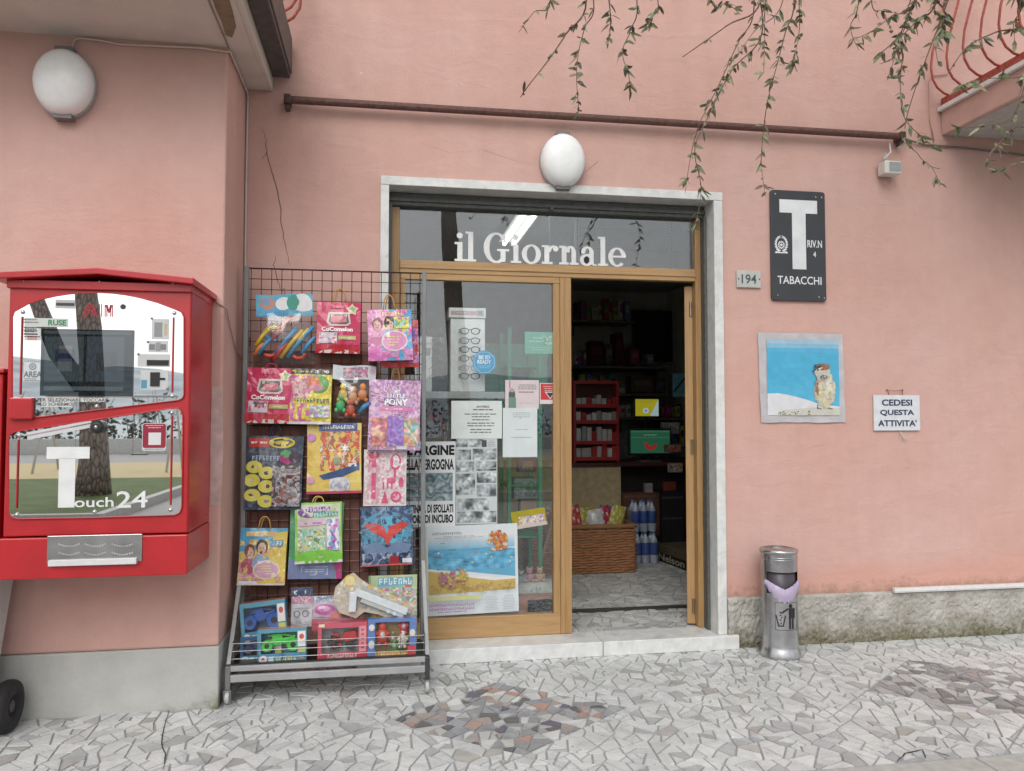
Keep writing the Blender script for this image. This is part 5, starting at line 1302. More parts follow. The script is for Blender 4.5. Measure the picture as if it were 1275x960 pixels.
# clear bags with header cards
def clear_bag(label, box, hv, hcol, art, toys, tilt, seed):
    u0, v0, u1, v1 = box; Y = YH; a, b = P(u0, v0, Y), P(u1, v1, Y); w_, h_ = b.x - a.x, a.z - b.z; hh = h_ * hv
    t = thing('clear_toy_bag', label, 'bag', ((a.x + b.x) / 2, Y, (a.z + b.z) / 2), rot=(0, tilt, 0))
    m = MB(); NX, NZ = 12, 12; h2 = h_ - hh * .8
    ff = lambda A, B: -.004 - .06 * math.sin(math.pi * A) ** .6 * math.sin(math.pi * min(.93, .08 + B * .9)) + .010 * noise.noise(Vector((A * 4, B * 4, seed))) + .006 * noise.noise(Vector((A * 9, B * 6, seed)))
    for j in range(NZ + 1):
        for i in range(NX + 1):
            A, B = i / NX, j / NZ; m.v.append(((A - .5) * w_ * (.96 + .05 * B), ff(A, B), h_ / 2 - hh * .8 - B * h2))
    for j in range(NZ):
        for i in range(NX): k = j * (NX + 1) + i; m.f.append((k, k + NX + 1, k + NX + 2, k + 1)); m.c.append(WHITE); m.m.append(0)
    m.build('film', 'film', t, smooth=True, shift=(0, 0, 0))
    p = Panel(w_, hh); p.m.rect(0, 0, w_ * 1.02, hh, 0, hcol, 0, 8, 3); art(p)
    p.m.build('header_card', 'gloss_print', t, shift=(0, 0, 0), deform=lambda q: (q[0], q[1] - .012 + .007 * math.sin(q[0] / w_ * 5), q[2] + h_ / 2 - hh / 2 + .006 * math.sin(q[0] / w_ * 6)))
    rdt = random.Random(seed)
    for kind, a_, b_, s_, col in toys:
        x, z = (a_ - .5) * w_, (.5 - b_) * h_; m = MB()
        if kind == 'arc':
            th0 = rdt.uniform(0, 6); m.tube([(x + s_ * w_ * math.cos(th0 + i * .32), -.022 - .006 * math.sin(i), z + s_ * w_ * math.sin(th0 + i * .32)) for i in range(8)], .011, col, 8)
        elif kind == 'fig': m.ell((x, -.028, z), .026, .018, .034, col, 10, 6); m.ell((x, -.03, z + .045), .019, .016, .02, tuple(min(.8, q * 1.2) for q in col), 10, 6); m.ell((x - .022, -.03, z - .03), .012, .012, .014, col, 8, 5); m.ell((x + .022, -.03, z - .03), .012, .012, .014, col, 8, 5)
        else: m.tube([(x - s_ * w_ * .6, -.02, z - s_ * w_ * .7), (x, -.032, z + .01), (x + s_ * w_ * .6, -.024, z + s_ * w_ * .8)], .012, col, 8)
        m.build('toy_piece', 'plastic', t, smooth=True, shift=(0, 0, 0))
    MB().tube([(0, -.01, h_ / 2 - .01), (.004, -.012, h_ / 2 + .015), (.0, -.004, h_ / 2 + .035), (-.01, .004, h_ / 2 + .02)], .0022, (.15, .15, .15), 5).build('hook', 'metal', t, shift=(0, 0, 0))
BL, YE, RE, OR_, GN = (.06, .28, .50), (.64, .46, .04), (.50, .06, .04), (.62, .22, .05), (.08, .42, .16)
clear_bag('clear bag of coloured curved track pieces under a sky blue header card', (321, 366, 389, 455), .31, (.10, .36, .52), lambda p: (p.rect(0, .55, .55, .95, (.08, .34, .56)), p.disc(.2, .38, .13, .3, (.5, .22, .14)), p.disc(.18, .3, .07, .2, (.16, .3, .5)), p.disc(.48, .42, .14, .3, (.66, .68, .70)), p.disc(.82, .42, .18, .42, (.60, .66, .64)), p.disc(.66, .4, .12, .35, (.05, .26, .20)), p.disc(.90, .5, .12, .3, (.66, .66, .68))),
          [('bar', .1, .62, .2, YE), ('arc', .3, .62, .2, YE), ('arc', .22, .75, .16, RE), ('bar', .52, .68, .34, BL), ('bar', .62, .72, .34, YE), ('bar', .72, .74, .30, BL), ('bar', .88, .60, .22, BL), ('bar', .82, .62, .2, YE), ('bar', .92, .74, .2, BL), ('bar', .14, .74, .2, BL), ('arc', .74, .82, .12, RE), ('arc', .30, .55, .14, BL), ('bar', .42, .82, .2, RE), ('bar', .45, .5, .3, (.56, .2, .16)), ('bar', .04, .78, .14, OR_)], -.03, 21)
clear_bag('clear bag of small figures under a white header card', (414, 455, 466, 521), .27, (.56, .60, .64), lambda p: (p.busy(.25, .15, .8, .85, 26, [(.5, .16, .2), (.3, .2, .35), (.45, .5, .6), (.6, .3, .3)], .07), p.disc(.12, .4, .09, .3, (.5, .56, .58)), p.disc(.92, .4, .06, .2, (.6, .4, .45))),
          [('fig', .22, .76, .1, GN), ('fig', .26, .56, .1, (.62, .5, .12)), ('fig', .46, .84, .1, (.5, .09, .05)), ('fig', .50, .60, .1, (.6, .3, .15)), ('fig', .72, .54, .1, OR_), ('bar', .76, .80, .14, BL), ('bar', .84, .76, .12, (.1, .2, .4)), ('arc', .4, .6, .1, (.6, .5, .5))], .05, 22)

# ---- boxed toys in the basket: window boxes with the toy standing inside
def toy_box(name, label, box, Y, dep, col, tilt, fill, art=None, cat='toy box', win=(.08, .12, .80, .72), group=None, inner=(.10, .22, .30), lean=-.10):
    u0, v0, u1, v1 = box; a, b = P(u0, v0, Y), P(u1, v1, Y); w_, h_ = b.x - a.x, a.z - b.z
    t = thing(name, label, cat, ((a.x + b.x) / 2, Y + .02, (a.z + b.z) / 2), group, rot=(lean, tilt, 0))
    a0, b0_, a1, b1_ = win; X = lambda q: (q - .5) * w_; Z = lambda q: (.5 - q) * h_
    m = MB(); y0, y1 = -dep / 2, dep / 2
    m.box(-w_ / 2, w_ / 2, y1 - .003, y1, -h_ / 2, h_ / 2, inner); m.box(-w_ / 2, w_ / 2, y0, y1 - .003, h_ / 2 - .002, h_ / 2, tuple(min(.8, q * 1.1) for q in (col if not isinstance(col, dict) else col['top']))); cc = col if not isinstance(col, dict) else col['front']
    m.box(-w_ / 2, w_ / 2, y0, y1 - .003, -h_ / 2, -h_ / 2 + .002, cc); m.box(-w_ / 2, -w_ / 2 + .002, y0, y1 - .003, -h_ / 2 + .002, h_ / 2 - .002, cc); m.box(w_ / 2 - .002, w_ / 2, y0, y1 - .003, -h_ / 2 + .002, h_ / 2 - .002, cc)
    for q0, q1, r0, r1 in ((0, a0, 0, 1), (a1, 1, 0, 1), (a0, a1, 0, b0_), (a0, a1, b1_, 1)):
        if q1 > q0 and r1 > r0: m.box(X(q0), X(q1), y0 - .0015, y0 - .0003, Z(r1), Z(r0), cc)
    m.build('carton', 'gloss_print', t, shift=(0, 0, 0))
    MB().box(X(a0), X(a1), y0 + .0012, y0 + .0016, Z(b1_), Z(b0_), WHITE).build('window_film', 'box_film', t, shift=(0, 0, 0))
    if art: p = Panel(w_, h_); art(p); p.m.build('print', 'gloss_print', t, shift=(0, 0, 0), deform=lambda q: (q[0], q[1] + y0 - .0012, q[2]))
    fill(t, w_, h_, dep, X, Z); return t
def buggy(col):
    def f(t, w_, h_, dep, X, Z):
        dk = tuple(q * .5 for q in col); m = MB(); y = .0
        m.obox((X(.44), y, Z(.40)), (w_ * .22, 0, h_ * .03), (0, dep * .22, 0), (0, 0, h_ * .09), col); m.obox((X(.40), y, Z(.30)), (w_ * .10, 0, h_ * .02), (0, dep * .18, 0), (-w_ * .03, 0, h_ * .10), col); m.obox((X(.64), y, Z(.34)), (w_ * .12, 0, h_ * .06), (0, dep * .2, 0), (0, 0, h_ * .06), col)
        m.obox((X(.24), y, Z(.40)), (w_ * .08, 0, -h_ * .02), (0, dep * .2, 0), (0, 0, h_ * .06), col); m.tube([(X(.2), -dep * .22, Z(.22)), (X(.42), -dep * .22, Z(.18)), (X(.7), -dep * .22, Z(.25))], .004, col, 6)
        m.build('toy_car', 'plastic', t, shift=(0, 0, 0), bevel=.004)
        for a, r in ((.19, .16), (.72, .18)):
            for s in (-1, 1):
                q = MB(); n = 18; prof = [(r * h_ * .45, -.008), (r * h_, -.010), (r * h_ * 1.12, 0), (r * h_, .010), (r * h_ * .45, .008)]
                for rr, d in prof:
                    for j in range(n): q.v.append((X(a) + rr * math.cos(2 * math.pi * j / n), s * dep * .30 + d, Z(.50) + rr * math.sin(2 * math.pi * j / n)))
                for i in range(len(prof) - 1):
                    for j in range(n): q.f.append((i * n + j, i * n + (j + 1) % n, (i + 1) * n + (j + 1) % n, (i + 1) * n + j)); q.c.append(col); q.m.append(0)
                q.tube([(X(a), s * dep * .30 - .009, Z(.50)), (X(a), s * dep * .30 + .009, Z(.50))], r * h_ * .46, (.02, .02, .025), 12); q.build('wheel', 'plastic', t, shift=(0, 0, 0))
    return f
def art_car(p):
    p.rect(0, .73, 1, 1, (.08, .24, .38)); p.disc(.12, .86, .085, .10, (.62, .64, .66)); p.star(.12, .86, .05, (.5, .05, .08), 3, .4); p.rect(.23, .80, .33, .95, (.55, .6, .6)); p.title(.58, .87, .42, .12, (.66, .66, .14), None); p.title(.90, .86, .10, .10, (.6, .4, .1), None); p.rect(.82, .10, .98, .55, (.66, .66, .64)); p.disc(.90, .26, .05, .08, (.5, .1, .1)); p.rect(.83, .58, .98, .72, (.50, .5, .14))
CARB = {'front': (.10, .28, .38), 'top': (.46, .20, .12)}
toy_box('toy_car_box', 'window box with a blue toy buggy, upper left of the rack basket', (301, 750, 357, 797), -.36, .085, CARB, -.10, buggy((.02, .10, .42)), art_car)
toy_box('toy_car_box', 'dark blue window box lying under the blue buggy box in the basket', (300, 793, 352, 822), -.40, .08, {'front': (.04, .10, .2), 'top': (.1, .12, .2)}, -.03, buggy((.02, .03, .14)), art_car, inner=(.03, .06, .12))
toy_box('toy_car_box', 'window box with a bright green toy buggy in the rack basket', (321, 784, 382, 823), -.455, .07, CARB, -.02, buggy((.06, .56, .06)), art_car, inner=(.10, .26, .26))
def bike(t, w_, h_, dep, X, Z):
    rd_ = random.Random(4); m = MB()
    for i in range(16): m.obox((X(rd_.uniform(.22, .74)), rd_.uniform(-.01, .015), Z(rd_.uniform(.34, .62))), (w_ * rd_.uniform(.03, .09), 0, h_ * rd_.uniform(-.04, .04)), (0, .012, 0), (0, 0, h_ * rd_.uniform(.03, .08)), rd_.choice([(.50, .025, .03), (.50, .025, .03), (.12, .02, .025), (.04, .04, .04)]))
    m.obox((X(.66), 0, Z(.38)), (w_ * .12, 0, h_ * .02), (0, .02, 0), (-.004, 0, h_ * .12), (.52, .03, .03)); m.build('toy_bike', 'plastic', t, shift=(0, 0, 0))
    for a in (.32, .64): MB().tube([(X(a), -.012, Z(.62)), (X(a), .012, Z(.62))], h_ * .12, (.03, .03, .032), 14).build('wheel', 'plastic', t, shift=(0, 0, 0))
toy_box('toy_vehicle_box', 'pink red window box holding a red toy vehicle, basket front', (396, 777, 457, 819), -.45, .07, (.50, .10, .14), .0, bike, lambda p: (p.rect(0, .82, 1, 1, (.46, .04, .08)), p.title(.5, .90, .6, .1, (.7, .6, .6), None), p.rect(.84, .1, .98, .8, (.60, .25, .28)), p.lines(.91, .45, .08, .6, 5, (.3, .05, .05)), p.rect(.02, .02, .14, .1, (.64, .6, .4))), win=(.08, .14, .82, .80), inner=(.35, .36, .37))
def figs(t, w_, h_, dep, X, Z):
    for a, b, s, col in ((.30, .42, 1.0, (.50, .05, .03)), (.74, .22, .7, (.50, .06, .08)), (.72, .55, .75, (.62, .56, .48)), (.52, .5, .6, (.22, .16, .08)), (.55, .68, .6, (.12, .28, .10))):
        m = MB(); m.ell((X(a), -.005, Z(b)), w_ * .13 * s, dep * .25, h_ * .20 * s, col, 12, 8); m.ell((X(a), -.008, Z(b) + h_ * .22 * s), w_ * .085 * s, dep * .22, h_ * .12 * s, tuple(min(.7, q * 1.15) for q in col), 12, 8)
        for s_ in (-1, 1): m.ell((X(a) + s_ * w_ * .12 * s, -.01, Z(b) + h_ * .05 * s), w_ * .04, .012, h_ * .07 * s, col, 8, 5); m.ell((X(a) + s_ * w_ * .07 * s, -.01, Z(b) - h_ * .2 * s), w_ * .045, .014, h_ * .06 * s, col, 8, 5)
        m.ell((X(a), -.008 - dep * .16, Z(b) + h_ * .02), w_ * .06 * s, dep * .12, h_ * .08 * s, (.5, .5, .46), 10, 6); m.build('figure', 'plastic', t, smooth=True, shift=(0, 0, 0))
toy_box('toy_figure_box', 'window box of red toy figures at the basket corner nearest the door', (458, 772, 518, 820), -.45, .07, (.12, .20, .44), .01, figs, lambda p: (p.rect(.16, .80, .84, .96, (.60, .30, .04)), p.title(.5, .88, .58, .1, (.74, .70, .5), None), p.disc(.08, .2, .06, .08, (.6, .6, .6)), p.disc(.92, .35, .06, .09, (.56, .56, .5)), p.rect(.82, .65, .98, .95, (.5, .06, .08)), p.disc(.08, .6, .06, .1, (.55, .55, .56))), win=(.15, .08, .86, .78), inner=(.42, .30, .12))
# flat cards standing at the back of the basket
def art_big(p):
    p.rect(.0, 0, 1, 1, (.42, .50, .30)); p.disc(.45, .35, .35, .28, (.24, .46, .48)); p.disc(.42, .36, .12, .13, (.56, .12, .34)); p.disc(.82, .34, .12, .22, (.55, .16, .12)); p.disc(.80, .55, .10, .12, (.6, .56, .14)); p.title(.55, .09, .7, .1, (.66, .72, .74), (.16, .36, .46)); p.busy(.05, .2, .98, .95, 30, [(.2, .4, .16), (.62, .5, .4), (.5, .2, .3), (.3, .5, .5), (.6, .6, .55)], .06); p.rect(0, .0, .04, 1, (.2, .35, .2))
hang('toy_card', 'large green printed toy card leaning at the right back of the basket', 'toy card', (459, 717, 519, 800), -.26, (.40, .48, .28), .014, art_big, 0, 31, bulge=.002, wr=.001)
hang('toy_card', 'orange printed card behind the toy gun above the figure box', 'toy card', (464, 764, 505, 790), -.33, (.62, .36, .10), .012, lambda p: p.busy(.1, .1, .9, .9, 16, [(.6, .5, .3), (.66, .4, .1), (.5, .2, .1)], .08), .05, 36, bulge=.002, wr=.001)
hang('toy_blister', 'narrow silver blister card with a dark blue hanger top', 'blister pack', (363, 732, 389, 779), -.30, (.50, .50, .53), .02, lambda p: (p.rect(0, 0, 1, .22, (.05, .07, .13)), p.disc(.22, .11, .10, .055, (.6, .62, .66)), p.rect(0, .22, 1, .40, (.55, .26, .36)), p.busy(.1, .24, .9, .38, 8, [(.6, .4, .45), (.3, .2, .3)], .1), p.ring(.28, .66, .16, .09, .05, (.22, .22, .24)), p.ring(.68, .66, .16, .09, .05, (.22, .22, .24)), p.rect(.15, .5, .85, .54, (.36, .36, .38))), 0, 32, bulge=.006)
hang('toy_blister', 'pink and silver blister card with a pink toy vehicle, beside the silver gun', 'blister pack', (389, 742, 426, 780), -.30, (.46, .38, .45), .02, lambda p: (p.rect(0, 0, 1, .2, (.30, .36, .44)), p.busy(.05, .03, .95, .18, 10, [(.55, .6, .64), (.2, .26, .34)], .06), p.disc(.42, .42, .36, .16, (.48, .14, .36)), p.disc(.40, .38, .22, .09, (.60, .36, .52)), p.disc(.80, .62, .20, .16, (.62, .24, .22)), p.lines(.4, .72, .6, .18, 3, (.3, .2, .3))), 0, 33, bulge=.008)
hang('toy_card', 'flat dark red card lying behind the red vehicle box', 'toy card', (388, 771, 452, 784), -.34, (.36, .07, .10), .012, lambda p: p.lines(.5, .5, .8, .5, 2, (.55, .3, .3)), 0, 35, bulge=.002, wr=.001)
# toy gun on a die-cut card
c0, c1 = P(431, 736, -.36), P(508, 766, -.36); gw = (c1 - c0).length; ang = math.atan2(c1.z - c0.z, c1.x - c0.x)
t = thing('toy_gun', 'silver toy gun on a gold edged card lying tilted across the basket', 'toy gun', ((c0.x + c1.x) / 2, -.37, (c0.z + c1.z) / 2 + .01), rot=(-.1, -ang, 0))
m = MB(); pts = [(-.58, .17), (-.50, .27), (-.36, .22), (-.2, .19), (.2, .17), (.5, .14), (.60, .04), (.56, -.10), (.40, -.18), (.1, -.16), (-.12, -.20), (-.20, -.33), (-.46, -.34), (-.62, -.20), (-.66, -.02)]
gp = pts; m.prism([(a * gw, b * gw) for a, b in pts][::-1], .0, .004, (.46, .42, .34)); m.build('card', 'gloss_print', t, shift=(0, 0, 0))
m = MB(); SV = (.56, .60, .62)
m.obox((0.05 * gw, -.016, .03 * gw), (gw * .42, 0, 0), (0, .015, 0), (0, 0, gw * .055), SV); m.obox((.1 * gw, -.014, -.05 * gw), (gw * .34, 0, 0), (0, .012, 0), (0, 0, gw * .035), (.42, .44, .43)); m.obox((-.34 * gw, -.016, -.12 * gw), (gw * .05, 0, gw * .02), (0, .014, 0), (-gw * .05, 0, gw * .14), SV)
m.obox((-.14 * gw, -.016, .105 * gw), (gw * .16, 0, 0), (0, .011, 0), (0, 0, gw * .025), (.36, .37, .36)); m.tube([(.46 * gw, -.016, .03 * gw), (.53 * gw, -.016, .03 * gw)], .012, (.3, .3, .3), 10); m.build('gun', 'plastic', t, bevel=.004, shift=(0, 0, 0))
m = MB(); m.ring(-.2 * gw, -.07 * gw, .03, .028, .022, .02, -.016, (.25, .26, .26)); 
for a in (.2, .3): m.disc(a * gw, -.06 * gw, .01, .01, -.0272, (.6, .6, .62), 12)
m.disc(-.5 * gw, .14 * gw, .034, .034, -.0006, (.55, .42, .1), 18); m.disc(-.5 * gw, .14 * gw, .026, .026, -.0010, (.66, .56, .3), 18)
for a in range(9): m.disc((-.3 + .1 * a) * gw, (.18 - .005 * a) * gw, .012, .009, -.0006, (.60, .34, .14) if a % 2 else (.66, .58, .4), 10)
def inside(a, b):
    r = False; n_ = len(gp)
    for i in range(n_):
        (x1_, y1_), (x2_, y2_) = gp[i], gp[(i + 1) % n_]
        if (y1_ > b) != (y2_ > b) and a < (x2_ - x1_) * (b - y1_) / (y2_ - y1_) + x1_: r = not r
    return r
for i in range(240):
    a, b = RDP.uniform(-.64, .58), RDP.uniform(-.33, .26)
    if inside(a, b) and inside(a + .03, b) and inside(a - .03, b) and inside(a, b + .03) and inside(a, b - .03): m.disc(a * gw, b * gw, RDP.uniform(.004, .011), RDP.uniform(.003, .008), -.0004 - i * .000003, RDP.choice([(.62, .50, .26), (.52, .28, .12), (.66, .64, .6), (.42, .46, .50), (.30, .33, .37), (.58, .44, .18), (.5, .53, .56)]), 8, RDP.uniform(0, 3))
m.build('details', 'gloss_print', t, shift=(0, 0, 0))

# ================================================================== SHOP WINDOW
YW = .186
def sheet(name, label, cat, box, Y, col, art, rot=0.0, mat='paper', thick=.0012):
    u0, v0, u1, v1 = box; a, b = P(u0, v0, Y), P(u1, v1, Y); w_, h_ = b.x - a.x, a.z - b.z
    t = thing(name, label, cat, ((a.x + b.x) / 2, Y, (a.z + b.z) / 2), rot=(0, -rot, 0))
    MB().box(-w_ / 2, w_ / 2, 0, thick, -h_ / 2, h_ / 2, col).build('sheet', mat, t, shift=(0, 0, 0))
    if art:
        p = Panel(w_, h_); art(p); p.m.build('print', mat, t, shift=(0, 0, 0), deform=lambda q: (q[0], q[1] + .0004, q[2]))
    return t
PAPER = (.66, .69, .69); INK = (.02, .02, .022)
def art_news(p):
    p.text("L'ARGINE", .56, .10, .84, .125, INK, 0, .05); p.text('DELLA VERGOGNA', .50, .27, .94, .13, INK, 0, .04)
    p.rect(.03, .37, .95, .70, (.16, .21, .23)); p.blotch(.03, .37, .95, .70, [(.10, .14, .16), (.22, .30, .33), (.32, .40, .42), (.16, .2, .21), (.28, .36, .38)], 3, .0225)
    p.text('CENTINAIA DI SFOLLATI', .50, .79, .92, .10, INK, 0, .04); p.text('E 24 ORE DI INCUBO', .50, .91, .92, .10, INK, 0, .04); p.rect(.04, .975, .35, .99, (.25, .35, .35))
sheet('newspaper_poster', 'newspaper poster with heavy black headlines about ARGINE and SFOLLATI in the window', 'poster', (497, 550, 567, 655), YW, PAPER, art_news)
def art_page(p):
    G3 = [(.08, .09, .10), (.16, .18, .19), (.27, .30, .31), (.36, .40, .41), (.46, .50, .51), (.56, .59, .60)]
    for a0, b0, a1, b1 in ((.0, .01, .28, .10), (.30, .01, .74, .10), (.02, .13, .36, .25), (.40, .12, .98, .25), (.0, .27, .44, .39), (.47, .27, .98, .38), (.0, .41, .46, .66), (.50, .40, .98, .52), (.5, .54, .98, .68), (.02, .70, .80, .84), (.02, .85, .98, .98)):
        p.blotch(a0, b0, a1, b1, G3, 5, .022, None, True)
    p.lines(.86, .06, .2, .08, 4, (.35, .36, .36)); p.rect(.47, .345, .98, .352, (.6, .62, .62)); p.rect(.62, .02, .74, .10, (.08, .09, .09))
sheet('newspaper_page', 'grey newspaper page of small photographs taped inside the window', 'newspaper', (568, 546, 619, 652), YW + .002, (.52, .56, .57), art_page)
def art_notice(p):
    p.text('AVVISO', .62, .155, .26, .062, (.08, .08, .08), 0, .03); p.lines(.62, .235, .62, .07, 1, (.1, .1, .1))
    for b, w_ in ((.35, .80), (.42, .46), (.50, .52), (.59, .72), (.66, .64), (.76, .66), (.83, .70)): p.lines(.58, b, w_, .062, 1, (.14, .14, .14))
sheet('window_notice', 'white printed notice in landscape format above the newspaper page', 'notice', (562, 499, 625, 546), YW - .0012, (.62, .66, .65), art_notice)
def art_map(p):
    p.rect(.0, .0, .055, 1, (.52, .52, .40)); p.rect(.0, .25, .05, .42, (.60, .46, .08)); p.rect(0, .80, .05, 1, (.56, .40, .2))
    p.poly([(.07, .24), (.5, .24), (.97, .28), (.97, .60), (.7, .56), (.45, .52), (.07, .48)], (.13, .36, .52)); NBm = 8
    for j in range(NBm): p.rect(.07, .10 + .02 * j, .965, .122 + .02 * j, tuple(.66 * (1 - j / NBm) + q * j / NBm for q in (.16, .42, .58)))
    p.blotch(.07, .30, .965, .50, [(.11, .34, .52), (.15, .40, .56), (.10, .30, .48), (.13, .37, .54)], 3, .022)
    p.poly([(.07, .475), (.3, .51), (.5, .55), (.75, .60), (.97, .60), (.97, .63), (.75, .64), (.5, .59), (.3, .54), (.07, .50)], (.66, .68, .68))
    p.poly([(.07, .50), (.3, .54), (.5, .59), (.75, .635), (.97, .625), (.97, .74), (.07, .765)], (.52, .38, .13))
    p.blob(.79, .19, .10, .11, [(.50, .16, .05), (.58, .30, .10), (.42, .10, .05), (.62, .5, .4), (.54, .22, .08)], 90, .026); p.blob(.27, .60, .09, .10, [(.42, .2, .2), (.52, .38, .14), (.36, .16, .22), (.5, .36, .12)], 60, .024); p.blob(.41, .55, .06, .07, [(.58, .5, .2), (.5, .36, .12), (.4, .3, .1)], 36, .02)
    for q in range(60): p.blob(RDP.uniform(.1, .94), RDP.uniform(.64, .74), .02, .01, [(.48, .34, .11), (.56, .43, .2), (.44, .30, .09), (.4, .22, .1)], 2, .014)
    p.title(.26, .075, .30, .032, (.16, .20, .22)); 
    for i in range(24): p.lines(RDP.uniform(.12, .92), RDP.uniform(.18, .48), .07, .014, 1, RDP.choice([(.05, .08, .12), (.5, .1, .15), (.1, .1, .3)]))
    for i in range(12): p.disc(RDP.uniform(.15, .95), RDP.uniform(.26, .50), .012, .009, RDP.choice([(.6, .2, .2), (.6, .6, .5), (.1, .2, .3), (.6, .55, .2)]), 0, 7)
    p.lines(.38, .115, .5, .03, 2, (.3, .34, .36)); p.rect(.06, .772, .60, .815, (.56, .56, .26))
    p.title(.30, .865, .46, .033, (.36, .12, .34)); p.title(.30, .905, .46, .033, (.36, .12, .34)); p.lines(.30, .935, .46, .022, 1, (.3, .2, .3)); p.lines(.70, .86, .15, .16, 9, (.4, .43, .43)); p.lines(.88, .86, .15, .16, 9, (.4, .43, .43))
sheet('map_poster', 'illustrated seaside map poster with blue water at the bottom of the window', 'poster', (525, 655, 645, 762), YW - .0012, (.60, .65, .68), art_map, rot=.018)
def art_pinknote(p):
    p.disc(.20, .52, .10, .20, (.10, .12, .11)); p.disc(.20, .36, .07, .07, (.40, .34, .32)); p.rect(.10, .6, .32, .98, (.16, .26, .22)); p.lines(.66, .24, .6, .2, 3, (.2, .18, .18)); p.lines(.62, .42, .5, .1, 1, (.25, .2, .2)); p.lines(.62, .8, .7, .06, 1, (.5, .4, .42)); p.rect(.12, .02, .15, .3, (.5, .2, .22))
sheet('window_notice', 'pale pink leaflet with a small figure, upper right of the window', 'notice', (629, 473, 671, 509), YW + .001, (.62, .54, .56), art_pinknote)
sheet('window_notice', 'tall plain white notice with faint print below the pink leaflet', 'notice', (626, 508, 669, 569), YW - .0012, (.60, .65, .66), lambda p: (p.lines(.54, .14, .72, .12, 3, (.36, .39, .40)), p.lines(.52, .21, .12, .03, 1, (.36, .39, .4)), p.lines(.55, .44, .40, .035, 1, (.3, .33, .34)), p.lines(.54, .60, .60, .035, 1, (.3, .33, .34))))
sheet('red_sticker', 'square red sticker with a dark triangle beside the door mullion', 'sticker', (672, 477, 697, 503), YW + .001, (.62, .56, .56), lambda p: (p.rect(.05, .04, .97, .80, (.52, .05, .05)), p.lines(.5, .26, .8, .3, 3, (.66, .4, .4)), p.poly([(.25, .42), (.78, .42), (.52, .78)], (.6, .6, .6)), p.poly([(.33, .46), (.70, .46), (.52, .72)], (.06, .06, .07))))
pc = P(603, 451, .186); t = thing('round_sticker', 'blue eight sided sticker reading BE ID READY on the glass', 'sticker', (pc.x, .187, pc.z), rot=(0, 0, 0.0001))
oc = lambda r: [(r * math.cos(R(22.5 + 45 * i)), r * math.sin(R(22.5 + 45 * i))) for i in range(8)]
MB().prism(oc(.082), 0, .0012, (.10, .34, .56)).build('sheet', 'gloss_print', t, shift=(0, 0, 0))
m = MB(); pts = oc(.072) + [oc(.072)[0]]
for i in range(8):
    (xa, za), (xb_, zb_) = pts[i], pts[i + 1]; m.rect((xa + xb_) / 2, (za + zb_) / 2, math.hypot(xb_ - xa, zb_ - za), .0028, -.0005, (.5, .62, .7), math.atan2(zb_ - za, xb_ - xa))
m.text('BE ID', 0, .032, .075, .026, -.0006, (.70, .74, .78), 0, .03); m.text('READY', 0, .002, .09, .026, -.0006, (.70, .74, .78), 0, .03); m.lines(0, -.03, .1, .024, 2, -.0006, (.3, .5, .66), 5)
m.build('print', 'gloss_print', t, shift=(0, 0, 0))
sheet('green_card', 'pale green card on the glass left of the mullion', 'card', (653, 413, 694, 441), YW, (.24, .42, .36), lambda p: (p.lines(.5, .35, .8, .3, 2, (.4, .55, .5)), p.lines(.5, .75, .85, .2, 2, (.34, .5, .45)), p.blotch(.55, .15, .95, .6, [(.3, .48, .42), (.36, .5, .4), (.24, .40, .36)], 4, .022)))
sheet('yellow_card', 'yellow card tilted in the window beside the map poster', 'card', (637, 635, 680, 656), YW + .004, (.62, .52, .06), lambda p: (p.blotch(.2, .35, .95, .8, [(.5, .46, .5), (.35, .2, .4), (.6, .56, .3), (.6, .5, .5)], 6, .022), p.rect(.0, .8, 1, 1, (.5, .45, .4))), rot=.14)

# spectacle stand on its shelf
YS = .36; a, b = P(526, 488, YS - .06), P(626, 497, YS - .06)
t = thing('window_shelf', 'grey shelf behind the glass carrying the spectacle stand', 'shelf', ((a.x + b.x) / 2, YS, b.z))
MB().box(a.x - .1, b.x, YS - .16, YS + .16, b.z, a.z, (.34, .36, .36)).build('board', 'plastic', t, bevel=.004)
for x in (a.x - .08, b.x - .03): MB().box(x, x + .02, YS + .12, YS + .14, TH, b.z - .001, (.3, .32, .32)).build('post', 'metal', t)
zs = a.z + .002; a2, b2 = P(561, 383, YS - .08), P(604, 487, YS - .08)
t = thing('spectacle_stand', 'white counter stand with rows of reading glasses behind the glass', 'display stand', ((a2.x + b2.x) / 2, YS, zs))
MB().box(a2.x, b2.x, YS - .08, YS + .08, zs, a2.z - .07, (.78, .80, .80)).build('body', 'plastic', t, bevel=.006)
MB().box(a2.x - .012, b2.x + .004, YS - .09, YS + .09, a2.z - .068, a2.z, (.76, .78, .78)).build('header', 'plastic', t, bevel=.004)
m = MB(); m.rect((a2.x + b2.x) / 2 - .01, a2.z - .035, (b2.x - a2.x) * .9, .026, YS - .0915, (.56, .38, .42)); m.lines((a2.x + b2.x) / 2 - .03, a2.z - .035, .13, .018, 1, YS - .092, (.66, .6, .62), 3); m.rect(b2.x - .035, a2.z - .034, .05, .04, YS - .092, (.5, .52, .54)); m.rect(b2.x - .035, a2.z - .034, .03, .025, YS - .0925, (.3, .32, .34)); m.build('print', 'paper', t)
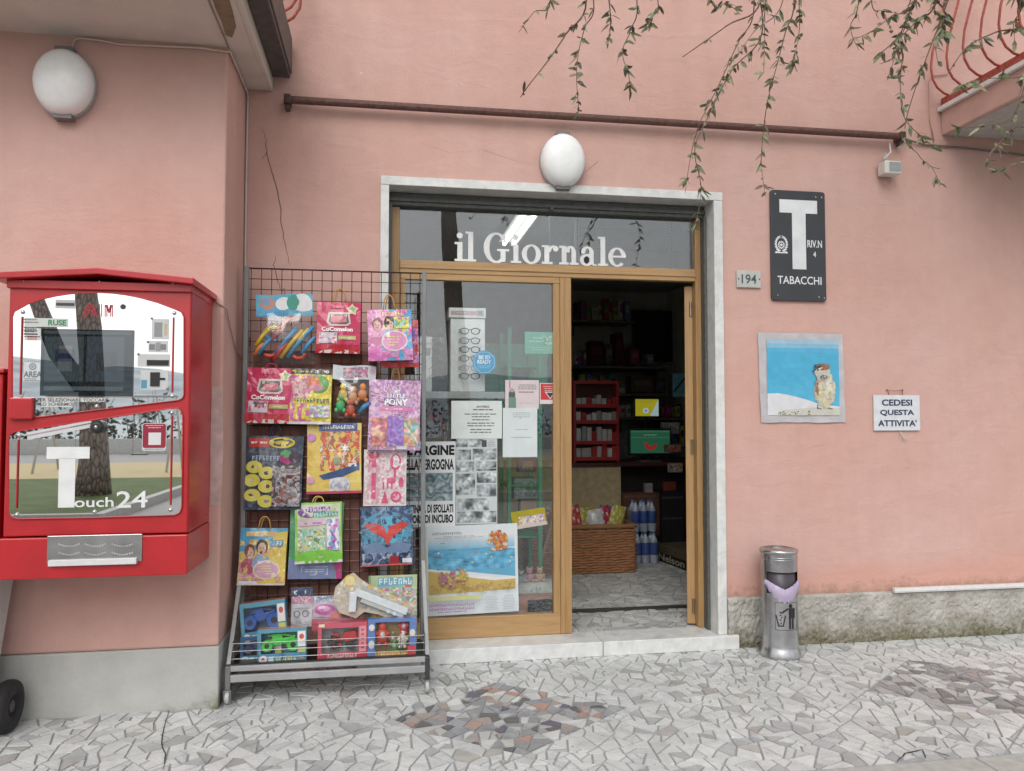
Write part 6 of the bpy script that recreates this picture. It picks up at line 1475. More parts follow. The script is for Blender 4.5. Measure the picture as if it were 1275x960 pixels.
def glasses(x, y, z, label, col, rot=0, sc_=1.0, grp='reading glasses on the stand'):
    t = thing('eyeglasses', label, 'eyeglasses', (x, y, z), grp, rot=(0, 0, rot)); m = MB()
    for s in (-1, 1):
        cx = s * .034 * sc_; m.tube([(cx + .027 * sc_ * math.cos(2 * math.pi * i / 16), 0, .020 * sc_ * math.sin(2 * math.pi * i / 16) * (1 if math.sin(2 * math.pi * i / 16) < 0 else .85)) for i in range(17)], .0024, col, 5, cap=False)
    m.tube([(-.008 * sc_, 0, .006), (0, -.002, .009), (.008 * sc_, 0, .006)], .0022, col, 5); m.build('frame', 'plastic', t, smooth=True, shift=(0, 0, 0))
    for s in (-1, 1):
        MB().tube([(s * .061 * sc_, 0, .008), (s * .066 * sc_, .004, .008), (s * .064 * sc_, .05, .006), (s * .060 * sc_, .075, -.014)], .0022, col, 5).build('temple', 'plastic', t, shift=(0, 0, 0))
        MB().disc(s * .034 * sc_, 0, .026 * sc_, .019 * sc_, .0005, WHITE, 14).build('lens', 'lens', t, shift=(0, 0, 0))
k_ = ['top', 'second', 'third', 'fourth', 'fifth', 'lowest']; cx = (a2.x + b2.x) / 2
for i, v in enumerate((412, 424, 435, 446, 458, 468)):
    glasses(cx + .004, YS - .17, P(583, v, YS - .17).z, 'reading glasses in the %s row of the white stand front' % k_[i], [(.05, .045, .045), (.10, .10, .11), (.03, .03, .03), (.12, .11, .1), (.35, .35, .36), (.06, .05, .05)][i], 0, 1.06)
    MB().tube([(cx - .05, YS - .081, P(583, v, YS - .17).z + .002), (cx - .05, YS - .168, P(583, v, YS - .17).z + .002)], .003, (.4, .4, .4), 5).build('peg', 'metal', bpy.data.objects['spectacle_stand'], shift=((a2.x + b2.x) / 2, YS, zs))
for i, v in enumerate((412, 424, 435, 446, 458, 468)):
    glasses(a2.x - .05, YS - .02, P(548, v, YS).z, 'dark glasses in the %s row on the left side of the stand' % k_[i], [(.10, .03, .03), (.3, .3, .31), (.12, .03, .03), (.14, .08, .08), (.05, .045, .05), (.06, .05, .05)][i], R(75), 1.1)
a3, b3 = P(526, 420, YS), P(537, 489, YS)
tag(MB().box(a3.x - .05, b3.x, YS - .05, YS + .05, zs, a3.z, (.56, .58, .58)).box(a3.x - .053, b3.x + .003, YS - .053, YS - .0505, a3.z - .05, a3.z - .04, (.4, .42, .42)).rect(b3.x - .03, a3.z - .10, .04, .05, YS - .052, (.2, .2, .2)).build('white_carton', 'paper'), 'tall narrow white carton left of the spectacle stand', 'box')
# green wire shelving
t = thing('green_shelf', 'green metal shelf frame standing behind the window posters', 'shelf', (P(650, 650, .7).x, .7, TH)); GRN = (.03, .26, .15)
xa, xb_ = P(634, 500, .62).x, P(672, 500, .62).x
for x, z1 in ((xa, P(634, 408, .62).z), (xb_, P(672, 440, .62).z)):
    for y in (.60, .98): MB().box(x - .014, x + .014, y, y + .028, TH, z1, GRN).build('post', 'paint', t)
for i, v in enumerate((455, 540, 604, 668, 735)):
    z = P(650, v, .62).z; MB().box(xa - .012, xb_ + .012, .63, .978, z - .012, z, GRN).build('shelf_board', 'paint', t)
MB().box(xa - .2, xb_ + .14, 1.01, 1.02, P(650, 500, 1.0).z, P(650, 428, 1.0).z, (.05, .24, .15)).build('back_panel', 'paint', t)
def ibox(name, label, cat, box, Y, dep, col, art=None, mat='matte', bev=.004, group=None):
    u0, v0, u1, v1 = box; a, b = P(u0, v0, Y), P(u1, v1, Y)
    if art is None: return tag(MB().box(a.x, b.x, Y, Y + dep, b.z, a.z, col).build(name, mat, bevel=bev), label, cat, group)
    t = thing(name, label, cat, ((a.x + b.x) / 2, Y, b.z), group)
    MB().box(a.x, b.x, Y, Y + dep, b.z, a.z, col).build('body', mat, t, bevel=bev)
    p = Panel(b.x - a.x, a.z - b.z); art(p); p.m.build('print', mat, t, shift=(0, 0, 0), deform=lambda q: (q[0], q[1] - .001, q[2] + (a.z - b.z) / 2)); return t
ibox('purple_box', 'small purple box with orange print on the green shelf', 'box', (646, 569, 668, 588), .66, .12, (.13, .04, .20), lambda p: p.blotch(.2, .25, .8, .85, [(.13, .04, .2), (.5, .26, .06), (.13, .04, .2), (.2, .3, .1)], 5, .022))
ibox('toy_tray', 'pale clear topped tray on the green shelf below the purple box', 'tray', (640, 596, 670, 621), .66, .2, (.26, .32, .33), lambda p: p.blotch(.02, .1, .98, .9, [(.18, .24, .25), (.32, .38, .40), (.24, .3, .3), (.1, .2, .15)], 4, .022))
ibox('brown_packet', 'brown paper packet on the middle green shelf', 'packet', (648, 621, 668, 640), .68, .1, (.30, .22, .14))
ibox('magazine_stack', 'magazines stacked behind the window left of the notices', 'magazines', (532, 512, 546, 545), .42, .12, (.16, .10, .2), lambda p: (p.rect(0, .1, 1, .35, (.35, .05, .12)), p.blotch(.05, .4, .95, .8, [(.2, .18, .3), (.4, .36, .36), (.1, .1, .16)], 4, .022), p.rect(0, .85, 1, 1, (.4, .44, .44))))
ibox('grey_folder', 'grey folder with red spine behind the window notice', 'folder', (550, 505, 563, 552), .45, .05, (.32, .35, .36), lambda p: p.rect(.0, .2, .25, 1, (.35, .04, .08)))
# ledge inside the window and what stands on it
a, b = P(646, 740, .34), P(700, 764, .34)
t = thing('window_ledge', 'low brick coloured ledge inside the window with a dark vent', 'ledge', (.7, .34, TH))
MB().box(.125, 1.13, .26, .50, TH + .001, a.z, (.36, .19, .14)).build('body', 'matte', t, bevel=.004)
a4, b4 = P(657, 747, .259), P(687, 762, .259); MB().box(a4.x, b4.x, .254, .2595, b4.z, a4.z, (.03, .04, .04)).build('vent', 'metal', t)
zl = a.z + .001; a5, b5 = P(646, 725, .40), P(690, 742, .40)
ibox('white_carton', 'flat white carton lying on the ledge right of the map poster', 'box', (646, 727, 690, 743), .36, .14, (.52, .54, .52), lambda p: (p.blotch(.3, .2, .7, .7, [(.5, .52, .5), (.36, .46, .5), (.5, .5, .46)], 4, .022), p.rect(.9, .75, .97, .9, (.1, .1, .1))))
zc5 = P(660, 727, .36).z
for i, (u, col, lab) in enumerate(((659, (.50, .30, .32), 'pink plush figure'), (672, (.52, .36, .26), 'tan plush figure'), (649, (.36, .42, .42), 'pale blue plush figure'))):
    x = P(u, 720, .42).x; s = .8 if i == 2 else 1
    t = thing('plush_figure', '%s sitting on the white carton in the window' % lab, 'toy', (x, .42, zc5)); m = MB()
    m.ell((x, .42, zc5 + .03 * s), .026 * s, .024, .032 * s, col, 12, 8); m.ell((x, .415, zc5 + .075 * s), .021 * s, .02, .021 * s, tuple(min(.7, q * 1.1) for q in col), 12, 8)
    for q in (-1, 1): m.ell((x + q * .016 * s, .415, zc5 + .095 * s), .008, .006, .009, col, 8, 5); m.ell((x + q * .026 * s, .40, zc5 + .013), .014, .022, .012, col, 8, 5); m.ell((x + q * .027 * s, .41, zc5 + .042 * s), .009, .01, .018, col, 8, 5)
    m.build('body', 'matte', t, smooth=True); MB().ell((x - .007, .396, zc5 + .079 * s), .003, .002, .003, BLACK, 6, 4).build('eye', 'plastic', t); MB().ell((x + .007, .396, zc5 + .079 * s), .003, .002, .003, BLACK, 6, 4).build('eye', 'plastic', t)
pA, pB = P(672, 700, .75), P(700, 600, .75)
tag(MB().bar(pA, pB, .07, .02, (.28, .17, .08)).build('wooden_plank', 'matte'), 'wooden plank leaning behind the window beside the mullion', 'plank')
# slotted metal shelf backs seen through the transom
t = thing('metal_shelving', 'grey slotted metal shelving seen high up through the transom glass', 'shelving', (1.9, 1.3, 2.4)); a, b = P(716, 262, 1.3), P(862, 345, 1.3)
for i, (z0, z1) in enumerate(((a.z - .13, a.z + .05), (a.z - .30, a.z - .14), (b.z, a.z - .31))): MB().box(a.x + .02, b.x, 1.32, 1.33, z0, z1, (.46, .49, .50)).build('back_panel', 'paint', t, bevel=.004)
for x in (a.x, a.x + (b.x - a.x) * .80):
    m = MB().box(x, x + .035, 1.295, 1.315, b.z, a.z + .06, (.42, .44, .45))
    for i in range(22): m.rect(x + .017, b.z + .02 + i * .026, .008, .014, 1.2945, (.03, .03, .03))
    m.build('slotted_upright', 'paint', t)
a, b = P(706, 266, 1.2), P(684, 300, 1.2); MB().box(b.x, a.x + .02, 1.2, 1.21, b.z - .06, a.z + .05, (.42, .46, .48)).build('clear_panel', 'plastic', t)

# fluorescent ceiling light
t = thing('ceiling_light', 'lit fluorescent ceiling light seen through the transom', 'ceiling light', (1.17, 2.0, 3.2)); x = 1.17
MB().box(x - .10, x + .10, 1.28, 2.55, 3.205, 3.249, (.5, .5, .48)).build('housing', 'paint', t)
for s in (-1, 1): MB().tube([(x + s * .045, 1.30, 3.185), (x + s * .045, 2.53, 3.185)], .018, WHITE, 10).build('tube', 'tube_light', t, smooth=True)

# ================================================================== INSIDE THE SHOP
YC = 2.9
t = thing('shop_counter', 'dark red topped shop counter with a beige front panel', 'counter', (2.0, YC, TH)); zt = P(745, 581, YC).z
xb1 = P(773, 600, YC).x
MB().box(.6, xb1, YC, YC + .03, TH, zt, (.58, .46, .28)).build('front_panel', 'matte', t)
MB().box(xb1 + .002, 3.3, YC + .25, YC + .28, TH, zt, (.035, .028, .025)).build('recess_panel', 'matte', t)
MB().box(.58, 3.35, YC - .03, YC + .62, zt + .001, zt + .04, (.075, .02, .02)).build('counter_top', 'plastic', t, bevel=.004); zt += .041
# red cigarette lighter and sweets stand
a, b = P(714, 474, YC + .05), P(771, 577, YC + .05); t = thing('red_stand', 'red metal counter stand with shelves of small packets inside the shop', 'display stand', ((a.x + b.x) / 2, YC + .1, zt)); RS = (.42, .03, .03); H_ = a.z - zt; W = b.x - a.x
for x in (a.x, b.x - .025): MB().box(x, x + .025, YC + .05, YC + .25, zt, a.z, RS).build('side', 'plastic', t)
MB().box(a.x + .026, b.x - .026, YC + .05, YC + .25, a.z - .03, a.z, RS).build('header', 'plastic', t); MB().box(a.x + .026, b.x - .026, YC + .235, YC + .25, zt, a.z - .031, (.08, .02, .02)).build('back', 'plastic', t)
rdi = random.Random(8)
for i, fz in enumerate((.0, .22, .50, .72)):
    z = zt + .02 + fz * H_ * .9; MB().box(a.x + .026, b.x - .026, YC + .03, YC + .234, z, z + .035, RS).build('tray', 'plastic', t)
    for k in range(8):
        w2 = W * .9 / 8; x = a.x + .035 + k * w2; h2 = rdi.uniform(.05, .10) * (1.5 if i in (0, 1) else 1); pc_ = MB().box(x, x + w2 * .88, YC + .055 + rdi.uniform(0, .02), YC + .20, z + .036, z + .036 + h2, rdi.choice([(.55, .54, .52), (.48, .46, .45), (.6, .58, .56), (.45, .05, .05), (.3, .32, .33)])); pc_.build('packet', 'gloss_print', t)
# monitors
def monitor(label, box, Y, art, stand):
    u0, v0, u1, v1 = box; a, b = P(u0, v0, Y), P(u1, v1, Y); t = thing('monitor', label, 'monitor', ((a.x + b.x) / 2, Y, zt)); w_, h_ = b.x - a.x, a.z - b.z; cx, cz = (a.x + b.x) / 2, (a.z + b.z) / 2
    MB().box(a.x - .02, b.x + .02, Y, Y + .04, b.z - .02, a.z + .02, BLACK).build('case', 'plastic', t, bevel=.004)
    p = Panel(w_, h_); art(p); p.m.build('display', 'screen', t, shift=((a.x + b.x) / 2, Y, zt), deform=lambda q: (q[0] + cx, q[1] + Y - .001, q[2] + cz))
    MB().box(cx - .02, cx + .02, Y + .041, Y + .07, zt + .012, cz, BLACK).build('neck', 'plastic', t); MB().box(cx - .11, cx + .11, Y - .03, Y + .14, zt, zt + .011, (.2, .2, .2) if stand else BLACK).build('foot', 'plastic', t, bevel=.003)
monitor('small monitor showing a yellow and pale blue picture on the counter', (791, 497, 820, 518), YC + .42, lambda p: (p.rect(0, 0, 1, 1, (.42, .36, .02)), p.poly([(.62, 1), (1, 0), (1, 1)], (.36, .52, .52)), p.disc(.45, .68, .13, .17, (.45, .56, .56)), p.disc(.45, .68, .06, .08, (.1, .3, .45)), p.lines(.45, .14, .75, .12, 2, (.2, .25, .05))), False)
monitor('wide monitor with a dark green picture and red mark on the counter', (785, 536, 834, 564), YC + .12, lambda p: (p.rect(0, 0, 1, 1, (.02, .10, .055)), p.rect(0, 0, 1, .08, (.04, .14, .08)), p.lines(.5, .2, .4, .08, 1, (.2, .3, .2)), p.rect(.0, .3, 1, .33, (.05, .16, .1)), p.poly([(.34, .55), (.40, .52), (.5, .72), (.62, .6), (.68, .62), (.62, .82), (.48, .88), (.38, .78)], (.30, .02, .02)), p.disc(.90, .8, .05, .08, (.2, .26, .22))), True)
ibox('wall_paper', 'white paper notice fixed behind the counter', 'notice', (769, 512, 802, 570), 5.2, .005, (.36, .38, .42), lambda p: (p.lines(.5, .12, .3, .05, 1, (.1, .1, .1)), p.lines(.4, .5, .5, .5, 5, (.3, .32, .36))))
# shelves on the back wall
YK = 4.75
for i, (v, u0, u1) in enumerate(((455, 722, 838), (490, 768, 830), (520, 770, 850))):
    a, b = P(u0, v, YK), P(u1, v, YK); t = thing('wall_shelf', ['upper wall shelf in the dark back of the shop', 'middle wall shelf above the monitors', 'lower wall shelf behind the monitors'][i], 'shelf', ((a.x + b.x) / 2, YK, a.z))
    MB().box(a.x, b.x, YK, 5.49, a.z - .03, a.z, (.16, .15, .14)).build('board', 'matte', t)
    MB().box(a.x + .1, a.x + .13, YK + .3, 5.49, a.z - .2, a.z - .031, (.1, .1, .1)).build('bracket', 'matte', t); MB().box(b.x - .13, b.x - .1, YK + .3, 5.49, a.z - .2, a.z - .031, (.1, .1, .1)).build('bracket', 'matte', t)
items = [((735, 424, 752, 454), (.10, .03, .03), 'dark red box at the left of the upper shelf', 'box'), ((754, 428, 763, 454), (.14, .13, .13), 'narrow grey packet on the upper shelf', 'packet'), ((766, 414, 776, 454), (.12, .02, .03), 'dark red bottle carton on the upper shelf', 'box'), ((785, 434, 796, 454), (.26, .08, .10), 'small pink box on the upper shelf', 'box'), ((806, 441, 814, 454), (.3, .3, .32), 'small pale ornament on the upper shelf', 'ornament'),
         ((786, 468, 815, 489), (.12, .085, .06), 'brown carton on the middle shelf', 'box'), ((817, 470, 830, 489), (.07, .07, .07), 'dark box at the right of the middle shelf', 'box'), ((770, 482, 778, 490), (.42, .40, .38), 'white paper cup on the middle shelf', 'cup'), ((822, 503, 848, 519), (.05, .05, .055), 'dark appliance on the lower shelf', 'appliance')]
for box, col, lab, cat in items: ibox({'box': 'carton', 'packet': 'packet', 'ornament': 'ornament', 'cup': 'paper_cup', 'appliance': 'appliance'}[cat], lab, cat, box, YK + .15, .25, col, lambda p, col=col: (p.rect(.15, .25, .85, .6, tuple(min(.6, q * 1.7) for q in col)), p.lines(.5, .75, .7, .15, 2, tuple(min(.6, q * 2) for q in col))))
a, b = P(788, 386, 5.3), P(838, 450, 5.3)
t = thing('wall_screen', 'large black screen on the back wall of the shop', 'screen', ((a.x + b.x) / 2, 5.3, b.z)); MB().box(a.x, b.x, 5.3, 5.36, b.z, a.z, (.012, .012, .013)).build('case', 'plastic', t, bevel=.01); MB().box(a.x + .3, b.x - .3, 5.37, 5.495, b.z + .2, a.z - .2, (.03, .03, .03)).build('wall_mount', 'metal', t)
ibox('teal_folder', 'teal folder hanging by the open door leaf', 'folder', (838, 465, 853, 494), 2.6, .02, (.10, .26, .32), lambda p: p.m.rect(0, 0, .02, p.h * .8, -.002, (.02, .03, .04), -.7))
ibox('tissue_pack', 'white packet with grey print at the counter end', 'packet', (826, 526, 846, 540), YC + .3, .1, (.34, .33, .33), lambda p: p.blotch(.05, .1, .95, .9, [(.3, .28, .3), (.5, .48, .48), (.2, .18, .2)], 4, .022))
ibox('card_holder', 'white card holder with orange print hanging below the counter edge', 'card holder', (832, 577, 850, 588), YC - .06, .02, (.46, .42, .38), lambda p: p.blotch(.05, .1, .95, .9, [(.5, .46, .42), (.3, .1, .08), (.5, .3, .12), (.5, .48, .44)], 4, .022))
ibox('sweets_dish', 'dish of red wrapped sweets on the counter end', 'dish', (829, 554, 848, 563), YC + .05, .1, (.36, .18, .14), lambda p: p.blotch(.02, .1, .98, .9, [(.5, .1, .06), (.5, .4, .3), (.3, .08, .06)], 5, .022))
ibox('brown_carton', 'worn brown carton on the floor under the counter recess', 'box', (775, 614, 822, 668), 2.95, .15, (.16, .075, .05), lambda p: p.rect(.05, .05, .9, .12, (.22, .11, .07)))
ibox('white_cup', 'white plastic cup standing on the brown carton', 'cup', (803, 602, 813, 616), 2.98, .06, (.4, .4, .4))
ibox('red_cloth', 'red and orange packet at the back under the counter', 'packet', (826, 600, 842, 612), 3.0, .05, (.30, .06, .04))

# crowded goods on the back shelves and beside the counter
rg = random.Random(31); GC = [(.42, .05, .05), (.5, .5, .48), (.12, .2, .42), (.5, .42, .1), (.1, .28, .16), (.4, .2, .1), (.52, .46, .42), (.3, .1, .3), (.06, .06, .07)]
GN2 = ['red', 'pale grey', 'blue', 'yellow', 'green', 'brown', 'cream', 'purple', 'black']
for row, (v0, u0, u1, Y, hmin, hmax) in enumerate(((454, 716, 733, YK + .1, 10, 26), (489, 719, 768, YK + .1, 12, 24), (519, 772, 850, YK + .1, 10, 16), (398, 716, 786, YK + .3, 12, 30), (552, 822, 852, 4.2, 12, 26))):
    if row in (1, 3, 4):
        a, b = P(u0 - 3, v0, Y), P(u1 + 3, v0, Y); t = thing('wall_shelf', {1: 'shelf of packets behind the red stand', 3: 'highest shelf of boxes in the dark back of the shop', 4: 'short shelf of goods at the right by the door leaf'}[row], 'shelf', ((a.x + b.x) / 2, Y, a.z)); MB().box(a.x, b.x, Y - .02, 5.49, a.z - .028, a.z - .001, (.22, .21, .19)).build('board', 'matte', t); MB().box(a.x + .05, a.x + .08, Y + .25, 5.49, a.z - .18, a.z - .0285, (.14, .14, .14)).build('bracket', 'matte', t)
    u = u0
    while u < u1 - 3:
        w_ = rg.uniform(4, 9); h_ = rg.uniform(hmin, hmax); a, b = P(u, v0 - h_, Y), P(min(u + w_, u1), v0, Y); col = rg.choice(GC)
        o = MB().box(a.x, b.x - .004, Y + rg.uniform(0, .05), Y + .16, b.z + .001, a.z, col).box(a.x + (b.x - a.x) * .15, b.x - (b.x - a.x) * .2, Y - .004, Y - .001, b.z + (a.z - b.z) * .35, b.z + (a.z - b.z) * .75, rg.choice(GC)).build('goods_box', 'gloss_print')
        tag(o, 'small %s packet on %s' % (GN2[GC.index(col)], ['the left end of the upper back shelf', 'the shelf behind the red stand', 'the lower back shelf behind the monitors', 'the highest shelf in the dark back', 'the short shelf by the door leaf'][row]), 'packet', 'goods on the back shelves'); u += w_ + rg.uniform(.3, 1.5)
# wicker basket with snack bags
bx0, bx1, by0, by1, bz1 = 1.30, 2.262, 2.03, 2.42, .53
t = thing('wicker_basket', 'large rectangular brown wicker basket on the shop floor', 'basket', ((bx0 + bx1) / 2, (by0 + by1) / 2, TH)); m = MB(); rows = 17
per = []
def perim(n):
    out = []; L1, L2 = bx1 - bx0, by1 - by0; T = 2 * (L1 + L2)
    for i in range(n):
        s = T * i / n
        if s < L1: out.append((bx0 + s, by0, 0, -1))
        elif s < L1 + L2: out.append((bx1, by0 + s - L1, 1, 0))
        elif s < 2 * L1 + L2: out.append((bx1 - (s - L1 - L2), by1, 0, 1))
        else: out.append((bx0, by1 - (s - 2 * L1 - L2), -1, 0))
    return out
NPR = 120; PR = perim(NPR)
for r in range(rows):
    z = TH + .012 + r * (bz1 - TH - .05) / rows; pts = []
    for i, (x, y, nx2, ny2) in enumerate(PR):
        o_ = .008 * math.sin(i * math.pi / 2 * .8 + r * math.pi); pts.append((x + nx2 * o_, y + ny2 * o_, z + .003 * math.sin(i * .9 + r)))
    m.tube(pts + [pts[0]], .0135, (.32 + .07 * ((r * 7) % 3) / 2, .17, .085), 6, cap=False)
o = m.build('weave', 'matte', t, smooth=True); o['kind'] = 'stuff'
m = MB(); rim = [(x, y, bz1 - .02) for x, y, _, _ in PR]; m.tube(rim + [rim[0]], .022, (.30, .16, .08), 8, cap=False); m.build('rim', 'matte', t, smooth=True)
MB().box(bx0 + .02, bx1 - .02, by0 + .02, by1 - .02, TH + .01, bz1 - .10, (.08, .045, .03)).build('liner', 'matte', t)
snacks = [(.06, .55, (.10, .22, .40), 'blue'), (.17, .50, (.42, .05, .03), 'red'), (.30, .46, (.40, .34, .06), 'yellow'), (.43, .50, (.42, .06, .05), 'bright red'), (.55, .55, (.36, .32, .06), 'olive'), (.66, .48, (.5, .5, .5), 'silver'), (.78, .52, (.32, .04, .06), 'dark red'), (.90, .5, (.42, .36, .07), 'gold'), (.36, .8, (.40, .10, .16), 'pink'), (.62, .85, (.38, .30, .05), 'mustard'), (.85, .85, (.08, .16, .34), 'navy')]
for i, (fx, fy, col, nm) in enumerate(snacks):
    x = bx0 + .06 + fx * (bx1 - bx0 - .12); y = by0 + .06 + (fy - .4) * .5; z = bz1 + .02; w2, h2 = .15, rdi.uniform(.14, .20)
    t2 = thing('snack_bag', '%s foil snack bag standing in the wicker basket' % nm, 'snack bag', (x, y, z), 'snack bags in the basket', rot=(rdi.uniform(-.3, .1), rdi.uniform(-.35, .35), rdi.uniform(-.3, .3))); m = MB(); N2 = 8
    for sgn in (-1, 1):
        b0_ = len(m.v)
        for j in range(N2 + 1):
            for k in range(N2 + 1):
                A, B = k / N2, j / N2; m.v.append(((A - .5) * w2, sgn * .028 * (math.sin(math.pi * A) * math.sin(math.pi * B)) ** .6 + .004 * noise.noise(Vector((A * 6, B * 6, i))), (B - .45) * h2 * 1.3))
        for j in range(N2):
            for k in range(N2):
                q = b0_ + j * (N2 + 1) + k; m.f.append((q, q + 1, q + N2 + 2, q + N2 + 1) if sgn < 0 else (q, q + N2 + 1, q + N2 + 2, q + 1)); m.m.append(0)
                m.c.append((.5, .5, .48) if (k + j * 2 + i) % 7 == 0 else (tuple(min(.6, qq * 1.8) for qq in col) if (k * 3 + j + i) % 5 == 0 else col))
    m.build('pouch', 'gloss_print', t2, smooth=True, shift=(0, 0, 0))
# packs of bottled water
def water_pack(label, x0, y0, z0, n=3, ny=2):
    t = thing('water_pack', label, 'water pack', (x0 + .12, y0, z0), 'packs of bottled water')
    prof = [(.036, 0), (.040, .01), (.040, .08), (.037, .10), (.040, .12), (.040, .20), (.030, .235), (.014, .27), (.014, .285), (.017, .286), (.017, .30), (0, .301)]
    cols = [(.42, .48, .58)] * 2 + [(.05, .09, .30)] * 1 + [(.06, .12, .36)] * 2 + [(.42, .48, .58)] * 3 + [(.10, .16, .40)] * 3
    o0 = MB().lathe(prof, 0, 0, cols, 14).build('bottle', 'gloss_print', t, smooth=True, shift=(0, 0, 0)); first = True
    for i in range(n):
        for j in range(ny):
            q = o0 if first else o0.copy()
            if not first: COL.objects.link(q); q.parent = t
            first = False; q.location = (-.12 + .042 + .084 * i, .042 + .084 * j, 0)
    MB().box(x0 - .002, x0 + .254, y0 - .002, y0 + .172, z0 + .02, z0 + .23, WHITE).build('wrap_film', 'film', t)
pw = G(806, 702, TH); water_pack('pack of blue labelled water bottles standing on the floor right of the basket', pw.x - .13, pw.y, TH)
water_pack('pack of water bottles stacked on top of the floor pack', pw.x - .14, pw.y + .02, TH + .303)
# printed carton by the door
pa, pb = G(818, 697, TH), G(861, 713, TH); dx_ = Vector((pb.x - pa.x, pb.y - pa.y, 0)).normalized(); ny_ = Vector((-dx_.y, dx_.x, 0)) * (1 if -dx_.y > 0 else -1)
if ny_.x < 0: ny_ = -ny_
Lc = .75; hc = P(818, 676, pa.y).z - TH; t = thing('printed_carton', 'kraft carton with a black band lettered Nelson on the floor by the door leaf', 'box', (pa.x, pa.y, TH), rot=(0, 0, math.atan2(dx_.y, dx_.x)))
MB().box(0, Lc, 0, .32, 0, hc, (.12, .095, .06)).build('carton', 'matte', t, shift=(0, 0, 0), bevel=.003)
m = MB(); m.rect(Lc / 2, hc * .27, Lc, hc * .54, -.001, (.018, .018, .016)); m.text('Nelson', .29, hc * .29, .50, hc * .40, -.002, (.42, .38, .28), 0, .02); m.star(.38, hc * .76, hc * .13, -.002, (.04, .035, .02)); m.lines(.16, hc * .76, .2, .06, 2, -.002, (.05, .04, .03), 4); m.build('print', 'paper', t, shift=(0, 0, 0))
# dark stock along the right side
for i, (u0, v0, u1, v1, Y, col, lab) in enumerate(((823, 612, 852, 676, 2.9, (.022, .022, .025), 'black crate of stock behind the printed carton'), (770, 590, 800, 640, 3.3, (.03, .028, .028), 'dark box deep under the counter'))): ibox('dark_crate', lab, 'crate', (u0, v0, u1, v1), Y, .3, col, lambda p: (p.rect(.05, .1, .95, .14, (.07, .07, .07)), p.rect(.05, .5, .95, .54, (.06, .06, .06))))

# ================================================================== il Giornale, white slab-serif letters on the transom glass
t = thing('shop_lettering', 'white slab serif lettering il Giornale on the transom glass', 'lettering', (P(673, 312, .187).x, .187, P(673, 330, .187).z))
a, b = P(566, 330, .187), P(780, 330, .187); S = (P(600, 289, .187).z - P(600, 326, .187).z) / 1.0; LWm = (.74, .75, .75); ZB = P(600, 326, .187).z
def glyph(name, ops, x):
    m = MB(); k = 0
    for op in ops:
        y = .1885 - .00012 * k; k += 1
        if op[0] == 'r': _, x0, z0, x1, z1 = op; m.rect(x + (x0 + x1) / 2 * S, ZB + (z0 + z1) / 2 * S, (x1 - x0) * S, (z1 - z0) * S, y, LWm)
        elif op[0] == 'd': _, cx, cz, r = op; m.disc(x + cx * S, ZB + cz * S, r * S, r * S, y, LWm, 20)
        elif op[0] == 'o': _, cx, cz, rx, rz, ix, iz, a0, a1 = op; m.ring(x + cx * S, ZB + cz * S, rx * S, rz * S, ix * S, iz * S, y, LWm, a0, a1, 30)
        elif op[0] == 'p': m.poly([(x + p_[0] * S, ZB + p_[1] * S) for p_ in op[1]], y, LWm)
    m.build(name, 'paint', t)
XH = .64; sf = .075
GI = [('r', .09, 0, .26, XH), ('r', 0, 0, .36, sf), ('r', .0, XH - sf, .10, XH), ('d', .17, .86, .10)]
GL = [('r', .09, 0, .26, 1.0), ('r', 0, 0, .36, sf), ('r', .0, 1.0 - sf, .10, 1.0)]
GG = [('o', .42, .49, .43, .52, .235, .44, 42, 318), ('r', .66, .68, .73, .98), ('p', [(.60, .80), (.73, .68), (.73, .72), (.66, .86)]), ('r', .56, .10, .73, .42), ('r', .44, .38, .86, .455), ('p', [(.58, .02), (.72, .02), (.72, .12), (.58, .18)])]
GO = [('o', .32, .315, .33, .335, .155, .265, 0, 360)]
GR = [('r', .09, 0, .26, XH), ('r', 0, 0, .37, sf), ('r', 0, XH - sf, .12, XH), ('o', .40, .40, .18, .245, .08, .17, 40, 175), ('d', .48, .53, .10)]
GN_ = [('r', .09, 0, .26, XH), ('r', 0, 0, .34, sf), ('r', 0, XH - sf, .12, XH), ('o', .40, .40, .19, .25, .035, .17, 0, 175), ('r', .43, 0, .59, .41), ('r', .37, 0, .68, sf)]
GA = [('o', .24, .18, .24, .205, .10, .13, 40, 330), ('o', .27, .45, .22, .20, .07, .13, 0, 165), ('r', .34, .03, .49, .46), ('d', .12, .46, .075), ('o', .53, .11, .17, .12, .08, .065, 180, 300), ('p', [(.20, .31), (.37, .36), (.37, .41), (.20, .38)])]
GE = [('o', .31, .315, .32, .335, .15, .265, 0, 318), ('r', .12, .30, .61, .37)]
word = [('letter_i', GI, .35), ('letter_l', GL, .60), ('letter_g', GG, .88), ('letter_i', GI, .37), ('letter_o', GO, .66), ('letter_r', GR, .58), ('letter_n', GN_, .70), ('letter_a', GA, .62), ('letter_l', GL, .36), ('letter_e', GE, .62)]
tot = sum(q[2] for q in word); kx = (b.x - a.x) / (tot * S); x = a.x
for nm, ops, adv in word: glyph(nm, ops, x); x += adv * S * kx

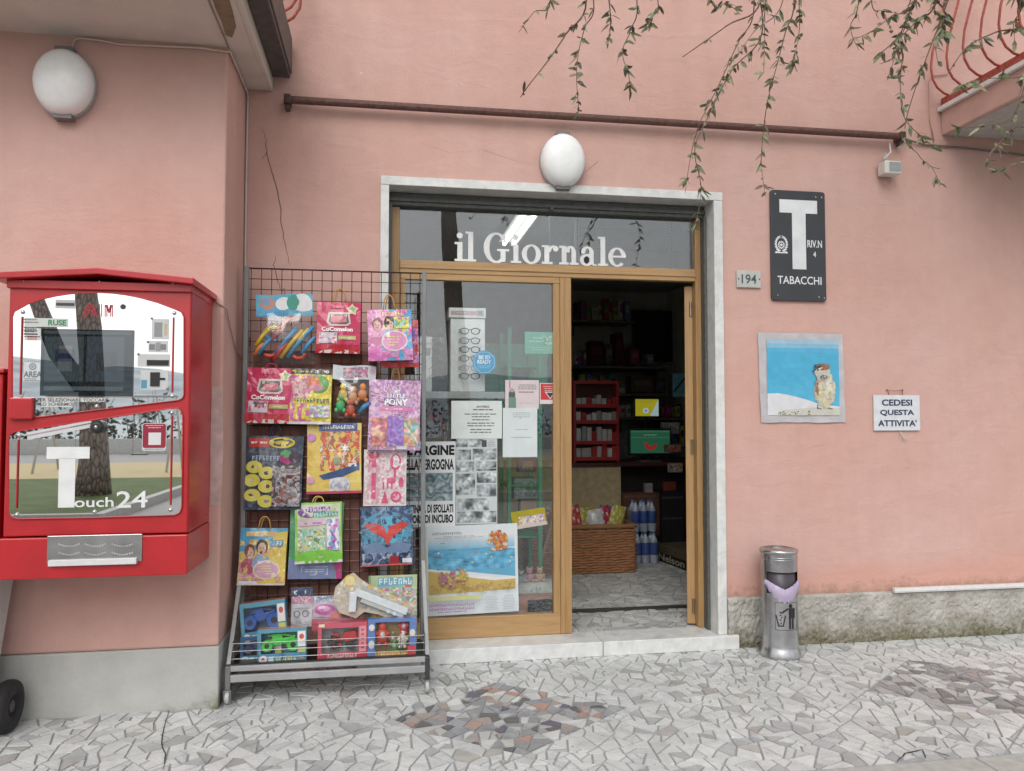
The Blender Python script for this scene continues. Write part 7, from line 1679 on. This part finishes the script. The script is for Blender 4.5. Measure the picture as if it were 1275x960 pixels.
# ================================================================== TREES
rdt = random.Random(21)
def leaf_add(m, p, d, L, W, col, droop=.0):
    d = Vector(d).normalized(); s = d.cross(Vector((rdt.uniform(-1, 1), rdt.uniform(-1, 1), rdt.uniform(-.4, 1)))); 
    if s.length < 1e-3: s = d.orthogonal()
    s.normalize(); n = s.cross(d); p = Vector(p); pts = [p, p + d * L * .35 + s * W, p + d * L * .35 - s * W, p + d * L * .72 + s * W * .75 - n * L * .08, p + d * L * .72 - s * W * .75 - n * L * .08, p + d * L - n * L * .18, p + d * L * .35 + n * W * .25]
    m.add(pts, [(0, 1, 6), (0, 6, 2), (1, 3, 6), (6, 4, 2), (3, 5, 4), (3, 4, 6)], col)
LEAFC = [(.12, .155, .075), (.16, .19, .10), (.20, .22, .12), (.24, .25, .15), (.24, .17, .10), (.14, .15, .10)]
TX, TY = 6.3, -2.35
wt = thing('street_tree', 'tree overhanging the shop front with drooping leafy twigs along the top', 'tree', (TX, TY, -.12))
trunk = [(TX, TY, -.12), (TX - .05, TY + .03, .8), (TX - .02, TY, 1.8), (TX - .14, TY + .06, 2.9), (TX - .3, TY + .12, 3.9), (TX - .55, TY + .25, 4.9)]
MB().tube(trunk, [.17, .14, .125, .115, .10, .08], (.13, .10, .075), 12).build('trunk', 'bark_thin', wt, smooth=True)
limbs = [[(TX - .2, TY + .1, 3.5), (5.2, -1.9, 4.3), (4.0, -1.5, 4.62), (2.6, -1.25, 4.7), (1.2, -1.1, 4.55), (.3, -1.1, 4.35)],
         [(TX - .4, TY + .2, 4.5), (5.2, -1.6, 4.9), (4.0, -1.2, 4.8), (3.2, -1.1, 4.55)],
         [(TX - .1, TY + .1, 3.2), (5.4, -1.5, 3.75), (4.9, -1.2, 3.85), (4.4, -1.15, 3.9)],
         [(TX - .5, TY + .2, 4.8), (6.6, -2.6, 5.6), (7.0, -3.0, 6.2)], [(TX - .45, TY + .2, 4.7), (5.4, -3.0, 5.4), (4.9, -3.5, 5.9)]]
for l in limbs:
    k = len(l); MB().tube(l, [.062 - .048 * i / (k - 1) for i in range(k)], (.13, .10, .075), 8).build('limb', 'bark_thin', wt, smooth=True)
def catmull(pts, n=6):
    out = []
    for i in range(len(pts) - 1):
        p0, p1, p2, p3 = pts[max(0, i - 1)], pts[i], pts[i + 1], pts[min(len(pts) - 1, i + 2)]
        for j in range(n):
            t_ = j / n; out.append(.5 * ((2 * p1) + (p2 - p0) * t_ + (2 * p0 - 5 * p1 + 4 * p2 - p3) * t_ ** 2 + (3 * p1 - p0 - 3 * p2 + p3) * t_ ** 3))
    out.append(pts[-1]); return out
def nearest_limb(p):
    best = None
    for l in limbs[:3]:
        for i in range(len(l) - 1):
            for t_ in (0, .2, .4, .6, .8):
                q = Vector(l[i]).lerp(Vector(l[i + 1]), t_); d = (q - p).length
                if q.z > p.z - .05 and (best is None or d < best[0]): best = (d, q)
    return best[1]
def twig(px, Y, dens=1.0, size=1.0, r=.0036, bare=0.0, anchor=True):
    pts = [P(u, v, Y + .06 * math.sin(i * 1.7)) for i, (u, v) in enumerate(px)]
    if anchor:
        q = nearest_limb(pts[0]); mid = (q + pts[0]) / 2 + Vector((rdt.uniform(-.05, .05), 0, .06)); pts = [q, mid] + pts
    cv = catmull(pts, 7); k = len(cv); m = MB()
    m.tube(cv, [r * (1.25 - .85 * i / (k - 1)) for i in range(k)], (.17, .11, .085), 5); o = m.build('hanging_twig', 'bark_thin', wt, smooth=True)
    lf = MB(); total = sum((cv[i + 1] - cv[i]).length for i in range(k - 1)); s = 0; nxt = .02
    for i in range(k - 1):
        seg = cv[i + 1] - cv[i]; L = seg.length
        while s + L > nxt:
            p = cv[i] + seg * ((nxt - s) / L); nxt += .033 / dens * rdt.choice([.25, .3, .6, .9, 1.4, 2.4])
            if rdt.random() < bare or (anchor and nxt < total * .12): continue
            for q in range(rdt.choice([1, 2, 2, 3])):
                a = rdt.uniform(0, 6.28); d = Vector((math.cos(a), .7 * math.sin(a), rdt.uniform(-1.15, .35))) + seg.normalized() * .5
                col = rdt.choice(LEAFC); kk = rdt.uniform(.85, 1.3); leaf_add(lf, p, d, rdt.choice([.02, .03, .04, .05, .06, .068]) * size, rdt.uniform(.006, .0105) * size, tuple(c_ * kk for c_ in col))
        s += L
    if lf.f: lf.build('leaves', 'leaf', o, kind='stuff')
TW = [([(730, 0), (705, 42), (682, 76), (660, 104), (648, 121)], -1.05, .55, 1.15, .005), ([(739, 0), (728, 35), (720, 68), (718, 100), (721, 138)], -1.0, 1.0, .95), ([(758, 0), (760, 35), (757, 54)], -1.1, .9), ([(793, 0), (785, 38), (775, 65), (783, 95), (786, 120)], -1.0, 1.15, 1.05), ([(819, 0), (812, 18), (806, 34)], -.95, 1.1), ([(685, 0), (665, 15), (646, 40)], -1.1, 1.1, .9),
      ([(947, 0), (905, 32), (850, 71)], -1.0, .12, .9, .0062), ([(939, 9), (918, 55), (895, 106), (871, 154), (860, 195), (853, 240)], -.9, .62), ([(950, 33), (911, 88), (879, 151), (865, 187), (873, 235), (866, 282)], -.95, .85, 1.05), ([(989, 0), (978, 40), (968, 79), (956, 125), (950, 169), (948, 205), (953, 244)], -.9, .95, 1.05), ([(953, 0), (952, 45), (951, 92)], -1.0, 1.0), ([(995, 0), (995, 40), (985, 92)], -1.05, 1.0, 1.1), ([(975, 0), (940, 38), (918, 70)], -1.0, .7, 1.0),
      ([(1069, 0), (1059, 34), (1069, 62)], -1.0, 1.1), ([(1134, 0), (1110, 20), (1085, 39), (1061, 50)], -1.05, .9), ([(1165, 5), (1146, 22), (1129, 39), (1110, 55), (1092, 70)], -1.0, 1.1, 1.2, .0055), ([(1139, 0), (1128, 30), (1116, 65), (1105, 100)], -.95, 1.1, 1.25), ([(1126, 30), (1124, 70), (1121, 104), (1126, 146), (1150, 172), (1168, 186)], -.9, .9, 1.1), ([(1128, 150), (1144, 193), (1160, 208), (1171, 230)], -.85, .6, 1.0, .003), ([(1165, 0), (1172, 25), (1176, 45)], -1.1, 1.2, 1.35), ([(1180, 0), (1165, 45), (1168, 80)], -1.1, .7, 1.3),
      ([(1290, 20), (1240, 40), (1205, 58), (1180, 92)], -1.2, .55, 1.2, .0055), ([(1290, 90), (1230, 98), (1192, 108)], -1.25, .9, 1.5), ([(1290, 150), (1262, 160), (1232, 195), (1240, 200)], -1.2, .55, 1.4), ([(1290, 60), (1275, 110), (1255, 150), (1190, 160)], -1.3, .45, 1.3), ([(1300, 190), (1275, 200), (1245, 212), (1232, 216)], -1.1, .6, 1.3), ([(1270, 0), (1262, 30), (1265, 60)], -1.2, .9, 1.4), ([(1085, 0), (1100, 15), (1110, 40)], -1.0, 1.0, 1.1), ([(885, 0), (905, 4), (922, 18)], -1.0, 1.1, 1.1)]
for a_ in TW: twig(*a_[:2], *(a_[2:]))
# sparse crown of the same tree above and beside the frame
for k in range(26):
    l = rdt.choice(limbs[3:] + limbs[1:2]); q = Vector(l[-1]).lerp(Vector(l[rdt.randint(1, len(l) - 1)]), rdt.random()); d = Vector((rdt.uniform(-1, 1), rdt.uniform(-1, .4), rdt.uniform(-.3, .9))).normalized() * rdt.uniform(.5, 1.1)
    cv = catmull([q, q + d * .5 + Vector((0, 0, .1)), q + d], 5); o = MB().tube(cv, [.008 - .006 * i / (len(cv) - 1) for i in range(len(cv))], (.15, .11, .08), 5).build('branch', 'bark_thin', wt)
    lf = MB()
    for p in cv[3:]:
        for j in range(7): leaf_add(lf, p + Vector((rdt.uniform(-.08, .08), rdt.uniform(-.08, .08), rdt.uniform(-.08, .08))), (rdt.uniform(-1, 1), rdt.uniform(-1, 1), rdt.uniform(-1, .4)), .06, .011, rdt.choice(LEAFC))
    lf.build('leaves', 'leaf', o, kind='stuff')

# pines on the green opposite (their trunks show in the mirror and the glass)
def pine(label, x, y, r, h, lean, seed, fork=None):
    rp = random.Random(seed); t = thing('pine_tree', label, 'tree', (x, y, 0), 'pines on the green'); pts = []; n = 14
    for i in range(n): f = i / (n - 1); pts.append((x + lean[0] * f * h + .12 * math.sin(f * 5 + seed), y + lean[1] * f * h, f * h))
    m = MB(); m.tube(pts, [r * (1.35 if i == 0 else 1.08 if i == 1 else 1 - .5 * i / n) for i in range(n)], (.2, .16, .13), 20)
    for i, v in enumerate(m.v):
        q = Vector(v); s = noise.noise(Vector((q.x * 5, q.y * 5, q.z * 1.3))) * .05; cx = pts[min(n - 1, i // 20)]; dd = Vector((q.x - cx[0], q.y - cx[1], 0)); m.v[i] = tuple(q + dd.normalized() * s if dd.length > 0 else q)
    m.build('trunk', 'pine_bark', t, smooth=True)
    if fork: MB().tube(fork, [.17, .165, .15, .13, .10], (.2, .16, .13), 14).build('forked_stem', 'pine_bark', t, smooth=True)
    top = Vector(pts[-1]); cr_ = MB()
    for k in range(9):
        a = k * 2.4 + seed; e = top + Vector((math.cos(a) * rp.uniform(1.2, 3), math.sin(a) * rp.uniform(1.2, 3), rp.uniform(.4, 1.8)))
        MB().tube([top - Vector((0, 0, rp.uniform(.2, 1.6))), (top + e) / 2 + Vector((0, 0, .3)), e], [.09, .06, .03], (.15, .11, .09), 7).build('limb', 'bark_thin', t)
        for j in range(60):
            p = e + Vector((rp.gauss(0, .75), rp.gauss(0, .75), rp.gauss(.1, .32)))
            for q in range(5): leaf_add(cr_, p, (rp.uniform(-1, 1), rp.uniform(-1, 1), rp.uniform(-.2, 1)), rp.uniform(.18, .3), .02, rp.choice([(.035, .06, .025), (.05, .075, .03), (.07, .09, .04)]))
    cr_.build('crown', 'leaf', t, kind='stuff')
pine('thick pine trunk on the lawn mirrored in the red machine', -5.68, -13.3, .255, 8.5, (-.02, .0), 1, [(-5.8, -13.3, 2.1), (-6.3, -13.4, 2.75), (-6.62, -13.5, 3.45), (-6.9, -13.6, 4.1), (-7.6, -13.7, 6.0)])
pine('leaning pine on the left of the green opposite the shop', -9.2, -15.5, .24, 9.0, (-.10, .02), 4)
pine('pine trunk mirrored in the shop window and transom', 1.42, -11.4, .26, 8.5, (.004, 0), 7)
pine('pine on the far right of the green', 9.5, -14.5, .25, 8.0, (.03, 0), 11)
# hedge along the sea wall
t = thing('hedge', 'straggly grey green hedge behind the low sea wall, seen in the mirror', 'hedge', (-12, -35.5, 0)); m = MB(); st_ = MB(); rp = random.Random(4)
for k in range(60):
    x = -42 + k * 1.05 + rp.uniform(-.4, .4); hgt = rp.uniform(.7, 1.25)
    for q in range(5): st_.tube([(x, -35.5, -.2), (x + rp.uniform(-.3, .3), -35.5 + rp.uniform(-.2, .2), 1.0 * hgt), (x + rp.uniform(-.9, .9), -35.4 + rp.uniform(-.4, .4), rp.uniform(1.8, 2.9) * hgt)], [.03, .02, .008], (.16, .13, .11), 4)
    for j in range(110):
        p = Vector((x + rp.gauss(0, .6), -35.5 + rp.gauss(0, .35), abs(rp.gauss(.95, .65)) * hgt)); leaf_add(m, p, (rp.uniform(-1, 1), rp.uniform(-1, 1), rp.uniform(-.3, 1)), rp.uniform(.16, .34), .07, rp.choice([(.07, .09, .045), (.10, .11, .06), (.13, .125, .085), (.09, .08, .06)]))
m.build('foliage', 'leaf', t, kind='stuff'); st_.build('stems', 'bark_thin', t, kind='stuff')
# swing frame and bench on the yellow path
t = thing('swing_frame', 'white metal swing frame on the yellow path, seen in the mirror', 'swing', (-8.2, -22, -.09)); WSW = (.55, .55, .55)
for x in (-9.9, -6.3):
    for s in (-1, 1): MB().tube([(x, -22 + s * .9, -.09), (x, -22, 2.15)], .035, WSW, 8).build('leg', 'plastic', t, smooth=True)
MB().tube([(-9.95, -22, 2.15), (-6.25, -22, 2.15)], .04, WSW, 8).build('top_bar', 'plastic', t, smooth=True)
for x in (-8.9, -7.3):
    MB().box(x - .22, x + .22, -22.1, -21.9, .38, .42, (.05, .05, .05)).build('seat', 'plastic', t)
    for s in (-.2, .2): MB().tube([(x + s, -22, .42), (x + s, -22, 2.12)], .008, (.3, .3, .3), 5).build('chain', 'metal', t)

for o in BASES:
    if '_base' in o: del o['_base']
for o in list(COL.objects):
    if '_base' in o: del o['_base']
